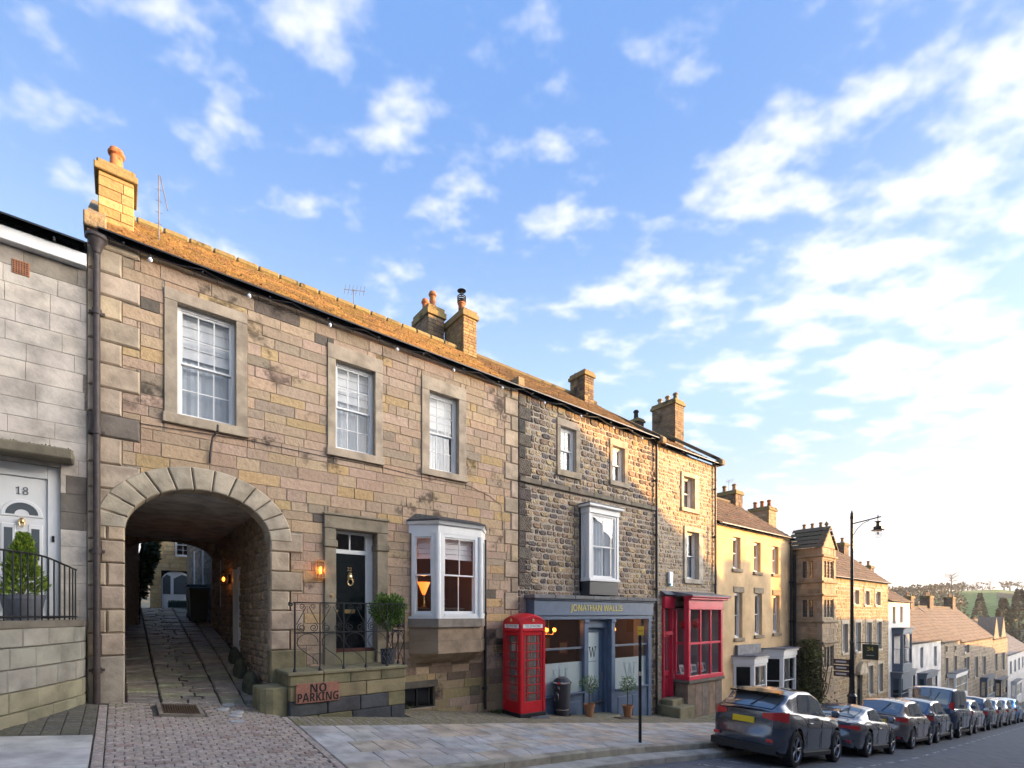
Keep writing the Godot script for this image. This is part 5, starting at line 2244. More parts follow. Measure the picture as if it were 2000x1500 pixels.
	for e in [[0.45, 1.01, 0.15, 0.20], [0.45, 1.01, 0.86, 0.91], [0.45, 0.50, 0.20, 0.86], [0.96, 1.01, 0.20, 0.86]]:
		bar_on(mb, e, gy, 0.012)
	put(gr, "frame", mb, M.flag_plain)
	for i in 15:
		mb = MB.new()
		var x := 0.505 + i * 0.0305
		bar_on(mb, [x, x + 0.017, 0.205, 0.855], gy, 0.006)
		put(gr, "grate_bar", mb, M.rust)
	for q in [[1.43, 0.12], [1.30, 0.46], [1.47, 0.66], [1.41, 0.90], [1.37, 1.28]]:
		var d := thing("paving_disc", "small round pale stone disc set in the mossy paving", "disc", Vector3(q[0], H(q[0], q[1]), q[1]), "pale discs by the arch")
		mb = MB.new()
		mb.col = Color(0.66, 0.65, 0.62)
		mb.lathe([Vector2(0.095, -0.01), Vector2(0.093, 0.016), Vector2(0.085, 0.022), Vector2(0, 0.022)], Vector3(q[0], H(q[0], q[1]), q[1]), 18)
		put(d, "disc", mb, M.flag)
	yard()


func bar_on(mb: MB, e: Array, hf: Callable, lift: float) -> void:
	var q := []
	for k in [[e[0], e[2]], [e[0], e[3]], [e[1], e[3]], [e[1], e[2]]]:
		q.append(Vector3(k[0], hf.call(k[0], k[1]) + lift, k[1]))
	mb.quad(q[0], q[1], q[2], q[3])
	for i in 4:
		var j := (i + 1) % 4
		var dn := Vector3(0, -lift - 0.03, 0)
		mb.quad(q[j] + dn, q[i] + dn, q[i], q[j])


func wall_lantern_side(b: Vector3) -> void:
	var t := thing("passage_lantern", "lit black lantern on the rubble wall inside the passage", "lantern", b)
	var mb := MB.new()
	mb.box(b + Vector3(-0.02, -0.10, -0.05), b + Vector3(0.04, 0.12, 0.05), 0.004)
	mb.lathe([Vector2(0.075, 0.13), Vector2(0.0, 0.22)], b + Vector3(-0.11, 0, 0), 6)
	mb.lathe([Vector2(0.05, -0.15), Vector2(0.06, -0.13), Vector2(0.0, -0.12)], b + Vector3(-0.11, 0, 0), 6)
	for k in 6:
		var a := TAU * k / 6.0
		mb.cyl(b + Vector3(-0.11 + cos(a) * 0.05, -0.13, -sin(a) * 0.05), b + Vector3(-0.11 + cos(a) * 0.07, 0.13, -sin(a) * 0.07), 0.006, 0.006, 4)
	put(t, "frame", mb, M.black_iron)
	mb = MB.new()
	mb.ball(b + Vector3(-0.11, 0.0, 0), 0.035, 8, 1.6)
	put(t, "bulb", mb, M.lamp_glow)
	var l := OmniLight3D.new()
	l.name = "passage_light"
	l.light_color = Color(1.0, 0.60, 0.25)
	l.light_energy = 0.01
	l.light_size = 0.03
	l.omni_range = 10.0
	l.omni_attenuation = 2.0
	l.shadow_enabled = true
	t.add_child(l)
	l.position = Vector3(-0.11, 0, 0)


func yard() -> void:
	# whitewashed wall with ivy on the left of the lane
	var w := thing("whitewashed_wall", "whitewashed rubble wall under the ivy beyond the arch", "wall", Vector3(0.2, lane_y(-8), -9))
	var hd := side_holder(w, "wall_face", 0.42, 1)
	var cf := func(_u: float, _y: float) -> Color: return pick([Color(0.42, 0.40, 0.37), Color(0.34, 0.32, 0.29), Color(0.50, 0.48, 0.45), Color(0.22, 0.20, 0.17)])
	masonry(hd, {"u0": 6.75, "u1": 13.0, "y0": 0.5, "y1": 3.4, "v": 0.0, "ch": [0.10, 0.17], "ln": [0.14, 0.3], "gap": 0.014, "bev": 0.015, "rough": 0.016, "skew": 0.015, "round": true, "color": cf, "most": 60}, M.rubble, M.mortar)
	hd.remove_meta("origin")
	var iv := thing("ivy", "dark green ivy hanging over the whitewashed wall beyond the arch", "ivy", Vector3(0.5, 2.2, -8.2))
	var mb := MB.new()
	for k in 22:
		var z := -6.9 - R.randf() * 3.0
		mb.tube([Vector3(0.44, lane_y(z), z), Vector3(0.47, 1.8 + R.randf(), z + R.randf_range(-0.3, 0.3)), Vector3(0.5, 3.2, z + R.randf_range(-0.4, 0.4))], 0.012, 4)
	put(iv, "stem", mb, M.bark)
	mb = MB.new()
	for i in 5200:
		var z := -6.75 - R.randf() * 3.4
		var y := 1.75 + pow(R.randf(), 0.7) * 2.2
		if y < 2.2 and R.randf() < 0.6:
			continue
		var bul := 0.18 + 0.34 * clampf((y - 1.9) * 0.8, 0, 1) * (0.7 + 0.4 * sin(z * 4.0) * sin(y * 5.0))
		mb.col = jit(pick([Color(0.025, 0.06, 0.02), Color(0.04, 0.085, 0.025), Color(0.06, 0.12, 0.035)]), 0.25)
		mb.leaf(Vector3(0.42 + bul * R.randf_range(0.3, 1.0), y, z), Vector3(R.randf_range(0.2, 1), R.randf_range(-0.9, 0.3), R.randf_range(-0.7, 0.9)).normalized(), R.randf_range(0.06, 0.11), 0.42, R)
	put(iv, "leaves", mb, M.leaf)
	# house across the yard with a white arched door
	var h := thing("yard_house", "stone house with sunlight put into its golden colour across the yard with a white arched garage door", "house", Vector3(1.8, 1.56, -14))
	var gold := [Color(0.60, 0.45, 0.23), Color(0.56, 0.41, 0.21), Color(0.62, 0.48, 0.26)]  # gold tone put in for sunlight that does not reach this wall
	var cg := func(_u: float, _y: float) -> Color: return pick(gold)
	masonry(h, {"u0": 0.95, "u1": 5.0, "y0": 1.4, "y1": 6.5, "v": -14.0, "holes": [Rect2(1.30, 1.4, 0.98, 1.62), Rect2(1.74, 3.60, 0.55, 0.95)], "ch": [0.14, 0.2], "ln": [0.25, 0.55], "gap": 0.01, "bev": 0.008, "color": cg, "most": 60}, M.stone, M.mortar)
	sash_window(h, 1.74, 2.29, 3.60, 4.55, -14.06, 2, 2, 2)
	room(h, 1.74, 2.29, 3.6, 4.5, -14.3, 1.0, M.room_warm)
	mb = MB.new()
	var ap := arch_poly(1.79, 2.62, 0.49, 0.40, 1.5)
	mb.prism(ap, -14.2, -14.08, 0.02)
	var gd := put(h, "arched_door", mb, M.white)
	for s in [[1.345, 1.60], [1.70, 2.235]]:
		mb = MB.new()
		var q := PackedVector2Array([Vector2(s[0], 2.1), Vector2(s[1], 2.1), Vector2(s[1], 2.80), Vector2((s[0] + s[1]) / 2, 2.88), Vector2(s[0], 2.72)])
		mb.prism(q, -14.1, -14.07, 0.0)
		put(gd, "door_light", mb, M.car_glass)
	mb = MB.new()
	mb.quad(Vector3(1.2, 1.4, -14.35), Vector3(2.4, 1.4, -14.35), Vector3(2.4, 3.1, -14.35), Vector3(1.2, 3.1, -14.35))
	put(h, "backing", mb, M.room_dark)
	mb = MB.new()
	mb.box(Vector3(1.48, 1.56, -13.7), Vector3(2.35, 1.80, -13.35), 0.02)
	var tr := thing("green_trough", "low green planting trough in front of the white arched door", "planter", Vector3(1.9, 1.56, -13.5))
	put(tr, "trough", mb, M.bin_green)
	mb = MB.new()
	for i in 120:
		mb.col = jit(Color(0.08, 0.13, 0.03), 0.3)
		mb.leaf(Vector3(R.randf_range(1.5, 2.33), 1.79, R.randf_range(-13.68, -13.37)), Vector3(R.randf_range(-1, 1), 1.0, R.randf_range(-1, 1)).normalized(), 0.07, 0.3, R)
	put(tr, "plant", mb, M.leaf)
	# grey building along the right of the lane
	var g := thing("lane_house", "grey stone house with tall windows along the lane behind the arch", "house", Vector3(2.3, 1.0, -9))
	hd = side_holder(g, "wall_face", 2.12)
	var cgr := func(_u: float, _y: float) -> Color: return pick([Color(0.25, 0.22, 0.18), Color(0.30, 0.26, 0.21), Color(0.20, 0.18, 0.15)])
	masonry(hd, {"u0": -13.9, "u1": -6.72, "y0": 0.5, "y1": 4.4, "v": 0.0, "holes": [Rect2(-9.6, 2.1, 0.7, 1.5), Rect2(-11.9, 2.1, 0.7, 1.5)], "ch": [0.14, 0.22], "ln": [0.2, 0.5], "gap": 0.012, "bev": 0.01, "skew": 0.01, "color": cgr, "most": 60}, M.rubble, M.mortar)
	for x in [-9.6, -11.9]:
		sash_window(hd, x, x + 0.7, 2.1, 3.6, -0.03, 2, 2, 2)
	boxpart(hd, "backing", Vector3(-12.5, 1.5, -0.5), Vector3(-8.5, 4.0, -0.4), M.room_dark)
	hd.remove_meta("origin")
	for k in 2:
		var bz := -7.15 - k * 0.62
		var b := thing("wheelie_bin", ["dark green wheelie bin at the far end of the passage", "dark wheelie bin behind another bin beyond the passage"][k], "bin", Vector3(1.78, lane_y(bz), bz))
		var y := lane_y(bz)
		mb = MB.new()
		var lo := PackedVector2Array([Vector2(1.60, bz - 0.2), Vector2(1.98, bz - 0.2), Vector2(1.98, bz + 0.2), Vector2(1.60, bz + 0.2)])
		var hi := PackedVector2Array([Vector2(1.55, bz - 0.25), Vector2(2.03, bz - 0.25), Vector2(2.03, bz + 0.25), Vector2(1.55, bz + 0.25)])
		for i in 4:
			var j := (i + 1) % 4
			mb.quad(Vector3(lo[j].x, y + 0.04, lo[j].y), Vector3(lo[i].x, y + 0.04, lo[i].y), Vector3(hi[i].x, y + 0.92, hi[i].y), Vector3(hi[j].x, y + 0.92, hi[j].y))
		put(b, "body", mb, M.bin_green)
		boxpart(b, "lid", Vector3(1.53, y + 0.92, bz - 0.28), Vector3(2.05, y + 1.0, bz + 0.29), M.bin_green, 0.03)
		mb = MB.new()
		mb.cyl(Vector3(1.58, y + 0.08, bz - 0.22), Vector3(1.63, y + 0.08, bz - 0.22), 0.09, 0.09, 12)
		mb.cyl(Vector3(1.95, y + 0.08, bz - 0.22), Vector3(2.0, y + 0.08, bz - 0.22), 0.09, 0.09, 12)
		put(b, "wheel", mb, M.rubber)


# ---------------------------------------------------------------- the shop houses down the street
func rubble_colors(list: Array) -> Callable:
	return func(_u: float, _y: float) -> Color: return pick(list)


func shop_b() -> void:
	var u0 := A1 + 0.004
	var u1 := 13.55
	var h := thing("rubble_shop_house", "brown rubble stone house over the blue painted shopfront", "house", Vector3(u0, G(8), 0))
	var wins := [[[9.14, 10.03, 5.03, 6.58], [9.27, 9.86, 5.20, 6.38]], [[11.29, 12.13, 5.12, 6.50], [11.41, 11.96, 5.27, 6.31]]]
	var holes := [Rect2(10.02, 1.9, 1.3, 2.4), Rect2(8.2, -2.2, 4.6, 3.5)]
	var solid := [Rect2(u0, 4.62, u1 - u0, 0.15), Rect2(7.9, -2.4, 5.2, 4.2)]
	for w in wins:
		holes.append(Rect2(w[1][0], w[1][2], w[1][1] - w[1][0], w[1][3] - w[1][2]))
		solid.append(Rect2(w[0][0], w[0][2], w[0][1] - w[0][0], w[0][3] - w[0][2]))
	# quoins on the left edge
	var y := -2.0
	var k := 0
	while y < 6.8:
		var hh := minf(R.randf_range(0.30, 0.42), 6.85 - y)
		var r := Rect2(u0, y, 0.42 if k % 2 else 0.24, hh)
		if y > 1.8:
			solid.append(r)
			var mb := MB.new()
			mb.col = jit(pick([Color(0.12, 0.10, 0.085), Color(0.20, 0.165, 0.13), Color(0.10, 0.09, 0.085)]), 0.15)
			mb.prism(rpoly(r.grow(-0.006)), -0.1, 0.02, 0.015)
			put(h, "quoin", mb, M.rubble)
		y += hh
		k += 1
	var pal := [Color(0.319, 0.225, 0.152), Color(0.406, 0.290, 0.189), Color(0.246, 0.189, 0.145), Color(0.464, 0.341, 0.217), Color(0.174, 0.145, 0.131), Color(0.362, 0.275, 0.203), Color(0.522, 0.392, 0.232)]
	masonry(h, {"u0": u0, "u1": u1, "y0": -2.3, "y1": 6.88, "v": 0.0, "holes": holes, "solid": solid, "ch": [0.135, 0.19], "ln": [0.16, 0.34], "gap": 0.022, "bev": 0.02, "rough": 0.014, "skew": 0.012, "round": true, "vary": 0.18, "color": rubble_colors(pal), "deep": 0.02}, M.rubble, M.mortar_pale)
	var mb := MB.new()
	var u := u0
	while u < u1:
		mb = MB.new()
		var e := minf(u + R.randf_range(0.7, 1.1), u1)
		mb.col = jit(Color(0.20, 0.17, 0.13), 0.1)
		mb.box(Vector3(u + 0.003, 4.63, -0.1), Vector3(e - 0.003, 4.76, 0.075), 0.012)
		put(h, "string_course_stone", mb, M.dressed)
		u = e
	for w in wins:
		surround(h, w[0], w[1], 0.0, 0.02, Color(0.38, 0.31, 0.23))
		sash_window(h, w[1][0], w[1][1], w[1][2], w[1][3], -0.10, 2 if w[1][0] < 10 else 1, 1, 1, {"curtain": 0.28, "sky_net": true})
		room(h, w[1][0], w[1][1], w[1][2], w[1][3], -0.3, 2.0, M.room)
	var rp := [Color(0.15, 0.10, 0.07), Color(0.18, 0.12, 0.075), Color(0.12, 0.09, 0.065), Color(0.20, 0.14, 0.08)]
	slate_roof(h, u0, u1, 0.10, 6.92, -2.6, 8.95, 17, 0.26, rp)
	shell(h, u0, u1, -2.3, 6.88, 8.95, 0.0, -2.6, M.mortar)
	mb = MB.new()
	mb.col = Color(0.18, 0.15, 0.09)
	mb.box(Vector3(u0, 8.90, -2.74), Vector3(u1, 9.02, -2.46), 0.03)
	put(h, "ridge", mb, M.stone)
	boxpart(h, "gable_kneeler", Vector3(A1 - 0.10, 6.98, -0.2), Vector3(A1 + 0.12, 7.2, 0.12), M.stone_plain, 0.02)
	gutter_run(h, A1 + 0.03, u1, 6.92, 0.15)
	var bk := [Color(0.17, 0.13, 0.09), Color(0.22, 0.16, 0.10), Color(0.14, 0.11, 0.085)]
	var st := chimney(h, 7.67, 8.13, -3.35, -2.3, 8.4, 10.07, 0.24, [Color(0.30, 0.22, 0.12), Color(0.26, 0.19, 0.11), Color(0.34, 0.25, 0.13)], M.stone, 0.085, 0.2, 0)
	mb = MB.new()
	mb.col = Color(0.46, 0.19, 0.10)
	mb.lathe([Vector2(0.13, 10.05), Vector2(0.125, 10.12), Vector2(0.10, 10.16), Vector2(0.095, 10.42), Vector2(0.12, 10.44), Vector2(0.12, 10.48)], Vector3(7.9, 0, -2.75), 14)
	put(st, "chimney_pot", mb, M.stone)
	mb = MB.new()
	for i in 4:
		mb.lathe([Vector2(0.115, 10.48 + i * 0.055), Vector2(0.135, 10.50 + i * 0.055), Vector2(0.115, 10.52 + i * 0.055)], Vector3(7.9, 0, -2.75), 14)
	mb.cyl(Vector3(7.9, 10.68, -2.75), Vector3(7.9, 10.86, -2.75), 0.015, 0.015, 6)
	mb.lathe([Vector2(0.0, 10.90), Vector2(0.13, 10.84), Vector2(0.0, 10.83)], Vector3(7.9, 0, -2.75), 14)
	put(st, "cowl", mb, M.black_iron)
	chimney(h, 12.37, 12.83, -2.7, -2.0, 8.2, 9.66, 0.2, bk + [Color(0.34, 0.25, 0.14)], M.stone, 0.085, 0.2, 0)
	mb = MB.new()
	for s in [[1.0, 6.6], [0, 6.5]]:
		mb.tube([Vector3(12.3, 9.0, -2.2), Vector3(12.3, 9.35, -2.2), Vector3(12.1, 9.35, -2.2)], 0.012, 5)
		mb.tube([Vector3(12.1, 9.2, -2.2), Vector3(12.1, 9.5, -2.2)], 0.012, 5)
	put(h, "aerial", mb, M.black_iron)
	pipe(h, 13.50, -1.9, 6.85, 0.07, 0.04, M.black_iron)
	oriel_b(h)
	shopfront_b()


func flat_box_bay(h: Node3D, a: float, b: float, v: float, y0: float, y1: float, m: Material) -> void:
	# corner posts, sill and head of a box bay
	for x in [a, b]:
		boxpart(h, "bay_post", Vector3(x - 0.05, y0, v - 0.10), Vector3(x + 0.05, y1, v), m, 0.006)
		boxpart(h, "bay_post", Vector3(x - 0.04, y0, 0.0), Vector3(x + 0.04, y1, 0.05), m, 0.004)


func side_sash(h: Node3D, u: float, v0: float, v1: float, y0: float, y1: float, o := {}) -> void:
	var hd := side_holder(h, "side_window", u)
	sash_window(hd, v0, v1, y0, y1, 0.0, o.get("cols", 1), o.get("rt", 1), o.get("rb", 1), o)
	hd.remove_meta("origin")


func oriel_b(h: Node3D) -> void:
	var a := 10.07
	var b := 11.30
	var v := 0.32
	flat_box_bay(h, a + 0.03, b - 0.03, v, 2.30, 4.10, M.white_dull)
	boxpart(h, "bay_head", Vector3(a - 0.03, 4.10, 0.0), Vector3(b + 0.03, 4.27, v + 0.02), M.white_dull, 0.01)
	boxpart(h, "bay_cornice", Vector3(a - 0.12, 4.27, 0.0), Vector3(b + 0.12, 4.34, v + 0.12), M.white_dull, 0.015)
	boxpart(h, "bay_roof", Vector3(a - 0.13, 4.34, 0.0), Vector3(b + 0.13, 4.37, v + 0.13), M.lead, 0.006)
	boxpart(h, "bay_sill", Vector3(a - 0.03, 2.22, 0.0), Vector3(b + 0.03, 2.30, v + 0.04), M.white_dull, 0.01)
	var mb := MB.new()
	mb.prism(PackedVector2Array([Vector2(a, 1.84), Vector2(b, 1.84), Vector2(b, 2.22), Vector2(a, 2.22)]), 0.0, v, 0.01)
	put(h, "bay_apron", mb, M.grey_paint)
	sash_window(h, a + 0.10, b - 0.10, 2.30, 4.10, v - 0.02, 2, 1, 1, {"curtain": 0.24, "sky_net": true, "mat": M.white_dull})
	side_sash(h, a + 0.005, 0.06, v - 0.11, 2.30, 4.10, {"mat": M.white_dull})
	room(h, a, b, 2.3, 4.1, 0.0, 2.0, M.room)


func panel_door(par: Node3D, a: float, b: float, y0: float, y1: float, v: float, m: Material, glass_from := 0.45, gm: Material = null) -> MeshInstance3D:
	var mb := MB.new()
	var st := (b - a) * 0.16
	var gy := lerpf(y0, y1, glass_from)
	mb.box(Vector3(a, y0, v - 0.05), Vector3(a + st, y1, v), 0.004)
	mb.box(Vector3(b - st, y0, v - 0.05), Vector3(b, y1, v), 0.004)
	mb.box(Vector3(a + st, y1 - st, v - 0.05), Vector3(b - st, y1, v - 0.001), 0.004)
	mb.box(Vector3(a + st, gy - st, v - 0.05), Vector3(b - st, gy, v - 0.001), 0.004)
	mb.box(Vector3(a + st, y0, v - 0.05), Vector3(b - st, y0 + st * 1.4, v - 0.001), 0.004)
	var d := put(par, "door", mb, m)
	mb = MB.new()
	mb.box(Vector3(a + st, y0 + st, v - 0.045), Vector3(b - st, gy - st, v - 0.025))
	mb.box(Vector3(a + st * 1.3, y0 + st * 1.7, v - 0.03), Vector3(lerpf(a, b, 0.48), gy - st * 1.3, v - 0.012), 0.01)
	mb.box(Vector3(lerpf(a, b, 0.52), y0 + st * 1.7, v - 0.03), Vector3(b - st * 1.3, gy - st * 1.3, v - 0.012), 0.01)
	put(d, "panel", mb, m)
	mb = MB.new()
	mb.box(Vector3(a + st, gy, v - 0.03), Vector3(b - st, y1 - st, v - 0.024))
	put(d, "door_glass", mb, gm if gm else M.car_glass)
	return d


func shopfront_b() -> void:
	var v := 0.24
	var gy := G(10.4)
	var s := thing("blue_shopfront", "slate blue shopfront with gold lettering and two plate glass windows", "shopfront", Vector3(10.4, gy, 0.1))
	var lo := -2.1
	# roof slab, fascia, frieze
	var u := 7.98
	while u < 13.05:
		var mb := MB.new()
		var e := minf(u + 0.72, 13.08)
		mb.col = jit(Color(0.20, 0.20, 0.205), 0.08)
		mb.box(Vector3(u + 0.003, 1.70, 0.0), Vector3(e - 0.003, 1.80, v + 0.17), 0.012)
		put(s, "roof_slab", mb, M.flag)
		u = e
	boxpart(s, "fascia", Vector3(8.06, 1.27, 0.0), Vector3(13.0, 1.66, v + 0.07), M.blue, 0.008)
	boxpart(s, "cornice", Vector3(8.03, 1.655, 0.0), Vector3(13.03, 1.70, v + 0.12), M.blue, 0.015)
	boxpart(s, "frieze", Vector3(8.06, 1.16, 0.0), Vector3(13.0, 1.265, v + 0.03), M.blue, 0.01)
	text_part(s, "lettering", "JONATHAN WALLIS", Vector3(10.42, 1.475, v + 0.075), 0.235, 0.012, M.gold, 0, 1.07)
	# pilasters
	for x in [8.10, 9.93, 11.06, 12.80]:
		boxpart(s, "pilaster", Vector3(x, lo, v - 0.16), Vector3(x + 0.17, 1.16, v + 0.02), M.blue, 0.012)
		boxpart(s, "pilaster_cap", Vector3(x - 0.02, 1.06, v - 0.16), Vector3(x + 0.19, 1.16, v + 0.05), M.blue, 0.015)
	# windows with transom, frosted foot
	for w in [[8.27, 9.93, 0], [11.23, 12.80, 1]]:
		var y0 := -0.80 if w[2] == 0 else -0.86
		boxpart(s, "stall_riser", Vector3(w[0], lo, v - 0.14), Vector3(w[1], y0 - 0.05, v - 0.02), M.blue, 0.01)
		boxpart(s, "sill", Vector3(w[0], y0 - 0.05, v - 0.14), Vector3(w[1], y0, v + 0.05), M.blue, 0.012)
		for q in [[w[0] + 0.15, lerpf(w[0], w[1], 0.47)], [lerpf(w[0], w[1], 0.53), w[1] - 0.12]]:
			boxpart(s, "riser_panel", Vector3(q[0], -1.75, v - 0.05), Vector3(q[1], y0 - 0.25, v - 0.005), M.blue, 0.012)
		boxpart(s, "transom", Vector3(w[0], 0.36, v - 0.11), Vector3(w[1], 0.42, v - 0.03), M.grey_blue, 0.008)
		var mb := MB.new()
		mb.quad(Vector3(w[0], y0, v - 0.07), Vector3(w[1], y0, v - 0.07), Vector3(w[1], 1.16, v - 0.07), Vector3(w[0], 1.16, v - 0.07))
		put(s, "shop_window", mb, M.glass)
		mb = MB.new()
		mb.quad(Vector3(w[0], y0, v - 0.078), Vector3(w[1], y0, v - 0.078), Vector3(w[1], 0.02, v - 0.078), Vector3(w[0], 0.02, v - 0.078))
		put(s, "frosted_film", mb, M.frost)
		var mid: float = lerpf(w[0], w[1], 0.5)
		text_part(s, "monogram", "W", Vector3(mid, -0.42, v - 0.066), 0.75, 0.002, M.frost_ink, 0, 0.75, "Droid Serif")
	# recessed door with frosted glass
	var d := panel_door(s, 10.18, 10.98, -1.52, 0.92, v - 0.26, M.blue, 0.30, M.frost)
	boxpart(s, "door_head", Vector3(10.10, 0.92, v - 0.32), Vector3(11.06, 1.16, v - 0.14), M.blue, 0.01)
	for x in [10.10, 10.98]:
		boxpart(s, "door_reveal", Vector3(x, -1.6, v - 0.32), Vector3(x + 0.08, 0.92, v - 0.15), M.blue, 0.006)
	text_part(d, "monogram", "W", Vector3(10.58, 0.22, v - 0.282), 0.42, 0.003, M.ink, 0, 0.75, "Droid Serif")
	boxpart(d, "door_text", Vector3(10.40, -0.05, v - 0.283), Vector3(10.76, -0.035, v - 0.281), M.grey_blue)
	var mb := MB.new()
	mb.tube([Vector3(10.92, -0.35, v - 0.25), Vector3(10.92, -0.35, v - 0.21), Vector3(10.92, -0.62, v - 0.21), Vector3(10.92, -0.62, v - 0.25)], 0.012, 6)
	put(d, "pull_handle", mb, M.chrome)
	mb = MB.new()
	mb.col = Color(0.30, 0.265, 0.17)
	mb.box(Vector3(10.02, -2.0, v - 0.35), Vector3(11.12, -1.53, v + 0.32), 0.03)
	put(s, "doorstep", mb, M.dressed)
	# the shop room with a chandelier and pictures
	mb = MB.new()
	var A := 8.0
	var B := 13.0
	var y0 := -1.2
	var y1 := 1.35
	var z := -3.0
	mb.quad(Vector3(A, y0, z), Vector3(B, y0, z), Vector3(B, y1, z), Vector3(A, y1, z))
	mb.quad(Vector3(A, y0, 0.1), Vector3(A, y0, z), Vector3(A, y1, z), Vector3(A, y1, 0.1))
	mb.quad(Vector3(B, y0, z), Vector3(B, y0, 0.1), Vector3(B, y1, 0.1), Vector3(B, y1, z))
	mb.quad(Vector3(A, y0, 0.1), Vector3(B, y0, 0.1), Vector3(B, y0, z), Vector3(A, y0, z))
	mb.quad(Vector3(A, y1, z), Vector3(B, y1, z), Vector3(B, y1, 0.1), Vector3(A, y1, 0.1))
	put(s, "room", mb, M.room)
	for q in [[9.35, 0.85, -0.55], [11.95, 0.82, -0.6]]:
		var c := thing("chandelier", "small lit candle chandelier glowing inside the blue shop", "chandelier", Vector3(q[0], q[1], q[2]), "lit chandeliers in the blue shop")
		mb = MB.new()
		mb.cyl(Vector3(q[0], q[1] - 0.1, q[2]), Vector3(q[0], 1.35, q[2]), 0.008, 0.008, 5)
		for k in 5:
			var a := TAU * k / 5
			mb.tube([Vector3(q[0], q[1] - 0.1, q[2]), Vector3(q[0] + cos(a) * 0.14, q[1] - 0.12, q[2] + sin(a) * 0.14), Vector3(q[0] + cos(a) * 0.2, q[1] - 0.02, q[2] + sin(a) * 0.2)], 0.008, 5)
		put(c, "arm", mb, M.brass)
		for k in 5:
			var a := TAU * k / 5
			mb = MB.new()
			mb.ball(Vector3(q[0] + cos(a) * 0.2, q[1] + 0.02, q[2] + sin(a) * 0.2), 0.036, 8, 1.6)
			put(c, "bulb", mb, M.lamp_glow)
		var l := OmniLight3D.new()
		l.name = "shop_light"
		l.light_color = Color(1.0, 0.68, 0.36)
		l.light_energy = 0.10
		l.light_size = 0.15
		l.omni_range = 8.0
		l.omni_attenuation = 2.0
		l.shadow_enabled = true
		c.add_child(l)
		l.position = Vector3(0, 0.12, 0)
	for q in [[8.55, 0.25, 0.45], [9.35, 0.35, 0.4], [9.75, -0.05, 0.35], [11.5, 0.3, 0.35], [12.3, 0.1, 0.45]]:
		var p := thing("framed_picture", "small framed picture on the back wall of the blue shop", "picture", Vector3(q[0], q[1], -2.97), "pictures inside the blue shop")
		boxpart(p, "frame", Vector3(q[0] - q[2] / 2, q[1] - 0.2, -2.99), Vector3(q[0] + q[2] / 2, q[1] + 0.25, -2.96), M.wood_sign)
		boxpart(p, "print", Vector3(q[0] - q[2] / 2 + 0.05, q[1] - 0.15, -2.96), Vector3(q[0] + q[2] / 2 - 0.05, q[1] + 0.20, -2.955), M.paper)
	# two olive bushes in clay pots by the door
	bay_tree("olive_bush", "small grey green bush in a terracotta pot, up the street from the blue shop door", Vector3(9.80, H(9.8, 0.55), 0.55), 0.34, H(9.8, 0.5) + 0.86, 0.27, false, 420, "potted bushes at the blue shop", M.pot_clay)
	bay_tree("olive_bush", "small grey green bush in a terracotta pot, down the street from the blue shop door", Vector3(11.42, H(11.42, 0.55), 0.55), 0.34, H(11.4, 0.5) + 0.92, 0.27, false, 420, "potted bushes at the blue shop", M.pot_clay)
	var mt := thing("doormat", "flat brown doormat on the paving before the blue shop door", "mat", Vector3(11.0, H(11, 0.8), 0.8))
	mb = MB.new()
	slab(mb, upward(10.65, 11.35, 0.68, 0.98), 0.02, Vector2.ZERO, 0.006, 0.0)
	put(mt, "mat", mb, M.wood_dark)


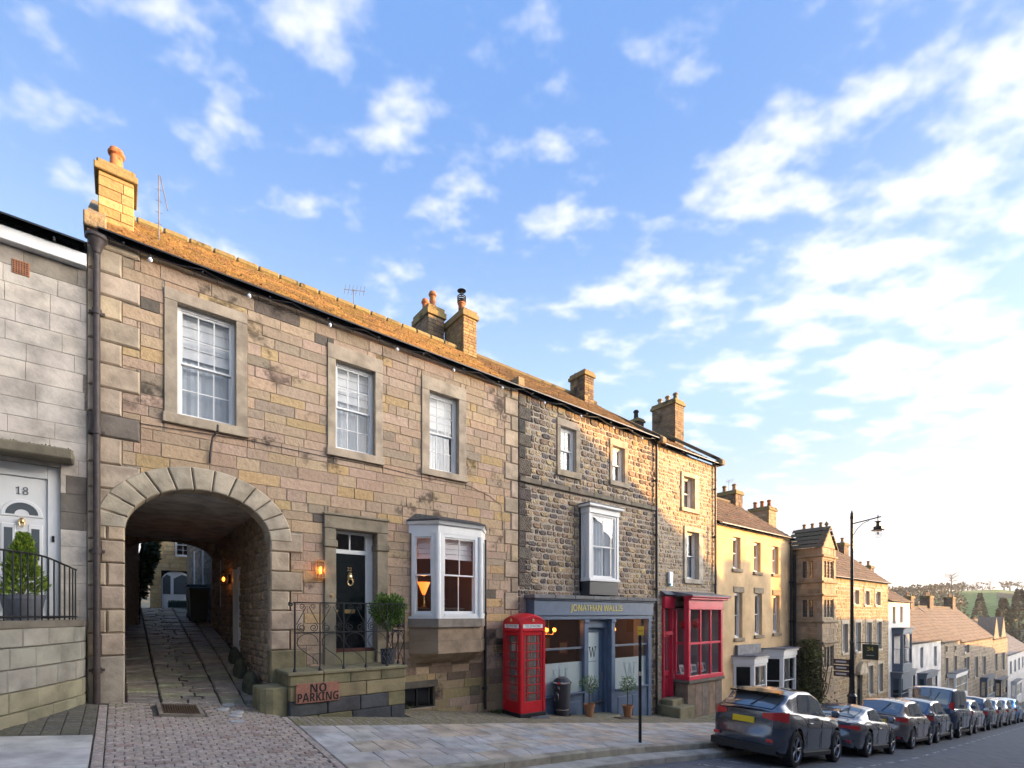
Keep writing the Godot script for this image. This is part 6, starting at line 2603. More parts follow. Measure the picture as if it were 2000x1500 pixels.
func shop_c() -> void:
	var u0 := 13.56
	var u1 := 17.35
	var h := thing("rough_stone_house", "rough golden stone house above the red shopfront", "house", Vector3(u0, G(15), 0))
	var ye := 6.80
	var wins := [[[14.98, 16.10, 4.84, 6.20], [15.12, 15.82, 4.98, 6.06]], [[15.16, 16.36, 2.38, 4.36], [15.32, 16.08, 2.53, 4.18]]]
	var holes := [Rect2(13.95, -3.0, 3.3, 4.6)]
	var solid := []
	for w in wins:
		holes.append(Rect2(w[1][0], w[1][2], w[1][1] - w[1][0], w[1][3] - w[1][2]))
		solid.append(Rect2(w[0][0], w[0][2], w[0][1] - w[0][0], w[0][3] - w[0][2]))
	var pal := [Color(0.520, 0.390, 0.247), Color(0.442, 0.338, 0.221), Color(0.390, 0.299, 0.208), Color(0.572, 0.429, 0.260), Color(0.481, 0.364, 0.247)]
	masonry(h, {"u0": u0, "u1": u1, "y0": -3.0, "y1": ye, "v": 0.0, "holes": holes, "solid": solid, "ch": [0.10, 0.17], "ln": [0.12, 0.30], "gap": 0.016, "bev": 0.022, "rough": 0.012, "skew": 0.02, "round": true, "color": rubble_colors(pal), "deep": 0.012}, M.rubble, M.mortar_pale)
	for w in wins:
		surround(h, w[0], w[1], 0.0, 0.035, Color(0.50, 0.44, 0.35))
		sash_window(h, w[1][0], w[1][1], w[1][2], w[1][3], -0.14, 1, 1, 1, {"curtain": 0.2, "sky_net": true})
		room(h, w[1][0], w[1][1], w[1][2], w[1][3], -0.3, 1.8, M.room)
	var rp := [Color(0.15, 0.10, 0.07), Color(0.18, 0.12, 0.075), Color(0.13, 0.10, 0.07)]
	slate_roof(h, u0, u1, 0.10, ye + 0.04, -2.6, 8.7, 16, 0.26, rp)
	shell(h, u0, u1, -3.0, ye, 8.7, 0.0, -2.6, M.mortar_pale)
	gutter_run(h, u0, u1, ye + 0.02, 0.15, 0.055)
	# coping and kneelers at both gables
	for x in [u0 + 0.05, u1 - 0.05]:
		var mb := MB.new()
		mb.col = Color(0.20, 0.17, 0.11)
		for s in 6:
			var f0 := s / 6.0
			var f1 := (s + 1) / 6.0
			var p0 := Vector3(x, lerpf(ye + 0.22, 8.95, f0), lerpf(0.22, -2.6, f0))
			var p1 := Vector3(x, lerpf(ye + 0.22, 8.95, f1), lerpf(0.22, -2.6, f1))
			var w := Vector3(0.11, 0, 0)
			var d := Vector3(0, -0.14, 0)
			mb.quad(p0 - w, p0 + w, p1 + w, p1 - w)
			mb.quad(p0 + w, p0 + w + d, p1 + w + d, p1 + w)
			mb.quad(p0 - w + d, p0 - w, p1 - w, p1 - w + d)
			mb.quad(p0 - w + d, p0 + w + d, p0 + w, p0 - w)
		put(h, "coping", mb, M.stone)
		boxpart(h, "kneeler", Vector3(x - 0.12, ye - 0.02, -0.1), Vector3(x + 0.12, ye + 0.18, 0.30), M.stone_plain, 0.03)
	chimney(h, 17.42, 18.05, -2.9, -1.8, 6.8, 10.0, 0.22, [Color(0.27, 0.20, 0.13), Color(0.31, 0.23, 0.14), Color(0.22, 0.17, 0.115)], M.stone, 0.1, 0.25, 3, 0.32, Color(0.42, 0.36, 0.26))
	chimney(h, 16.75, 17.15, -3.6, -3.1, 8.2, 9.45, 0.15, [Color(0.06, 0.055, 0.05), Color(0.09, 0.08, 0.07)], M.stone, 0.1, 0.25, 1, 0.4, Color(0.04, 0.04, 0.04))
	pipe(h, 17.12, 1.9, 6.75, 0.07, 0.035, M.black_iron)
	# alarm box
	boxpart(h, "alarm_box", Vector3(14.18, 2.30, 0.0), Vector3(14.42, 2.72, 0.09), M.white, 0.03)
	boxpart(h, "alarm_lamp", Vector3(14.24, 2.24, 0.01), Vector3(14.36, 2.34, 0.10), M.sky_blue, 0.02)
	red_shop()


func red_shop() -> void:
	var s := thing("red_shopfront", "bright red shopfront with projecting display window beside a red door", "shopfront", Vector3(15.5, G(15.5), 0.2))
	var a := 14.49
	var b := 16.66
	var v := 0.60
	var y0 := -0.86
	var y1 := 1.46
	# stone plinth under the bay
	var u := a
	for k in 5:
		var mb := MB.new()
		mb.col = jit(pick([Color(0.26, 0.19, 0.14), Color(0.34, 0.23, 0.15), Color(0.24, 0.19, 0.15)]), 0.12)
		mb.box(Vector3(u + 0.003, -2.7, 0.1), Vector3(u + 0.431, y0 - 0.11, v - 0.03), 0.012)
		put(s, "plinth_stone", mb, M.dressed)
		u += 0.434
	var sm := MB.new()
	sm.col = Color(0.17, 0.15, 0.12)
	sm.box(Vector3(a - 0.05, y0 - 0.11, 0.05), Vector3(b + 0.05, y0 - 0.005, v + 0.05), 0.015)
	put(s, "stone_sill", sm, M.dressed)
	# red frame: posts, mullions, rail, sill, head
	for x in [a, b - 0.12]:
		boxpart(s, "post", Vector3(x, y0, v - 0.12), Vector3(x + 0.12, y1, v), M.shop_red, 0.012)
	boxpart(s, "sill", Vector3(a - 0.02, y0, v - 0.14), Vector3(b + 0.02, y0 + 0.13, v + 0.03), M.shop_red, 0.012)
	for i in [1, 2]:
		var x := lerpf(a + 0.12, b - 0.12, i / 3.0)
		boxpart(s, "mullion", Vector3(x - 0.035, y0 + 0.13, v - 0.09), Vector3(x + 0.035, y1, v - 0.015), M.shop_red, 0.01)
	for i in 3:
		var x0 := lerpf(a + 0.12, b - 0.12, i / 3.0) + (0.035 if i else 0.0)
		var x1 := lerpf(a + 0.12, b - 0.12, (i + 1) / 3.0) - (0.035 if i < 2 else 0.0)
		boxpart(s, "rail", Vector3(x0, 0.30, v - 0.08), Vector3(x1, 0.38, v - 0.02), M.shop_red, 0.008)
		for q in [[y0 + 0.13, 0.30], [0.38, y1]]:
			var mb := MB.new()
			mb.quad(Vector3(x0, q[0], v - 0.05), Vector3(x1, q[0], v - 0.05), Vector3(x1, q[1], v - 0.05), Vector3(x0, q[1], v - 0.05))
			put(s, "pane", mb, M.glass)
	boxpart(s, "fascia", Vector3(a - 0.02, y1, v - 0.16), Vector3(b + 0.02, 1.78, v + 0.02), M.shop_red, 0.012)
	boxpart(s, "cornice", Vector3(a - 0.05, 1.78, v - 0.16), Vector3(b + 0.16, 1.86, v + 0.12), M.shop_red, 0.02)
	boxpart(s, "cornice", Vector3(a - 0.08, 1.86, v - 0.16), Vector3(b + 0.22, 1.93, v + 0.19), M.shop_red, 0.015)
	var rm := MB.new()
	rm.quad(Vector3(a - 0.1, 1.94, v + 0.2), Vector3(b + 0.23, 1.94, v + 0.2), Vector3(b + 0.23, 2.08, 0.0), Vector3(a - 0.1, 2.08, 0.0))
	rm.quad(Vector3(13.82, 1.94, 0.22), Vector3(a - 0.1, 1.94, 0.22), Vector3(a - 0.1, 2.08, 0.0), Vector3(13.82, 2.08, 0.0))
	rm.quad(Vector3(a - 0.1, 1.90, 0.0), Vector3(a - 0.1, 1.90, v + 0.2), Vector3(a - 0.1, 1.94, v + 0.2), Vector3(a - 0.1, 2.08, 0.0))
	rm.quad(Vector3(a - 0.1, 1.90, v + 0.2), Vector3(b + 0.23, 1.90, v + 0.2), Vector3(b + 0.23, 1.94, v + 0.2), Vector3(a - 0.1, 1.94, v + 0.2))
	put(s, "lead_roof", rm, M.lead)
	# glazed cheek
	var hd := side_holder(s, "cheek", a + 0.02)
	boxpart(hd, "cheek_frame", Vector3(0.06, y0, -0.05), Vector3(0.13, y1, 0.0), M.shop_red)
	boxpart(hd, "cheek_frame", Vector3(0.42, y0, -0.05), Vector3(v - 0.12, y1, -0.002), M.shop_red)
	boxpart(hd, "cheek_frame", Vector3(0.13, y0, -0.05), Vector3(0.42, y0 + 0.16, -0.002), M.shop_red)
	boxpart(hd, "cheek_frame", Vector3(0.13, 0.32, -0.045), Vector3(0.42, 0.37, -0.003), M.shop_red)
	var mb := MB.new()
	mb.quad(Vector3(0.13, y0, -0.03), Vector3(0.42, y0, -0.03), Vector3(0.42, y1, -0.03), Vector3(0.13, y1, -0.03))
	put(hd, "cheek_pane", mb, M.glass)
	hd.remove_meta("origin")
	# door with overlight up the street from the bay
	boxpart(s, "fascia", Vector3(13.90, 1.50, -0.05), Vector3(a - 0.03, 1.90, 0.12), M.shop_red, 0.012)
	for x in [13.90, 14.39]:
		boxpart(s, "door_post", Vector3(x, -2.2, -0.10), Vector3(x + 0.08, 1.50, 0.06), M.shop_red, 0.01)
	boxpart(s, "transom", Vector3(13.98, 0.62, -0.10), Vector3(14.39, 0.74, 0.07), M.shop_red, 0.01)
	mb = MB.new()
	mb.quad(Vector3(13.98, 0.74, -0.04), Vector3(14.39, 0.74, -0.04), Vector3(14.39, 1.5, -0.04), Vector3(13.98, 1.5, -0.04))
	put(s, "overlight", mb, M.glass)
	var d := panel_door(s, 13.98, 14.39, -1.42, 0.62, -0.02, M.shop_red, 0.42)
	boxpart(d, "glazing_bar", Vector3(14.175, -0.55, -0.03), Vector3(14.195, 0.55, -0.01), M.shop_red)
	boxpart(d, "letterbox", Vector3(14.08, -0.80, -0.005), Vector3(14.28, -0.72, 0.01), M.chrome)
	for k in 2:
		mb = MB.new()
		mb.col = jit(Color(0.29, 0.25, 0.15), 0.08)
		mb.box(Vector3(13.80 - k * 0.12, -2.4, 0.0), Vector3(14.5 + k * 0.06, -1.43 - k * 0.2, 0.45 + k * 0.35), 0.03)
		put(s, "doorstep", mb, M.dressed)
	mb = MB.new()
	mb.col = Color(0.27, 0.24, 0.14)
	mb.box(Vector3(14.7, -2.6, 0.55), Vector3(16.7, G(15.6) + 0.10, 0.98), 0.03)
	put(s, "kerb_step", mb, M.dressed)
	# room and display
	mb = MB.new()
	mb.quad(Vector3(13.9, y0, -1.6), Vector3(b, y0, -1.6), Vector3(b, 1.6, -1.6), Vector3(13.9, 1.6, -1.6))
	mb.quad(Vector3(13.95, y0, -0.12), Vector3(13.95, y0, -1.6), Vector3(13.95, 1.6, -1.6), Vector3(13.95, 1.6, -0.12))
	mb.quad(Vector3(b - 0.01, y0, -1.6), Vector3(b - 0.01, y0, v - 0.13), Vector3(b - 0.01, 1.6, v - 0.13), Vector3(b - 0.01, 1.6, -1.6))
	mb.quad(Vector3(a + 0.05, y0 + 0.02, v - 0.13), Vector3(b, y0 + 0.02, v - 0.13), Vector3(b, y0 + 0.02, -1.6), Vector3(a + 0.05, y0 + 0.02, -1.6))
	mb.quad(Vector3(a + 0.05, 1.5, -1.6), Vector3(b, 1.5, -1.6), Vector3(b, 1.5, v - 0.13), Vector3(a + 0.05, 1.5, v - 0.13))
	put(s, "room", mb, M.room_pale)
	for q in [[14.95, 0.95, 0.2], [15.62, 0.98, 0.2]]:
		var bl := thing("red_balloon", "round red foil balloon hanging in the red shop window", "balloon", Vector3(q[0], q[1], q[2]), "balloons in the red shop window")
		mb = MB.new()
		mb.ball(Vector3(q[0], q[1], q[2]), 0.17, 14)
		put(bl, "balloon", mb, M.red)
		mb = MB.new()
		mb.cyl(Vector3(q[0], q[1] - 0.17, q[2]), Vector3(q[0], -0.6, q[2]), 0.004, 0.004, 4)
		put(bl, "ribbon", mb, M.chrome)
	var i := 0
	for q in [[14.85, 0.30], [15.15, 0.36], [15.55, 0.28], [15.85, 0.34], [16.2, 0.3]]:
		var c := thing("display_card", "printed card standing in the red shop window", "card", Vector3(q[0], -0.72, 0.2), "cards in the red shop window")
		mb = MB.new()
		mb.xf = Transform3D(Basis(Vector3(0, 1, 0), R.randf_range(-0.4, 0.4)) * Basis(Vector3(1, 0, 0), -0.2), Vector3(q[0], -0.70, 0.15 + 0.1 * (i % 2)))
		mb.box(Vector3(-0.11, 0, 0), Vector3(0.11, q[1], 0.008))
		put(c, "card", mb, M.paper)
		var pm := MB.new()
		pm.xf = mb.xf
		pm.box(Vector3(-0.08, 0.06, 0.008), Vector3(0.08, q[1] * 0.75, 0.010))
		put(c, "print", pm, M.red_print if i % 2 else M.grey_blue)
		i += 1


# a house front further down: F = {u0,u1,yb,ye,yr, wall (material) or pal, wins [[a,b,y0,y1]..], ...}
func plain_house(F: Dictionary) -> Node3D:
	var h := thing(F.name, F.label, "house", Vector3(F.u0, G(F.u0), 0))
	var v: float = F.get("v", 0.0)
	var holes := []
	var solid := []
	for w in F.wins:
		holes.append(Rect2(w[0], w[2], w[1] - w[0], w[3] - w[2]))
		var e: float = F.get("edge", 0.12)
		solid.append(Rect2(w[0] - e, w[2] - 0.12, w[1] - w[0] + 2 * e, w[3] - w[2] + 0.30))
	holes += F.get("gaps", [])
	var O := {"u0": F.u0, "u1": F.u1, "y0": F.yb, "y1": F.ye, "v": v, "holes": holes, "solid": solid}
	if F.has("pal"):
		O.merge({"ch": F.get("ch", [0.16, 0.24]), "ln": F.get("ln", [0.25, 0.55]), "gap": 0.016, "bev": 0.014, "rough": 0.01, "skew": F.get("skew", 0.015), "round": F.get("round", true), "color": rubble_colors(F.pal), "most": F.get("most", 120), "deep": 0.012})
		masonry(h, O, M.rubble, M.mortar_pale)
	else:
		O.deep = 0.0
		back_wall(h, O, F.wall, 0.0)
	for w in F.wins:
		if F.get("edge", 0.12) > 0.0:
			var e: float = F.get("edge", 0.12)
			surround(h, [w[0] - e, w[1] + e, w[2] - 0.12, w[3] + 0.18], w, v, 0.02, F.get("trim", Color(0.40, 0.32, 0.22)))
		sash_window(h, w[0], w[1], w[2], w[3], v - F.get("reveal", 0.14), F.get("cols", 1), F.get("rows", 1), F.get("rows", 1), {"fw": 0.07})
		room(h, w[0], w[1], w[2], w[3], v - 0.3, 1.5, M.room)
	var vr: float = F.get("vr", -2.6)
	slate_roof(h, F.u0, F.u1, v + 0.10, F.ye + 0.04, vr, F.yr, F.get("rrows", 12), 0.3, F.roof)
	shell(h, F.u0, F.u1, F.yb, F.ye, F.yr, v, vr, M.mortar_pale)
	gutter_run(h, F.u0 + 0.02, F.u1 - 0.02, F.ye + 0.02, v + 0.15, 0.055)
	var mb := MB.new()
	mb.col = Color(0.20, 0.17, 0.12)
	mb.box(Vector3(F.u0, F.yr - 0.05, vr - 0.13), Vector3(F.u1, F.yr + 0.07, vr + 0.13), 0.03)
	put(h, "ridge", mb, M.stone)
	for c in F.get("chim", []):
		chimney(h, c[0], c[1], c[2], c[3], F.ye, c[4], 0.2, [Color(0.20, 0.15, 0.11), Color(0.25, 0.18, 0.12), Color(0.16, 0.125, 0.095)], M.stone, 0.16, 0.3, c[5], 0.36, Color(0.44, 0.30, 0.18))
	if F.has("pipe"):
		pipe(h, F.pipe, G(F.pipe) + 0.1, F.ye, v + 0.07, 0.04, M.black_iron)
	return h


func white_bay(h: Node3D, a: float, b: float, v: float, y0: float, y1: float, cant: float, m: Material, cols := 2) -> void:
	# canted bay: three lights under a flat lead roof
	var P := [Vector2(a, 0.0), Vector2(a + cant, v), Vector2(b - cant, v), Vector2(b, 0.0)]
	var org: Vector3 = h.get_meta("origin")
	for i in 3:
		var p: Vector2 = P[i]
		var q: Vector2 = P[i + 1]
		var e := (q - p).normalized()
		var hd := Node3D.new()
		hd.name = "bay_window"
		h.add_child(hd, true)
		hd.transform = Transform3D(Basis(Vector3(e.x, 0, e.y), Vector3.UP, Vector3(-e.y, 0, e.x)), Vector3(p.x, 0, p.y) - org)
		hd.set_meta("origin", Vector3.ZERO)
		sash_window(hd, 0.02, (q - p).length() - 0.02, y0, y1, 0.0, cols if i == 1 else maxi(1, cols - 1), 1, 1, {"fw": 0.08, "mat": m})
		boxpart(hd, "base_panel", Vector3(0, y0 - 1.6, -0.08), Vector3((q - p).length(), y0, 0.0), m)
		boxpart(hd, "head_panel", Vector3(-0.02, y1, -0.08), Vector3((q - p).length() + 0.02, y1 + 0.22, 0.03), m, 0.01)
		hd.remove_meta("origin")
	for s in [[0.08, 0.22, 0.30], [0.14, 0.30, 0.34]]:
		var k: float = s[0]
		var mb := MB.new()
		mb.xf = Transform3D(Basis(Vector3(1, 0, 0), Vector3(0, 0, -1), Vector3(0, 1, 0)), Vector3.ZERO)
		var pg := PackedVector2Array([Vector2(P[0].x - k, 0), Vector2(P[1].x - k * 0.6, -P[1].y - k), Vector2(P[2].x + k * 0.6, -P[2].y - k), Vector2(P[3].x + k, 0)])
		if Geometry2D.is_polygon_clockwise(pg):
			pg.reverse()
		mb.prism(pg, y1 + s[1], y1 + s[2], 0.0, true)
		put(h, "bay_cornice" if k < 0.1 else "bay_roof", mb, m if k < 0.1 else M.lead)
	room(h, a + 0.3, b - 0.3, y0, y1, 0.0, 1.5, M.room_dark)


func houses_far() -> void:
	var brown := [Color(0.14, 0.095, 0.07), Color(0.17, 0.115, 0.08), Color(0.12, 0.085, 0.065)]
	var d := plain_house({"name": "yellow_house", "label": "yellow rendered house with two white bay windows at street level", "u0": 17.36, "u1": 23.82, "yb": -4.0, "ye": 4.68, "yr": 6.75, "wall": M.render_yellow, "roof": brown, "edge": 0.0, "reveal": 0.12,
		"wins": [[18.55, 19.15, 3.08, 4.32], [20.26, 20.86, 3.05, 4.27], [21.93, 22.53, 3.05, 4.25], [18.68, 19.30, 0.38, 2.15], [20.34, 20.98, 0.45, 2.16], [22.02, 22.65, 0.50, 2.12]],
		"gaps": [Rect2(18.75, -3.3, 1.9, 2.6), Rect2(21.2, -3.3, 2.1, 2.8)], "chim": [[23.3, 24.0, -3.3, -2.3, 7.35, 2]], "pipe": 23.62})
	for w in [[18.55, 19.15, 3.08, 4.32], [20.26, 20.86, 3.05, 4.27], [21.93, 22.53, 3.05, 4.25], [18.68, 19.30, 0.38, 2.15], [20.34, 20.98, 0.45, 2.16], [22.02, 22.65, 0.50, 2.12]]:
		var mb := MB.new()
		mb.col = Color(0.30, 0.24, 0.17)
		mb.box(Vector3(w[0] - 0.08, w[2] - 0.13, -0.05), Vector3(w[1] + 0.08, w[2] - 0.005, 0.07), 0.01)
		put(d, "sill", mb, M.dressed)
		if w[2] < 2.0:
			mb = MB.new()
			mb.col = Color(0.27, 0.22, 0.16)
			mb.box(Vector3(w[0] - 0.1, w[3] + 0.004, -0.05), Vector3(w[1] + 0.1, w[3] + 0.24, 0.03), 0.01)
			put(d, "lintel", mb, M.dressed)
	white_bay(d, 18.55, 20.75, 0.55, -2.35, -0.62, 0.55, M.white_dull)
	white_bay(d, 21.05, 23.35, 0.6, -2.5, -0.45, 0.5, M.white_dull)
	boxpart(d, "bay_parapet", Vector3(18.7, -0.28, 0.0), Vector3(20.6, 0.10, 0.12), M.lead, 0.01)
	var rl := thing("area_railing", "low black spear railing before the yellow house", "railing", Vector3(18.0, G(18), 0.5))
	for i in 7:
		var mb := MB.new()
		mb.cyl(Vector3(17.5 + i * 0.16, G(18) - 0.1, 0.75), Vector3(17.5 + i * 0.16, G(18) + 0.85, 0.75), 0.01, 0.01, 5)
		put(rl, "bar", mb, M.black_iron)
	boxpart(rl, "rail", Vector3(17.45, G(18) + 0.74, 0.735), Vector3(18.55, G(18) + 0.77, 0.765), M.black_iron)
	tower_house()
	plain_house({"name": "inn", "label": "golden stone inn with tall sash windows and hanging green sign", "u0": 27.4, "u1": 38.40, "yb": -6.0, "ye": 3.25, "yr": 5.6, "pal": [Color(0.46, 0.34, 0.19), Color(0.42, 0.31, 0.18), Color(0.38, 0.28, 0.17), Color(0.49, 0.37, 0.21)], "roof": brown, "most": 200, "trim": Color(0.52, 0.45, 0.35), "cols": 2, "rows": 2,
		"wins": [[32.07, 32.9, 1.87, 2.67], [33.88, 34.7, 1.85, 2.67], [35.84, 36.8, 1.86, 2.69], [30.3, 31.1, -0.78, 0.78], [32.3, 33.2, -0.80, 0.83], [34.15, 35.1, -0.82, 0.82], [36.04, 37.0, -0.82, 0.85], [34.52, 35.4, -3.44, -1.75], [36.33, 37.3, -3.48, -1.75]],
		"gaps": [Rect2(32.6, -5.0, 0.9, 2.9)], "chim": [[33.2, 34.2, -3.4, -2.0, 6.6, 3], [37.6, 38.5, -3.2, -2.2, 6.1, 2]]})
	var dr := thing("inn_door", "dark panelled inn door under a pale arched hood", "door", Vector3(33.05, G(33), 0))
	panel_door(dr, 32.62, 33.48, -4.05, -2.2, -0.12, M.gloss_black, 0.6)
	var mb := MB.new()
	mb.col = Color(0.50, 0.42, 0.31)
	mb.prism(PackedVector2Array([Vector2(32.4, -2.1), Vector2(33.7, -2.1), Vector2(33.7, -1.9), Vector2(33.45, -1.55), Vector2(33.05, -1.38), Vector2(32.65, -1.55), Vector2(32.4, -1.9)]), -0.02, 0.22, 0.03)
	put(dr, "hood", mb, M.dressed)
	var sg := thing("hanging_sign", "dark green hanging inn sign numbered 34 on an iron bracket", "sign", Vector3(32.6, -0.4, 0.6))
	boxpart(sg, "board", Vector3(32.57, -1.22, 0.25), Vector3(32.63, -0.36, 1.0), M.sign_green, 0.008)
	boxpart(sg, "bracket", Vector3(32.58, -0.30, 0.0), Vector3(32.62, -0.26, 1.1), M.black_iron)
	var hd := side_holder(sg, "sign_face", 32.565)
	text_part(hd, "lettering", "34", Vector3(0.62, -0.62, 0.0), 0.30, 0.004, M.gold)
	boxpart(hd, "lettering_line", Vector3(0.45, -0.99, -0.002), Vector3(0.80, -0.96, 0.003), M.paper)
	hd.remove_meta("origin")
	var w := plain_house({"name": "white_house", "label": "tall white house with grey blue oriel window above a shopfront", "u0": 38.41, "u1": 43.42, "yb": -7.0, "ye": 2.15, "yr": 4.0, "wall": M.render_white, "roof": brown, "edge": 0.0, "wins": [[39.3, 40.0, 0.70, 1.80], [41.0, 41.7, 0.74, 1.84]], "gaps": [Rect2(39.2, -5.2, 3.6, 2.8)], "chim": [[43.0, 43.8, -3.2, -2.2, 4.9, 2]]})
	white_bay(w, 39.2, 42.0, 0.5, -2.0, 0.1, 0.3, M.grey_blue)
	white_bay(w, 38.9, 42.8, 0.5, -4.9, -2.75, 0.25, M.grey_blue)
	var l := plain_house({"name": "low_white_house", "label": "low whitewashed house with two dark windows and an archway", "u0": 43.43, "u1": 52.7, "yb": -7.5, "ye": -0.78, "yr": 2.1, "wall": M.render_white, "roof": [Color(0.17, 0.125, 0.095), Color(0.19, 0.14, 0.105), Color(0.15, 0.115, 0.09)], "edge": 0.0, "vr": -3.2, "wins": [[46.15, 47.1, -2.7, -1.15], [50.3, 51.3, -2.83, -1.25]], "gaps": [Rect2(45.4, -5.9, 4.2, 2.6)], "chim": [[44.2, 45.3, -3.7, -2.9, 3.4, 2], [50.5, 52.2, -3.7, -2.9, 3.2, 2]]})
	white_bay(l, 45.4, 49.4, 0.45, -5.0, -3.3, 0.3, M.grey_blue)
	plain_house({"name": "terrace_house", "label": "pale stone terrace house with a white shop window", "u0": 52.71, "u1": 60.3, "yb": -9.0, "ye": -1.05, "yr": 2.0, "pal": [Color(0.40, 0.33, 0.25), Color(0.36, 0.30, 0.23)], "roof": [Color(0.17, 0.125, 0.095), Color(0.15, 0.115, 0.09)], "vr": -3.2, "most": 80, "ch": [0.28, 0.4], "ln": [0.5, 0.9], "wins": [[54.3, 55.3, -4.1, -2.4], [57.7, 58.7, -4.3, -2.4], [54.2, 55.0, -1.85, -1.4], [57.7, 58.5, -1.9, -1.5]], "chim": [[57.0, 58.2, -3.7, -2.9, 3.0, 2]]})
	plain_house({"name": "terrace_house", "label": "grey brown stone terrace house with tall dark windows and a grey shopfront", "u0": 60.31, "u1": 77.7, "yb": -10.0, "ye": -1.3, "yr": 2.1, "pal": [Color(0.34, 0.28, 0.21), Color(0.28, 0.23, 0.18), Color(0.38, 0.31, 0.23)], "roof": [Color(0.17, 0.125, 0.10), Color(0.15, 0.115, 0.09)], "vr": -3.2, "most": 80, "ch": [0.3, 0.45], "ln": [0.6, 1.1], "wins": [[62.1, 64.3, -4.9, -2.8], [67.1, 68.8, -5.1, -3.0], [71.4, 73.2, -5.2, -3.2], [62.2, 64.2, -2.4, -1.6]], "gaps": [], "chim": [[64.0, 65.6, -3.7, -2.9, 3.2, 3], [74.5, 76.0, -3.7, -2.9, 3.3, 3]]})
	var j := plain_house({"name": "gabled_house", "label": "narrow stone house with twin pointed gablets far down the street", "u0": 77.71, "u1": 88.9, "yb": -12.0, "ye": -1.6, "yr": 0.6, "pal": [Color(0.38, 0.31, 0.23), Color(0.33, 0.27, 0.20)], "roof": brown, "most": 50, "ch": [0.35, 0.5], "ln": [0.7, 1.2], "wins": [[79.2, 80.9, -5.3, -3.3], [84.4, 86.4, -5.6, -3.4]]})
	for x in [80.0, 85.4]:
		var m2 := MB.new()
		m2.col = Color(0.36, 0.29, 0.21)
		m2.prism(PackedVector2Array([Vector2(x - 1.9, -1.6), Vector2(x + 1.9, -1.6), Vector2(x, 1.0)]), -1.5, 0.05, 0.0, true)
		put(j, "gablet", m2, M.rubble)
	plain_house({"name": "terrace_house", "label": "low cream terrace house under a blue slate roof at the street's end", "u0": 89.0, "u1": 112.0, "yb": -14.0, "ye": -4.0, "yr": -0.6, "wall": M.render_white, "roof": [Color(0.13, 0.14, 0.17), Color(0.11, 0.12, 0.15)], "edge": 0.0, "vr": -4.0, "wins": [[91, 92.6, -6.6, -4.9], [95, 96.6, -6.6, -4.9], [99, 100.6, -6.6, -4.9], [103, 104.6, -6.6, -4.9]], "chim": [[94.0, 96.0, -4.5, -3.4, 0.6, 3]]})
	for x in [55.0, 70.0, 79.0, 92.0]:
		var sf := thing("shop_bay", ["white shop window projecting from the pale terrace", "grey shop window projecting from the brown terrace", "black shop porch far down the street", "pale bay window far down the street"][[55.0, 70.0, 79.0, 92.0].find(x)], "shop window", Vector3(x + 2, G(x + 2), 0.2))
		white_bay(sf, x, x + 5.5, 0.5, G(x + 2) + 0.9, G(x + 2) + 2.6, 0.3, [M.white_dull, M.grey_blue, M.grey_paint, M.white_dull][[55.0, 70.0, 79.0, 92.0].find(x)])


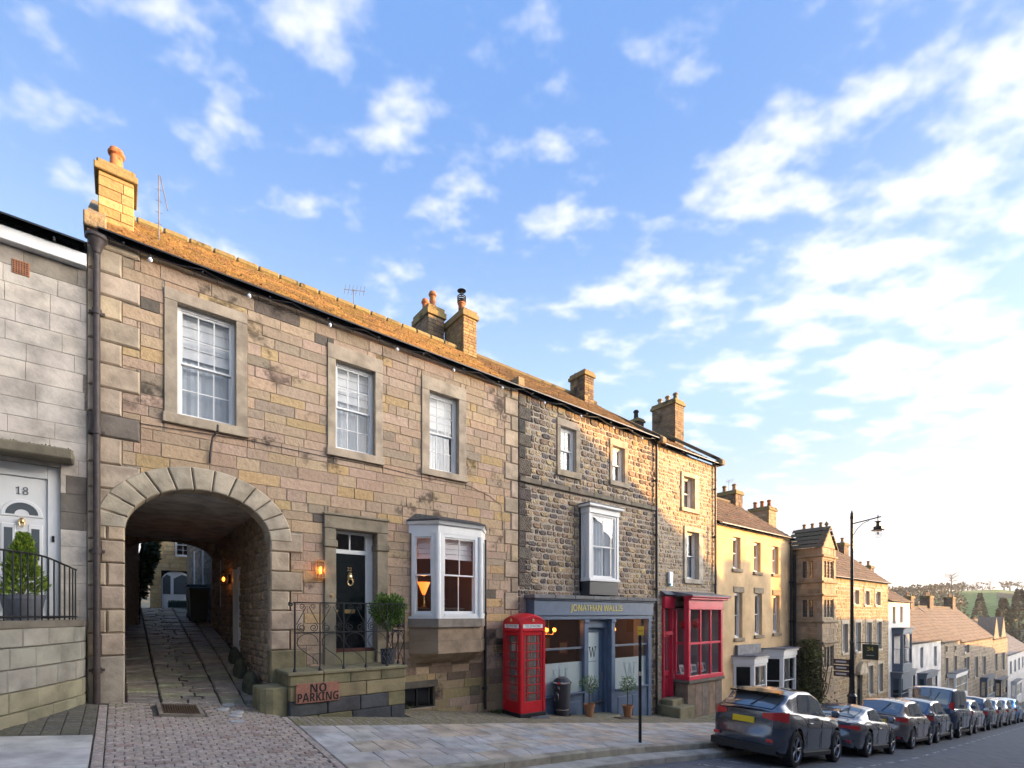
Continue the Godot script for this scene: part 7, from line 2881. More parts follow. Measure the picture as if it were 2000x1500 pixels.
func tower_house() -> void:
	var u0 := 23.83
	var u1 := 27.39
	var h := thing("tower_bay_house", "old stone house with a three storey gabled bay tower", "house", Vector3(u0, G(24), 0))
	var pal := [Color(0.42, 0.31, 0.19), Color(0.38, 0.28, 0.18), Color(0.34, 0.26, 0.17)]
	masonry(h, {"u0": u0, "u1": u1, "y0": -5.5, "y1": 4.1, "v": 0.0, "holes": [Rect2(26.1, -4.2, 0.7, 2.0)], "ch": [0.18, 0.28], "ln": [0.25, 0.55], "gap": 0.014, "bev": 0.014, "skew": 0.015, "round": true, "color": rubble_colors(pal), "most": 100}, M.rubble, M.mortar_pale)
	slate_roof(h, u0, u1, 0.1, 4.14, -2.6, 6.1, 12, 0.3, [Color(0.14, 0.12, 0.085), Color(0.12, 0.11, 0.075)])
	shell(h, u0, u1, -5.5, 4.1, 6.1, 0.0, -2.6, M.mortar_pale)
	chimney(h, 26.6, 27.5, -3.3, -2.2, 4.1, 7.0, 0.2, pal, M.stone, 0.16, 0.3, 3)
	boxpart(h, "door", Vector3(26.1, -4.2, -0.2), Vector3(26.8, -2.2, -0.12), M.wood_dark)
	# the bay tower
	var a := 24.0
	var b := 25.62
	var v := 1.2
	var fronts := [[2.90, 3.72], [1.14, 2.0], [-1.08, -0.1]]
	var holes := []
	for f in fronts:
		holes.append(Rect2(a + 0.25, f[0], 1.12, f[1] - f[0]))
	var ash := [Color(0.36, 0.27, 0.18), Color(0.33, 0.25, 0.165), Color(0.39, 0.29, 0.19)]
	masonry(h, {"u0": a, "u1": b, "y0": -4.2, "y1": 4.25, "v": v, "holes": holes, "ch": [0.26, 0.32], "ln": [0.4, 0.8], "gap": 0.008, "bev": 0.008, "color": rubble_colors(ash), "most": 60, "thick": 0.2}, M.dressed, M.mortar)
	var hd := side_holder(h, "tower_side", a)
	var sh := []
	for f in fronts:
		sh.append(Rect2(0.36, f[0], 0.5, f[1] - f[0]))
	masonry(hd, {"u0": 0.0, "u1": v - 0.01, "y0": -4.2, "y1": 4.25, "v": 0.0, "holes": sh, "ch": [0.26, 0.32], "ln": [0.4, 0.8], "gap": 0.008, "bev": 0.008, "color": rubble_colors(ash), "most": 60, "thick": 0.2}, M.dressed, M.mortar)
	for f in fronts:
		leaded(hd, 0.36, 0.86, f[0], f[1], -0.07, 2)
	hd.remove_meta("origin")
	for f in fronts:
		leaded(h, a + 0.25, a + 1.37, f[0], f[1], v - 0.07, 3)
		for q in [f[0] - 0.22, f[1] + 0.10]:
			var mb := MB.new()
			mb.col = Color(0.30, 0.235, 0.15)
			mb.box(Vector3(a - 0.07, q, 0.0), Vector3(b + 0.07, q + 0.11, v + 0.08), 0.03)
			put(h, "moulding", mb, M.dressed)
	boxpart(h, "tower_core", Vector3(a + 0.25, -4.2, 0.0), Vector3(b - 0.05, 4.2, v - 0.45), M.room_dark)
	var mb := MB.new()
	mb.col = Color(0.24, 0.195, 0.125)
	mb.box(Vector3(b - 0.19, -4.2, 0.0), Vector3(b, 4.25, v - 0.21))
	put(h, "tower_wall", mb, M.dressed)
	# gable with its slab roof
	mb = MB.new()
	mb.col = Color(0.40, 0.30, 0.19)
	mb.prism(PackedVector2Array([Vector2(a - 0.02, 4.26), Vector2(b + 0.02, 4.26), Vector2((a + b) / 2, 5.12)]), v - 0.25, v, 0.03)
	put(h, "tower_gable", mb, M.dressed)
	mb = MB.new()
	var m := (a + b) / 2
	for s in [-1, 1]:
		for k in 5:
			var f0 := k / 5.0
			var f1 := (k + 1) / 5.0
			var x0 := lerpf(m + s * 0.95, m, f0)
			var x1 := lerpf(m + s * 0.95, m, f1)
			var y0 := lerpf(4.22, 5.25, f0) + 0.03
			var y1 := lerpf(4.22, 5.25, f1)
			mb.col = jit(Color(0.15, 0.125, 0.075), 0.2)
			var q := [Vector3(x0, y0, v + 0.07), Vector3(x1, y1, v + 0.07), Vector3(x1, y1, -0.3), Vector3(x0, y0, -0.3)]
			if s < 0:
				mb.quad(q[0], q[1], q[2], q[3])
			else:
				mb.quad(q[3], q[2], q[1], q[0])
			mb.quad(q[0] - Vector3(0, 0.1, 0), q[0], q[1], q[1] - Vector3(0, 0.1, 0))
	put(h, "tower_roof", mb, M.slate)
	mb = MB.new()
	mb.col = Color(0.30, 0.25, 0.17)
	mb.lathe([Vector2(0.09, 5.18), Vector2(0.05, 5.28), Vector2(0.10, 5.36), Vector2(0.0, 5.5)], Vector3(m, 0, v - 0.1), 8)
	put(h, "finial", mb, M.dressed)
	pipe(h, 23.9, -3.0, 4.0, 0.12, 0.05, M.black_iron)
	# climbing shrub at its foot
	var sb := thing("climbing_shrub", "straggly olive shrub climbing the foot of the stone bay tower", "shrub", Vector3(23.9, G(24), 0.9))
	mb = MB.new()
	for k in 30:
		var z := R.randf_range(0.2, 1.5)
		mb.tube([Vector3(23.85, G(24) - 0.1, 0.9), Vector3(23.7 + R.randf() * 0.2, -2.2 + R.randf() * 0.8, z), Vector3(23.5 + R.randf() * 0.4, -1.6 + R.randf() * 1.6, z + R.randf_range(-0.3, 0.3))], 0.015, 4)
	put(sb, "stem", mb, M.bark)
	mb = MB.new()
	for i in 2600:
		var y := -3.1 + pow(R.randf(), 0.9) * 3.3
		var w := 0.75 - 0.13 * (y + 3.0)
		mb.col = jit(pick([Color(0.09, 0.085, 0.03), Color(0.13, 0.12, 0.04), Color(0.06, 0.075, 0.03), Color(0.17, 0.15, 0.06)]), 0.25)
		var p := Vector3(23.75 + R.randf_range(-0.45, 0.15), y, 0.85 + R.randfn() * w * 0.55)
		mb.leaf(p, Vector3(R.randf_range(-1, 0.3), R.randf_range(-0.5, 0.9), R.randf_range(-1, 1)).normalized(), R.randf_range(0.08, 0.15), 0.3, R)
	put(sb, "foliage", mb, M.leaf)


func leaded(par: Node3D, a: float, b: float, y0: float, y1: float, v: float, lights: int) -> void:
	var mb := MB.new()
	mb.col = Color(0.42, 0.34, 0.24)
	for i in lights + 1:
		var x := lerpf(a, b, float(i) / lights)
		mb.box(Vector3(x - 0.03, y0, v - 0.06), Vector3(x + 0.03, y1, v + 0.03))
	mb.box(Vector3(a, y0, v - 0.055), Vector3(b, y0 + 0.04, v + 0.028))
	mb.box(Vector3(a, y1 - 0.04, v - 0.055), Vector3(b, y1, v + 0.028))
	var w := put(par, "mullioned_window", mb, M.dressed)
	for i in lights:
		var x0 := lerpf(a, b, float(i) / lights) + 0.03
		var x1 := lerpf(a, b, float(i + 1) / lights) - 0.03
		mb = MB.new()
		for k in range(1, 5):
			var y := lerpf(y0 + 0.04, y1 - 0.04, k / 5.0)
			mb.box(Vector3(x0, y - 0.007, v - 0.02), Vector3(x1, y + 0.007, v - 0.005))
		mb.box(Vector3((x0 + x1) / 2 - 0.007, y0, v - 0.021), Vector3((x0 + x1) / 2 + 0.007, y1, v - 0.004))
		put(w, "glazing_bar", mb, M.lead)
		mb = MB.new()
		mb.quad(Vector3(x0, y0, v - 0.015), Vector3(x1, y0, v - 0.015), Vector3(x1, y1, v - 0.015), Vector3(x0, y1, v - 0.015))
		put(w, "pane", mb, M.glass)


# ---------------------------------------------------------------- the houses across the street, behind the camera
func opposite() -> void:
	var rows := [[-22.0, -6.0, 9.04, 9.04], [-6.0, 8.0, 9.04, 9.04], [8.0, 17.5, 8.99, 8.99], [17.5, 26.6, 8.94, 8.89], [26.6, 30.8, 8.84, 6.84], [30.8, 34.3, 6.79, 5.04], [34.3, 44.0, 3.79, 3.54], [44.0, 58.0, 3.24, 2.94], [58.0, 76.0, 1.54, 0.94], [76.0, 96.0, 0.74, -0.46], [96.0, 125.0, -1.06, -2.26]]
	var vf := 13.2
	var vr := 16.0
	var vb := 18.8
	var k := 0
	for r in rows:
		var yb := G(r[0]) - 4.0
		var h := thing("opposite_house", "plain stone house in the row across the road", "house", Vector3(r[0], G(r[0]), vf), "houses across the road")
		var mb := MB.new()
		mb.col = Color(0.66, 0.60, 0.50)  # pale tone added so the unseen row bounces light onto the shaded fronts
		var ea: float = r[2] - 2.3
		var eb: float = r[3] - 2.3
		var a: float = r[0]
		var b: float = r[1] - 0.02
		mb.quad(Vector3(b, yb, vf), Vector3(a, yb, vf), Vector3(a, ea, vf), Vector3(b, eb, vf))
		mb.quad(Vector3(a, yb, vb), Vector3(b, yb, vb), Vector3(b, eb, vb), Vector3(a, ea, vb))
		for s in 2:
			var x := a if s == 0 else b
			var e := ea if s == 0 else eb
			var t: float = r[2] if s == 0 else r[3]
			var q := [Vector3(x, yb, vb), Vector3(x, yb, vf), Vector3(x, e, vf), Vector3(x, t, vr), Vector3(x, e, vb)]
			for i in [1, 2, 3]:
				if s == 1:
					mb.tri(q[0], q[i], q[i + 1])
				else:
					mb.tri(q[0], q[i + 1], q[i])
		put(h, "wall", mb, M.stone)
		mb = MB.new()
		mb.col = Color(0.13, 0.10, 0.08)
		mb.quad(Vector3(b, eb, vf - 0.15), Vector3(a, ea, vf - 0.15), Vector3(a, r[2], vr), Vector3(b, r[3], vr))
		mb.quad(Vector3(a, ea, vb), Vector3(b, eb, vb), Vector3(b, r[3], vr), Vector3(a, r[2], vr))
		put(h, "roof", mb, M.slate)
		var n := maxi(1, int((b - a) / 2.6))
		for i in n:
			var x := lerpf(a, b, (i + 0.5) / n)
			for y in [eb - 1.9, eb - 4.6]:
				if y > G(b) + 0.5:
					mb = MB.new()
					mb.box(Vector3(x - 0.45, y, vf - 0.06), Vector3(x + 0.45, y + 1.5, vf + 0.05))
					var w := put(h, "window", mb, M.white_dull)
					mb = MB.new()
					mb.box(Vector3(x - 0.38, y + 0.08, vf - 0.08), Vector3(x + 0.38, y + 1.42, vf - 0.05))
					put(w, "pane", mb, M.car_glass)
		mb = MB.new()
		mb.box(Vector3(lerpf(a, b, 0.3) - 0.4, G(b) - 0.5, vf - 0.05), Vector3(lerpf(a, b, 0.3) + 0.4, G(b) + 2.0, vf + 0.02))
		put(h, "door", mb, M.wood_dark)
		if k == 6:
			for c in [[35.35, 36.6, 5.44], [36.95, 38.45, 5.06]]:
				mb = MB.new()
				mb.col = Color(0.25, 0.18, 0.12)
				mb.box(Vector3(c[0], 3.0, vr - 0.5), Vector3(c[1], c[2], vr + 0.4), 0.03)
				put(h, "chimney", mb, M.stone)
		elif k == 3:
			mb = MB.new()
			mb.col = Color(0.25, 0.18, 0.12)
			mb.box(Vector3(19.0, 8.0, vr - 0.5), Vector3(20.0, 9.2, vr + 0.4), 0.03)
			put(h, "chimney", mb, M.stone)
		k += 1


# ---------------------------------------------------------------- things in the street
func street_things() -> void:
	phone_box()
	# litter bin beside the phone box
	var b := Vector3(8.92, H(8.92, 0.42), 0.42)
	var t := thing("litter_bin", "dark hexagonal litter bin between the phone box and the blue shop", "bin", b)
	var mb := MB.new()
	mb.lathe([Vector2(0.0, 0.0), Vector2(0.25, 0.0), Vector2(0.25, 0.05)], b + Vector3(0, -0.03, 0), 12)
	put(t, "foot", mb, M.flag_plain)
	mb = MB.new()
	mb.lathe([Vector2(0.19, 0.02), Vector2(0.20, 0.16), Vector2(0.205, 0.17), Vector2(0.23, 0.84), Vector2(0.24, 0.86)], b, 6)
	put(t, "body", mb, M.grey_paint)
	mb = MB.new()
	mb.lathe([Vector2(0.212, 0.165), Vector2(0.212, 0.185)], b, 6)
	mb.lathe([Vector2(0.248, 0.84), Vector2(0.252, 0.88), Vector2(0.235, 0.88)], b, 6)
	put(t, "band", mb, M.chrome)
	mb = MB.new()
	mb.lathe([Vector2(0.24, 0.88), Vector2(0.15, 0.97), Vector2(0.06, 1.00), Vector2(0, 1.0)], b, 6)
	put(t, "lid", mb, M.grey_paint)
	var hd := side_holder(t, "lettering_plate", 8.92 - 0.205)
	text_part(hd, "lettering", "LITTER", Vector3(0.42, b.y + 0.74, 0.0), 0.10, 0.004, M.chrome, 0, 0.8)
	mb = MB.new()
	var ring := []
	for i in 17:
		var a := TAU * i / 16.0
		ring.append(Vector3(0.42 + cos(a) * 0.085, b.y + 0.50 + sin(a) * 0.11, 0.003))
	mb.tube(ring, 0.006, 4)
	put(hd, "emblem", mb, M.chrome)
	hd.remove_meta("origin")
	# restriction post
	b = Vector3(7.80, H(7.8, 3.68), 3.68)
	t = thing("sign_post", "thin black post with a small yellow plate at the kerb", "post", b)
	mb = MB.new()
	mb.cyl(b - Vector3(0, 0.1, 0), b + Vector3(0, 2.22, 0), 0.030, 0.030, 14)
	mb.ball(b + Vector3(0, 2.22, 0), 0.030, 10, 0.5)
	put(t, "pole", mb, M.black_gloss)
	mb = MB.new()
	mb.cyl(b + Vector3(0, 1.28, 0), b + Vector3(0, 1.36, 0), 0.033, 0.033, 12)
	put(t, "band", mb, M.chrome)
	mb = MB.new()
	mb.xf = Transform3D(Basis(Vector3.UP, -0.62), b + Vector3(0, 2.14, 0))
	mb.box(Vector3(-0.062, -0.085, 0.032), Vector3(0.062, 0.085, 0.04), 0.003)
	put(t, "yellow_plate", mb, M.yellow_sign)
	for i in 3:
		mb = MB.new()
		mb.xf = Transform3D(Basis(Vector3.UP, -0.62), b + Vector3(0, 2.14, 0))
		mb.box(Vector3(-0.045, 0.035 - i * 0.045, 0.04), Vector3(0.045, 0.05 - i * 0.045, 0.0415))
		put(t, "print_line", mb, M.terracotta if i == 1 else M.gold)
	lamp_post()
	# bits of greenery at the foot of the walls
	for q in [[7.15, 0.12, 90], [13.75, 0.25, 50], [4.5, 0.1, 30]]:
		var w := thing("weeds", "small tuft of weeds at the foot of the wall", "weeds", Vector3(q[0], H(q[0], q[1]), q[1]), "weeds along the walls", "stuff")
		mb = MB.new()
		for i in q[2]:
			mb.col = jit(pick([Color(0.09, 0.12, 0.03), Color(0.12, 0.10, 0.04), Color(0.06, 0.08, 0.03)]), 0.3)
			mb.leaf(Vector3(q[0] + R.randfn() * 0.16, H(q[0], 0), q[1] + R.randf_range(-0.1, 0.12)), Vector3(R.randf_range(-1, 1), 0.9, R.randf_range(-1, 1)).normalized(), R.randf_range(0.05, 0.13), 0.25, R)
		put(w, "leaves", mb, M.leaf)
	# aerials on the roofs
	for q in [[0.55, 7.75, -1.1, 1.25, "thin aerial with a fallen arm beside the big chimney"], [4.6, 8.95, -2.6, 0.5, "small aerial on the stone house ridge"], [23.6, 7.35, -2.8, 0.6, "television aerial on the yellow house chimney"]]:
		var a := thing("roof_aerial", q[4], "aerial", Vector3(q[0], q[1], q[2]))
		mb = MB.new()
		var o := Vector3(q[0], q[1], q[2])
		mb.cyl(o - Vector3(0, 0.2, 0), o + Vector3(0, q[3], 0), 0.010, 0.010, 5)
		put(a, "mast", mb, M.lead)
		mb = MB.new()
		if q[3] > 1.0:
			mb.cyl(o + Vector3(0.02, q[3], 0), o + Vector3(0.13, q[3] - 0.55, 0.0), 0.008, 0.008, 5)
			for i in 5:
				mb.cyl(o + Vector3(-0.05, 0.2 + i * 0.2, 0), o + Vector3(0.05, 0.2 + i * 0.2, 0), 0.005, 0.005, 4)
		else:
			mb.cyl(o + Vector3(-0.25, q[3] - 0.1, 0), o + Vector3(0.25, q[3], 0.1), 0.008, 0.008, 5)
			for i in 6:
				var c := o + Vector3(-0.22 + i * 0.09, q[3] - 0.09 + i * 0.018, 0.02 * i)
				mb.cyl(c - Vector3(0, 0.09, 0.06), c + Vector3(0, 0.09, 0.06), 0.005, 0.005, 4)
		put(a, "elements", mb, M.lead)
	# little rusty gable bracket by the big chimney
	var rb := thing("roof_bracket", "rusty red angle bracket beside the big chimney", "bracket", Vector3(0.3, 7.8, -1.2))
	mb = MB.new()
	mb.tube([Vector3(0.20, 7.98, -1.2), Vector3(0.46, 7.80, -1.2), Vector3(0.20, 7.80, -1.2)], 0.025, 4)
	put(rb, "angle_iron", mb, M.terracotta)


func phone_box() -> void:
	var c := Vector3(7.56, H(7.56, 0.5), 0.51)
	var t := thing("phone_box", "red telephone box with domed roof between the stone house and blue shop", "phone box", c)
	t.rotation.y = TH - 0.07
	t.set_meta("origin", Vector3.ZERO)
	var hw := 0.37
	var hgt := 2.46
	var mb := MB.new()
	mb.box(Vector3(-hw - 0.01, -0.12, -hw - 0.01), Vector3(hw + 0.01, 0.13, hw + 0.01), 0.01)
	put(t, "plinth", mb, M.black_iron)
	mb = MB.new()
	mb.prism(PackedVector2Array([Vector2(-0.1, -0.16), Vector2(hw + 0.16, -0.20), Vector2(hw + 0.05, 0.04), Vector2(-0.1, 0.04)]), hw, hw + 0.05, 0.0)
	put(t, "concrete_base", mb, M.lead)
	# corner posts
	for sx in [-1, 1]:
		for sz in [-1, 1]:
			mb = MB.new()
			mb.box(Vector3(sx * hw - (0.085 if sx > 0 else 0.0), 0.13, sz * hw - (0.085 if sz > 0 else 0.0)), Vector3(sx * hw + (0.085 if sx < 0 else 0.0), 2.20, sz * hw + (0.085 if sz < 0 else 0.0)), 0.02)
			put(t, "corner_post", mb, M.red)
	for k in 4:
		var f := Node3D.new()
		f.name = "door" if k == 0 else "side_panel"
		t.add_child(f, true)
		f.rotation.y = k * PI / 2 - PI / 2
		var z := hw - 0.02
		var x0 := -hw + 0.085
		var x1 := hw - 0.085
		mb = MB.new()
		mb.box(Vector3(x0, 0.13, z - 0.05), Vector3(x1, 0.40, z), 0.006)
		mb.box(Vector3(x0, 1.93, z - 0.05), Vector3(x1, 2.02, z), 0.006)
		mb.box(Vector3(x0, 0.40, z - 0.05), Vector3(x0 + 0.055, 1.93, z - 0.002), 0.006)
		mb.box(Vector3(x1 - 0.055, 0.40, z - 0.05), Vector3(x1, 1.93, z - 0.002), 0.006)
		mb.box(Vector3(x0 - 0.01, 2.02, z - 0.06), Vector3(x1 + 0.01, 2.07, z + 0.035), 0.012)
		put(f, "frame", mb, M.red)
		var a := x0 + 0.055
		var b := x1 - 0.055
		var xs := [a, a + 0.085, b - 0.085, b]
		for i in [1, 2]:
			boxpart(f, "glazing_bar", Vector3(xs[i] - 0.009, 0.40, z - 0.04), Vector3(xs[i] + 0.009, 1.93, z - 0.008), M.red)
		for r in 8:
			var y0 := lerpf(0.40, 1.93, r / 8.0)
			var y1 := lerpf(0.40, 1.93, (r + 1) / 8.0)
			if r:
				boxpart(f, "glazing_bar", Vector3(a, y0 - 0.010, z - 0.038), Vector3(b, y0 + 0.010, z - 0.010), M.red)
			for q in 3:
				mb = MB.new()
				mb.quad(Vector3(xs[q], y0, z - 0.024), Vector3(xs[q + 1], y0, z - 0.024), Vector3(xs[q + 1], y1, z - 0.024), Vector3(xs[q], y1, z - 0.024))
				put(f, "pane", mb, M.old_glass)
		# opal sign and curved pediment with a crown
		mb = MB.new()
		mb.box(Vector3(x0 - 0.03, 2.07, z - 0.07), Vector3(x1 + 0.03, 2.24, z + 0.005))
		put(f, "sign_surround", mb, M.red)
		boxpart(f, "opal_sign", Vector3(x0 + 0.0, 2.10, z + 0.004), Vector3(x1 - 0.0, 2.19, z + 0.012), M.opal)
		text_part(f, "lettering", "TELEPHONE", Vector3(0, 2.145, z + 0.0125), 0.088, 0.002, M.ink, 0, 0.98)
		mb = MB.new()
		var pg := PackedVector2Array([Vector2(-hw, 2.20), Vector2(hw, 2.20)])
		for i in 13:
			var an := lerpf(0.35, PI - 0.35, i / 12.0)
			pg.append(Vector2(cos(an) / cos(0.35) * hw, 2.20 + (sin(an) - sin(0.35)) * 0.27))
		mb.prism(pg, z - 0.05, z + 0.012, 0.0)
		put(f, "pediment", mb, M.red)
		mb = MB.new()
		mb.ball(Vector3(0, 2.285, z + 0.012), 0.034, 8, 0.8)
		mb.ball(Vector3(0, 2.315, z + 0.014), 0.014, 6)
		mb.box(Vector3(-0.036, 2.252, z + 0.005), Vector3(0.036, 2.268, z + 0.03), 0.003)
		put(f, "crown_emblem", mb, M.gold_pale)
	# shallow dome
	mb = MB.new()
	var n := 14
	var hf := func(x: float, zz: float) -> float:
		var ex := 0.27 * (sqrt(maxf(0.0, 1.0 - pow(x / hw * 0.94, 2))) - 0.342)
		var ez := 0.27 * (sqrt(maxf(0.0, 1.0 - pow(zz / hw * 0.94, 2))) - 0.342)
		return 2.215 + maxf(ex, 0.0) * 0.62 + maxf(ez, 0.0) * 0.62 + 0.02
	for i in n:
		for j in n:
			var q := []
			for e in [[i, j + 1], [i + 1, j + 1], [i + 1, j], [i, j]]:
				var x := lerpf(-hw - 0.012, hw + 0.012, float(e[0]) / n)
				var zz := lerpf(-hw - 0.012, hw + 0.012, float(e[1]) / n)
				q.append(Vector3(x, hf.call(clampf(x, -hw, hw), clampf(zz, -hw, hw)), zz))
			var ns := []
			for v: Vector3 in q:
				var d := 0.01
				var cx := clampf(v.x, -hw + d, hw - d)
				var cz := clampf(v.z, -hw + d, hw - d)
				ns.append(Vector3(hf.call(cx - d, cz) - hf.call(cx + d, cz), 2 * d, hf.call(cx, cz - d) - hf.call(cx, cz + d)).normalized())
			mb.stri(q[0], q[1], q[2], ns[0], ns[1], ns[2])
			mb.stri(q[0], q[2], q[3], ns[0], ns[2], ns[3])
	put(t, "domed_roof", mb, M.red)
	# telephone and its back board
	boxpart(t, "back_board", Vector3(-0.2, 0.9, -hw + 0.07), Vector3(0.2, 1.9, -hw + 0.10), M.grey_paint)
	boxpart(t, "telephone", Vector3(-0.10, 1.18, -hw + 0.10), Vector3(0.10, 1.5, -hw + 0.22), M.grey_paint, 0.02)
	boxpart(t, "notice", Vector3(-0.17, 1.52, -hw + 0.10), Vector3(0.02, 1.75, -hw + 0.105), M.paper)
	mb = MB.new()
	mb.ball(Vector3(-hw - 0.012, 1.05, 0.22), 0.016, 8)
	put(t, "door_handle", mb, M.chrome)
	t.remove_meta("origin")


func lamp_post() -> void:
	var b := Vector3(20.38, H(20.38, 3.4), 3.4)
	var t := thing("street_lamp", "tall black lamp post with bracket arm and hanging glass lantern", "street lamp", b)
	var top := 5.04 - b.y
	var mb := MB.new()
	mb.lathe([Vector2(0.17, -0.1), Vector2(0.17, 0.35), Vector2(0.14, 0.42), Vector2(0.13, 1.1), Vector2(0.16, 1.16), Vector2(0.10, 1.26), Vector2(0.085, 1.4), Vector2(0.062, 3.0), Vector2(0.075, 3.05), Vector2(0.055, 3.15), Vector2(0.048, top - 0.35), Vector2(0.06, top - 0.33), Vector2(0.062, top - 0.26), Vector2(0.045, top - 0.24), Vector2(0.055, top - 0.18), Vector2(0.0, top)], b, 14)
	put(t, "column", mb, M.black_gloss)
	mb = MB.new()
	var ay := 5.04 - 0.52
	mb.tube([Vector3(b.x, ay, b.z), Vector3(b.x, ay + 0.13, b.z + 0.86)], 0.022, 8)
	mb.tube([Vector3(b.x, ay - 0.42, b.z + 0.03), Vector3(b.x, ay - 0.2, b.z + 0.16), Vector3(b.x, ay - 0.02, b.z + 0.34), Vector3(b.x, ay + 0.04, b.z + 0.52)], 0.012, 6)
	put(t, "bracket_arm", mb, M.black_gloss)
	var l := Vector3(b.x, 0, b.z + 0.77)
	mb = MB.new()
	mb.lathe([Vector2(0, 4.78), Vector2(0.014, 4.70), Vector2(0.025, 4.66), Vector2(0.014, 4.60), Vector2(0.014, 4.52), Vector2(0.11, 4.50), Vector2(0.05, 4.46), Vector2(0.055, 4.34), Vector2(0.13, 4.32), Vector2(0.13, 4.24), Vector2(0.20, 4.20), Vector2(0.20, 4.185), Vector2(0, 4.19)], l, 16)
	put(t, "lantern_hood", mb, M.black_gloss)
	mb = MB.new()
	mb.lathe([Vector2(0.135, 4.19), Vector2(0.13, 4.08), Vector2(0.10, 3.98), Vector2(0.05, 3.93), Vector2(0, 3.92)], l, 16)
	put(t, "glass_bowl", mb, M.glass)
	mb = MB.new()
	mb.ball(Vector3(l.x, 4.09, l.z), 0.04, 8, 1.4)
	put(t, "bulb", mb, M.bulb)
	var sg := thing("finger_signs", "stack of brown direction boards clamped to the lamp post", "sign", Vector3(20.38, -0.6, 3.3))
	for k in 3:
		var y := -0.40 - k * 0.22
		boxpart(sg, "direction_board", Vector3(20.30, y - 0.09, 2.85), Vector3(20.34, y + 0.09, 3.33), M.wood_dark, 0.006)
		boxpart(sg, "pale_print", Vector3(20.294, y - 0.03, 2.92), Vector3(20.30, y + 0.03, 3.25), M.paper)
	boxpart(sg, "clamp", Vector3(20.30, -0.95, 3.33), Vector3(20.45, -0.30, 3.36), M.black_gloss)


# ---------------------------------------------------------------- parked cars
func grid(mb: MB, rows: Array, flip := false) -> void:
	var nr := rows.size()
	var nc: int = rows[0].size()
	var nn := []
	for i in nr:
		var line := []
		for j in nc:
			var a: Vector3 = rows[mini(i + 1, nr - 1)][j] - rows[maxi(i - 1, 0)][j]
			var b: Vector3 = rows[i][mini(j + 1, nc - 1)] - rows[i][maxi(j - 1, 0)]
			var c := a.cross(b)
			c = c.normalized() if c.length() > 1e-9 else Vector3.UP
			line.append(-c if flip else c)
		nn.append(line)
	for i in nr - 1:
		for j in nc - 1:
			var p := [rows[i][j], rows[i + 1][j], rows[i + 1][j + 1], rows[i][j + 1]]
			var m := [nn[i][j], nn[i + 1][j], nn[i + 1][j + 1], nn[i][j + 1]]
			if flip:
				mb.stri(p[0], p[2], p[1], m[0], m[2], m[1])
				mb.stri(p[0], p[3], p[2], m[0], m[3], m[2])
			else:
				mb.stri(p[0], p[1], p[2], m[0], m[1], m[2])
				mb.stri(p[0], p[2], p[3], m[0], m[2], m[3])


func curve(pts: Array, x: float) -> float:
	for i in pts.size() - 1:
		if x <= pts[i + 1][0]:
			var f := clampf((x - pts[i][0]) / maxf(1e-6, pts[i + 1][0] - pts[i][0]), 0, 1)
			return lerpf(pts[i][1], pts[i + 1][1], f * f * (3 - 2 * f) * 0.5 + f * 0.5)
	return pts[-1][1]


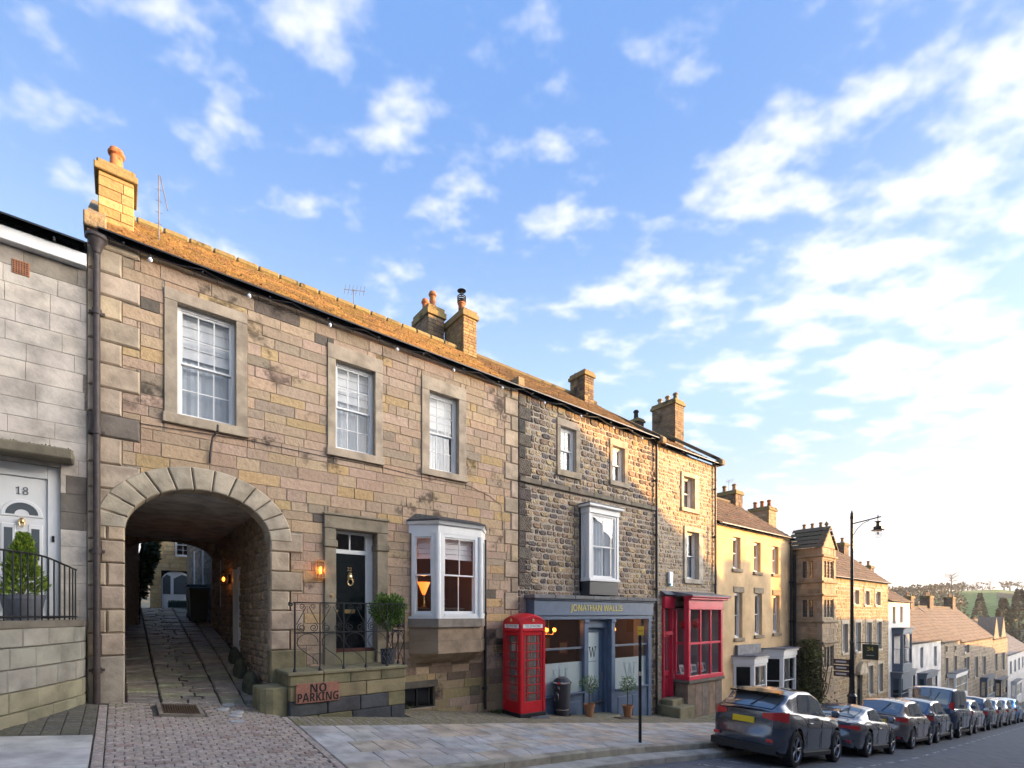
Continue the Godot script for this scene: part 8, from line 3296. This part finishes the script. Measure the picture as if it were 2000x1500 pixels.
# built in real metres with x forward, then set on the slope; K holds the shape
func car(K: Dictionary) -> void:
	var u: float = K.u
	var t := thing("parked_car", K.label, "car", Vector3(u, 0, K.v), "cars parked along the kerb")
	var sl: float = (road_y(u + 1.0, 5.0) - road_y(u - 1.0, 5.0)) / 2.0
	t.transform = Transform3D(Basis(Vector3.UP, TH) * Basis(Vector3(0, 0, 1), atan(sl)) * Basis.from_scale(Vector3(0.833, 1.0, 0.833)), S(u, road_y(u, 5.0), K.v))
	t.set_meta("origin", Vector3.ZERO)
	var L: float = K.L
	var hw: float = K.W / 2
	var r: float = K.r
	var xa := 0.82 if not K.has("xa") else float(K.xa)       # rear axle from the tail
	var xf := xa + float(K.wb)
	var paint: Material = K.paint
	# body: side columns from sill to shoulder, then across the deck
	var deck: Array = K.deck
	var plan := [[0.0, 0.74], [0.09, 0.87], [0.28, 0.955], [0.65, 1.0], [L * 0.5, 1.0], [L - 0.9, 0.97], [L - 0.35, 0.86], [L - 0.1, 0.70], [L, 0.5]]
	var xs := []
	for i in 61:
		xs.append(L * i / 60.0)
	for c in [xa, xf]:
		for k in 13:
			xs.append(c - (r + 0.07) + (2 * r + 0.14) * k / 12.0)
	xs.append(0.04)
	xs.sort()
	for side in [-1, 1]:
		var rows := []
		for x in xs:
			var w := hw * curve(plan, x)
			var yb: float = K.get("sill", 0.24)
			if x < 0.25:
				yb = lerpf(0.34, yb, x / 0.25)
			for c in [xa, xf]:
				var d: float = absf(x - c)
				if d < r + 0.07:
					yb = maxf(yb, r + sqrt(maxf(0.0, pow(r + 0.07, 2) - d * d)))
			var yd := curve(deck, x)
			var line := []
			for k in 9:
				var f := k / 8.0
				var y := lerpf(yb, yd, f)
				var g := (y - 0.2) / maxf(0.1, yd - 0.2)
				var ww := w * curve([[-1.0, 0.92], [0.0, 0.93], [0.3, 0.985], [0.42, 0.972], [0.66, 1.0], [0.8, 0.985], [1.0, 0.90]], clampf(g, -0.5, 1.0))
				line.append(Vector3(x, y, side * ww))
			line.append(Vector3(x, yd + 0.012, side * w * 0.84))
			line.append(Vector3(x, yd + 0.03, side * w * 0.5))
			line.append(Vector3(x, yd + 0.035, 0))
			rows.append(line)
		var mb := MB.new()
		grid(mb, rows, side < 0)
		if side < 0:
			put(t, "body_side", mb, paint)
		else:
			put(t, "body_side", mb, paint)
	# tail and nose
	for e in 2:
		var x: float = xs[0] if e == 0 else xs[-1]
		var rows := []
		for k in 9:
			var y := lerpf(0.34 if e == 0 else 0.24, curve(deck, x) + 0.01, k / 8.0)
			var line := []
			for j in 9:
				var zf := lerpf(-1.0, 1.0, j / 8.0)
				var w: float = hw * curve(plan, x) * 0.985
				var bulge: float = 0.12 * (1 - zf * zf) * (0.5 + 0.5 * sin(k / 8.0 * PI))
				if e == 0:
					bulge = [0.03, 0.09, 0.115, 0.11, 0.05, 0.02, 0.02, 0.05, 0.03][k] * (1 - pow(absf(zf), 3.0)) + 0.02 * (1 - zf * zf)
				line.append(Vector3(x - bulge if e == 0 else x + bulge, y, zf * w))
			rows.append(line)
		var mb := MB.new()
		grid(mb, rows, e == 1)
		put(t, "tail" if e == 0 else "nose", mb, paint)
	boxpart(t, "underside", Vector3(0.25, 0.20, -hw * 0.86), Vector3(L - 0.3, 0.5, hw * 0.86), M.trim)
	# cabin shell with windows laid on it
	var roof: Array = K.roof
	var c0: float = roof[0][0]
	var c1: float = roof[-1][0]
	var tum: float = K.get("tumble", 0.74)
	var cs := func(x: float, f: float, side: int) -> Vector3:
		# f 0 at the shoulder, 1 at the roof edge, 2 on the centre line
		var w := hw * curve(plan, x)
		var yr := curve(roof, x)
		var yd := minf(curve(deck, x), yr)
		if f <= 1.0:
			return Vector3(x, lerpf(yd, yr - 0.06 * clampf((yr - yd) * 4.0, 0, 1), f), side * lerpf(w * 0.90, w * tum, f))
		var g := f - 1.0
		return Vector3(x, yr - 0.06 * clampf((yr - yd) * 4.0, 0, 1) * pow(1 - g, 2), side * w * tum * (1 - g))
	for side in [-1, 1]:
		var rows := []
		for i in 41:
			var x := lerpf(c0, c1, i / 40.0)
			var line := []
			for f in [0.0, 0.25, 0.5, 0.75, 1.0, 1.12, 1.3, 1.6, 2.0]:
				line.append(cs.call(x, f, side))
			rows.append(line)
		var mb := MB.new()
		grid(mb, rows, side < 0)
		put(t, "roof", mb, paint)
		for w in K.side:
			rows = []
			for i in 9:
				var line := []
				var x := lerpf(w[0], w[1], i / 8.0)
				for k in 4:
					var f := lerpf(0.10, 0.90, k / 3.0)
					var sh: float = w[2] * (f - 0.1) + (w[3] if w.size() > 3 else 0.0) * (f - 0.1) * (1 - i / 8.0)
					var p: Vector3 = cs.call(clampf(x + sh * (1.0 if i == 0 or w.size() < 4 else 1.0), c0 + 0.02, c1 - 0.02), f, side)
					line.append(p + Vector3(0, 0.003, side * 0.008))
				rows.append(line)
			mb = MB.new()
			grid(mb, rows, side < 0)
			put(t, "side_window", mb, M.car_glass)
		# lamps, mirror
		mb = MB.new()
		var ty: float = K.get("tail_y", 0.82)
		var tw: float = K.get("tail_w", 0.26)
		rows = []
		for i in 7:
			var line := []
			for k in 3:
				var f := i / 6.0
				var y: float = ty + lerpf(-1, 1, k / 2.0) * K.get("tail_h", 0.095) * (0.45 + 0.55 * f)
				var z := lerpf(hw * 0.80 - tw, hw * 0.80, minf(f * 1.6, 1.0))
				var x := -0.045 * (1 - pow(z / hw, 2)) - 0.012
				if f > 0.62:
					x = lerpf(-0.028, K.get("tail_wrap", 0.22), (f - 0.62) / 0.38)
					z = hw * curve(plan, maxf(x, 0.0)) * 1.0 + 0.006
				line.append(Vector3(x, y, side * z))
			rows.append(line)
		grid(mb, rows, side < 0)
		put(t, "tail_light", mb, M.tail)
		mb = MB.new()
		var mx: float = c1 - 0.55
		mb.box(Vector3(mx, curve(deck, mx) + 0.02, side * hw * 1.13 - 0.09), Vector3(mx + 0.14, curve(deck, mx) + 0.17, side * hw * 1.13 + 0.09), 0.035)
		put(t, "door_mirror", mb, paint)
		# door lines and handle
		mb = MB.new()
		for dx in K.doors:
			mb.box(Vector3(dx - 0.006, 0.34, side * hw * 0.995 - 0.006), Vector3(dx + 0.006, curve(deck, dx) - 0.06, side * hw * 0.995 + 0.004))
		put(t, "door_gap", mb, M.trim)
		boxpart(t, "door_handle", Vector3(K.doors[0] + 0.10, curve(deck, K.doors[0]) - 0.20, side * hw * 0.99 - 0.01), Vector3(K.doors[0] + 0.30, curve(deck, K.doors[0]) - 0.165, side * hw * 0.99 + 0.02), paint, 0.01)
		boxpart(t, "sill_trim", Vector3(xa + r + 0.08, 0.20, side * hw * 0.965 - 0.02), Vector3(xf - r - 0.08, 0.30, side * hw * 0.965 + 0.012), M.trim, 0.01)
		for c in [xa, xf]:
			wheel(t, Vector3(c, r, side * (hw - 0.115)), r, side)
	# rear window
	var rw: Array = K.rear
	var rows := []
	for i in 7:
		var x := lerpf(rw[0], rw[1], i / 6.0)
		var line := []
		for j in 9:
			var z := lerpf(-1.0, 1.0, j / 8.0)
			var f: float = 2.0 - absf(z) * rw[2]
			var p: Vector3 = cs.call(x, f, 1 if z >= 0 else -1)
			line.append(p + Vector3(-0.010, 0.010, 0))
		rows.append(line)
	var mb := MB.new()
	grid(mb, rows)
	put(t, "rear_window", mb, M.car_glass)
	rows = []
	for i in 7:
		var x := lerpf(K.screen[0], K.screen[1], i / 6.0)
		var line := []
		for j in 9:
			var z := lerpf(-1.0, 1.0, j / 8.0)
			line.append(cs.call(x, 2.0 - absf(z) * 0.95, 1 if z >= 0 else -1) + Vector3(0.008, 0.010, 0))
		rows.append(line)
	mb = MB.new()
	grid(mb, rows)
	put(t, "windscreen", mb, M.car_glass)
	# bumper, plate, wiper, reflectors
	mb = MB.new()
	var by: float = K.get("bump", 0.50)
	for k in 8:
		var z0 := lerpf(-0.86, 0.86, k / 8.0) * hw
		var z1 := lerpf(-0.86, 0.86, (k + 1) / 8.0) * hw
		var x0 := -0.115 * (1 - pow(absf(z0 / hw), 3.0)) - 0.02
		var x1 := -0.115 * (1 - pow(absf(z1 / hw), 3.0)) - 0.02
		mb.quad(Vector3(x0, 0.26, z0), Vector3(x0, 0.40, z0), Vector3(x1, 0.40, z1), Vector3(x1, 0.26, z1))
		mb.quad(Vector3(x0, 0.40, z0), Vector3(0.06, 0.42, z0), Vector3(0.06, 0.42, z1), Vector3(x1, 0.40, z1))
		mb.quad(Vector3(0.1, 0.25, z0), Vector3(x0, 0.26, z0), Vector3(x1, 0.26, z1), Vector3(0.1, 0.25, z1))
	put(t, "bumper", mb, M.trim if K.get("dark_bumper", true) else paint)
	var py: float = K.get("plate_y", 0.80)
	boxpart(t, "number_plate", Vector3(-0.075, py - 0.06, -0.26), Vector3(-0.03, py + 0.06, 0.26), M.plate, 0.004)
	for s in [-1, 1]:
		boxpart(t, "reflector", Vector3(-0.10, by - 0.10, s * hw * 0.70 - 0.07), Vector3(-0.05, by - 0.04, s * hw * 0.70 + 0.07), M.tail, 0.006)
	mb = MB.new()
	var w0: Vector3 = cs.call(lerpf(rw[0], rw[1], 0.05), 1.9, 1)
	var w1: Vector3 = cs.call(lerpf(rw[0], rw[1], 0.75), 1.6, 1)
	mb.tube([w0 + Vector3(-0.03, 0.02, 0), w1 + Vector3(-0.025, 0.025, 0)], 0.012, 5)
	put(t, "rear_wiper", mb, M.trim)
	if K.get("spoiler", false):
		mb = MB.new()
		var sx: float = rw[1]
		for s in 8:
			var z0 := lerpf(-0.66, 0.66, s / 8.0) * hw
			var z1 := lerpf(-0.66, 0.66, (s + 1) / 8.0) * hw
			var y := curve(roof, sx + 0.1) + 0.02
			mb.quad(Vector3(sx - 0.26, y - 0.05, z1), Vector3(sx + 0.15, y + 0.012, z1), Vector3(sx + 0.15, y + 0.012, z0), Vector3(sx - 0.26, y - 0.05, z0))
			mb.quad(Vector3(sx - 0.26, y - 0.085, z0), Vector3(sx - 0.26, y - 0.05, z0), Vector3(sx - 0.26, y - 0.05, z1), Vector3(sx - 0.26, y - 0.085, z1))
			mb.quad(Vector3(sx - 0.26, y - 0.085, z1), Vector3(sx + 0.1, y - 0.04, z1), Vector3(sx + 0.1, y - 0.04, z0), Vector3(sx - 0.26, y - 0.085, z0))
		put(t, "spoiler", mb, M.gloss_black)
	if K.get("spare", false):
		wheel(t, Vector3(-0.16, 0.98, 0.12), 0.36, 0)
	t.remove_meta("origin")


func wheel(t: Node3D, c: Vector3, r: float, side: int) -> void:
	# axle along z (or along x for a spare on the tail)
	var b := Basis(Vector3(1, 0, 0), Vector3(0, 0, side), Vector3(0, -side, 0)) if side != 0 else Basis(Vector3(0, 0, 1), Vector3(-1, 0, 0), Vector3(0, -1, 0))
	var mb := MB.new()
	mb.xf = Transform3D(b, c)
	mb.lathe([Vector2(r * 0.66, 0.09), Vector2(r * 0.70, 0.105), Vector2(r * 0.93, 0.10), Vector2(r, 0.07), Vector2(r, -0.09), Vector2(r * 0.9, -0.11), Vector2(0, -0.11)], Vector3.ZERO, 26)
	var w := put(t, "wheel", mb, M.rubber)
	mb = MB.new()
	mb.xf = Transform3D(b, c)
	mb.lathe([Vector2(0, 0.0), Vector2(r * 0.66, 0.0), Vector2(r * 0.66, 0.085), Vector2(r * 0.70, 0.098)], Vector3.ZERO, 26)
	put(w, "rim_well", mb, M.trim)
	mb = MB.new()
	mb.xf = Transform3D(b, c)
	mb.lathe([Vector2(r * 0.62, 0.08), Vector2(r * 0.65, 0.10), Vector2(r * 0.70, 0.10)], Vector3.ZERO, 26)
	mb.lathe([Vector2(r * 0.17, 0.0), Vector2(r * 0.17, 0.085), Vector2(0, 0.09)], Vector3.ZERO, 12)
	for k in 5:
		var a := TAU * k / 5.0
		for d in [-0.14, 0.14]:
			var p0 := Vector3(cos(a) * r * 0.12, 0.07, sin(a) * r * 0.12)
			var p1 := Vector3(cos(a + d) * r * 0.64, 0.085, sin(a + d) * r * 0.64)
			mb.cyl(p0, p1, r * 0.05, r * 0.042, 5, false)
	put(w, "rim", mb, M.rim)


func cars() -> void:
	var hatch := {"L": 4.35, "W": 1.80, "r": 0.33, "wb": 2.64, "v": 4.68, "deck": [[0.0, 0.98], [0.3, 1.0], [1.5, 0.97], [3.1, 0.95], [3.9, 0.82], [4.35, 0.64]],
		"roof": [[0.10, 1.0], [0.32, 1.22], [0.55, 1.40], [1.0, 1.47], [1.9, 1.49], [2.5, 1.40], [3.25, 0.96]], "side": [[0.75, 1.35, 0.10], [1.42, 2.25, 0.0], [2.32, 3.0, -0.42]], "rear": [0.16, 0.58, 0.92], "screen": [2.5, 3.2], "doors": [1.38, 2.28]}
	var list := [
		{"u": 9.80, "label": "dark grey crossover car with rear spoiler, parked by the yellow plate post", "paint": M.graphite, "W": 1.84, "L": 4.38, "r": 0.36, "wb": 2.64, "v": 4.72, "spoiler": true, "tail_y": 0.98, "tail_h": 0.10, "tail_w": 0.30, "tail_wrap": 0.34, "plate_y": 0.86, "bump": 0.58, "sill": 0.28,
			"deck": [[0.0, 1.04], [0.25, 1.10], [1.5, 1.05], [3.0, 0.99], [3.9, 0.90], [4.38, 0.68]], "roof": [[0.06, 1.08], [0.35, 1.25], [0.75, 1.46], [1.3, 1.55], [1.9, 1.56], [2.5, 1.45], [3.25, 1.0]], "side": [[1.0, 1.55, 0.20], [1.62, 2.35, 0.0], [2.42, 3.0, -0.42]], "rear": [0.14, 0.66, 0.95]},
		{"u": 14.15, "label": "low grey sports coupe with sloping tail, behind the grey crossover", "paint": M.slate_grey, "W": 1.80, "L": 4.38, "r": 0.34, "wb": 2.48, "xa": 0.95, "tail_y": 0.74, "tail_h": 0.06, "tail_w": 0.4, "plate_y": 0.55, "bump": 0.46, "dark_bumper": false,
			"deck": [[0.0, 0.84], [0.4, 0.90], [1.3, 0.92], [2.8, 0.88], [3.8, 0.76], [4.38, 0.55]], "roof": [[0.25, 0.90], [0.8, 1.08], [1.4, 1.25], [1.9, 1.30], [2.3, 1.25], [3.1, 0.90]], "side": [[1.15, 1.9, 0.25], [1.98, 2.75, -0.3]], "rear": [0.5, 1.35, 0.85], "doors": [1.75, 2.9]},
		{"u": 18.45, "label": "brownish grey hatchback behind the grey sports coupe", "paint": M.pewter, "tail_y": 0.90, "tail_h": 0.075, "tail_w": 0.40, "bump": 0.42},
		{"u": 21.65, "label": "small dark blue hatchback in front of the tall black off-roader", "paint": M.dark_blue, "L": 4.1, "tail_y": 0.88},
		{"u": 25.05, "label": "tall black off-roader with a spare wheel on its tail", "paint": M.dark_blue, "L": 4.6, "W": 1.9, "r": 0.39, "wb": 2.66, "spare": true, "tail_y": 1.25, "tail_h": 0.16, "tail_w": 0.12, "tail_wrap": 0.08, "sill": 0.38, "bump": 0.62, "tumble": 0.84,
			"deck": [[0.0, 1.12], [0.3, 1.14], [3.2, 1.12], [4.2, 1.05], [4.6, 0.8]], "roof": [[0.02, 1.14], [0.10, 1.55], [0.22, 1.88], [0.8, 1.95], [2.4, 1.93], [2.8, 1.82], [3.4, 1.12]], "side": [[0.35, 1.25, 0.0], [1.33, 2.1, 0.0], [2.18, 2.95, -0.3]], "rear": [0.05, 0.2, 0.9]},
		{"u": 28.65, "label": "silver hatchback with bright red tail lights beyond the off-roader", "paint": M.pale, "tail_y": 0.92},
		{"u": 32.25, "label": "dark estate car parked beyond the silver hatchback", "paint": M.dark_blue, "L": 4.6, "roof": [[0.05, 1.0], [0.2, 1.35], [0.5, 1.52], [1.0, 1.56], [2.1, 1.55], [2.6, 1.45], [3.3, 0.97]]},
		{"u": 35.60, "label": "pale silver car with a low roof, parked beyond the dark estate", "paint": M.silver},
		{"u": 38.90, "label": "silver hatchback near the far end of the parked row", "paint": M.pale},
		{"u": 42.40, "label": "blue car at the far end of the parked row", "paint": M.sky_blue},
	]
	for k in list:
		var d := hatch.duplicate(true)
		d.merge(k, true)
		d.u += 0.0
		d.v = 4.66
		car(d)


# ---------------------------------------------------------------- the hill beyond the end of the street
func hill() -> void:
	var t := thing("hills", "", "", Vector3(0, -14, 0), "", "structure")
	t.transform = Transform3D()
	t.set_meta("origin", Vector3.ZERO)
	# ridge drawn in plan from the camera: bearing (degrees right of straight ahead) and height at 420 m
	var mb := MB.new()
	var fn := FastNoiseLite.new()
	fn.seed = 8
	fn.frequency = 0.012
	var na := 60
	var nd := 14
	var hf := func(x: float, z: float) -> float:
		var d := Vector2(x, z).length()
		var f := clampf((d - 150.0) / 330.0, 0, 1)
		return -16.0 + 33.0 * f * f * (3 - 2 * f) + fn.get_noise_2d(x, z) * 5.0 * f
	for i in na:
		for j in nd:
			var q := []
			for e in [[i, j], [i + 1, j], [i + 1, j + 1], [i, j + 1]]:
				var a := deg_to_rad(lerpf(5.0, 130.0, float(e[0]) / na))
				var d := lerpf(140.0, 620.0, float(e[1]) / nd)
				var x := sin(a) * d
				var z := -cos(a) * d
				q.append(Vector3(x, hf.call(x, z), z))
			var c: Vector3 = (q[0] + q[2]) / 2
			var field := fn.get_noise_2d(c.x * 0.5 + 300, c.z * 0.5)
			mb.col = Color(0.10, 0.26, 0.04) if field > -0.25 and c.y > -4.0 else Color(0.10, 0.12, 0.05)
			mb.quad(q[3], q[2], q[1], q[0])
	put(t, "hillside", mb, M.grass)
	t.remove_meta("origin")
	# woods and hedges: each clump one mass
	var wd := thing("woods", "bare brown woodland on the hillside beyond the town", "woods", Vector3(0, 0, 0), "", "stuff")
	wd.transform = Transform3D()
	wd.set_meta("origin", Vector3.ZERO)
	mb = MB.new()
	for i in 520:
		var bear := R.randf_range(35.0, 42.4) if i < 430 else R.randf_range(42.0, 60.0)
		var d := R.randf_range(180.0, 460.0) if i < 420 else R.randf_range(500.0, 530.0)
		var a := deg_to_rad(bear)
		var o := Vector3(sin(a) * d, 0, -cos(a) * d)
		o.y = hf.call(o.x, o.z)
		var hh := R.randf_range(4.0, 8.0)
		mb.col = Color(0.09, 0.07, 0.05)
		mb.cyl(o, o + Vector3(0, hh * 0.6, 0), 0.3, 0.12, 5, false)
		for k in 26:
			var dr := Vector3(R.randfn(), R.randf_range(-0.3, 1.2), R.randfn()).normalized()
			mb.col = jit(pick([Color(0.11, 0.08, 0.06), Color(0.09, 0.075, 0.055), Color(0.13, 0.10, 0.07)]), 0.2)
			var c := o + Vector3(0, hh * 0.6, 0) + dr * hh * 0.38 * R.randf_range(0.3, 1.0)
			mb.leaf(c, dr, hh * 0.22, 0.35, R)
	put(wd, "bare_trees", mb, M.leaf)
	wd.remove_meta("origin")
	for q in [[45.0, 240.0, 17.0, 0], [45.9, 250.0, 19.0, 0], [43.6, 300.0, 13.0, 0], [46.8, 235.0, 14.0, 0], [41.8, 420.0, 16.0, 1], [42.6, 470.0, 9.0, 1], [43.4, 470.0, 8.0, 1], [44.2, 470.0, 9.0, 1], [45.0, 470.0, 8.0, 1], [45.8, 470.0, 9.5, 1]]:
		var a := deg_to_rad(q[0])
		var o := Vector3(sin(a) * q[1], 0, -cos(a) * q[1])
		o.y = hf.call(o.x, o.z)
		var tr := thing("conifer_tree" if q[3] == 0 else "bare_tree", "dark conifer standing on the hillside beyond the roofs" if q[3] == 0 else "bare tree on the skyline of the far hill", "tree", Vector3.ZERO, "conifers on the far hill" if q[3] == 0 else "skyline trees")
		tr.transform = Transform3D(Basis(), o)
		tr.set_meta("origin", Vector3.ZERO)
		mb = MB.new()
		mb.cyl(Vector3(0, -1, 0), Vector3(0, q[2] * 0.7, 0), q[2] * 0.025, q[2] * 0.008, 6, false)
		if q[3] == 1:
			for k in 40:
				var dr := Vector3(R.randfn(), R.randf_range(0.1, 1.3), R.randfn()).normalized()
				var st := Vector3(0, q[2] * R.randf_range(0.25, 0.7), 0)
				mb.cyl(st, st + dr * q[2] * R.randf_range(0.15, 0.38), q[2] * 0.006, q[2] * 0.002, 4, false)
		put(tr, "trunk", mb, M.bark)
		mb = MB.new()
		for k in (900 if q[3] == 0 else 260):
			var f := R.randf()
			var an := R.randf() * TAU
			mb.col = jit(Color(0.025, 0.045, 0.028) if q[3] == 0 else Color(0.12, 0.09, 0.065), 0.3)
			if q[3] == 0:
				var rad: float = q[2] * 0.22 * (1 - f) * pow(R.randf(), 0.4)
				mb.leaf(Vector3(cos(an) * rad, q[2] * (0.12 + 0.88 * f), sin(an) * rad), Vector3(cos(an), -0.3, sin(an)).normalized(), q[2] * 0.07, 0.35, R)
			else:
				var dr := Vector3(R.randfn(), R.randfn() * 0.8, R.randfn()).normalized()
				mb.leaf(Vector3(0, q[2] * 0.68, 0) + dr * q[2] * 0.34 * pow(R.randf(), 0.4), dr, q[2] * 0.05, 0.12, R)
		put(tr, "crown", mb, M.leaf)
		tr.remove_meta("origin")
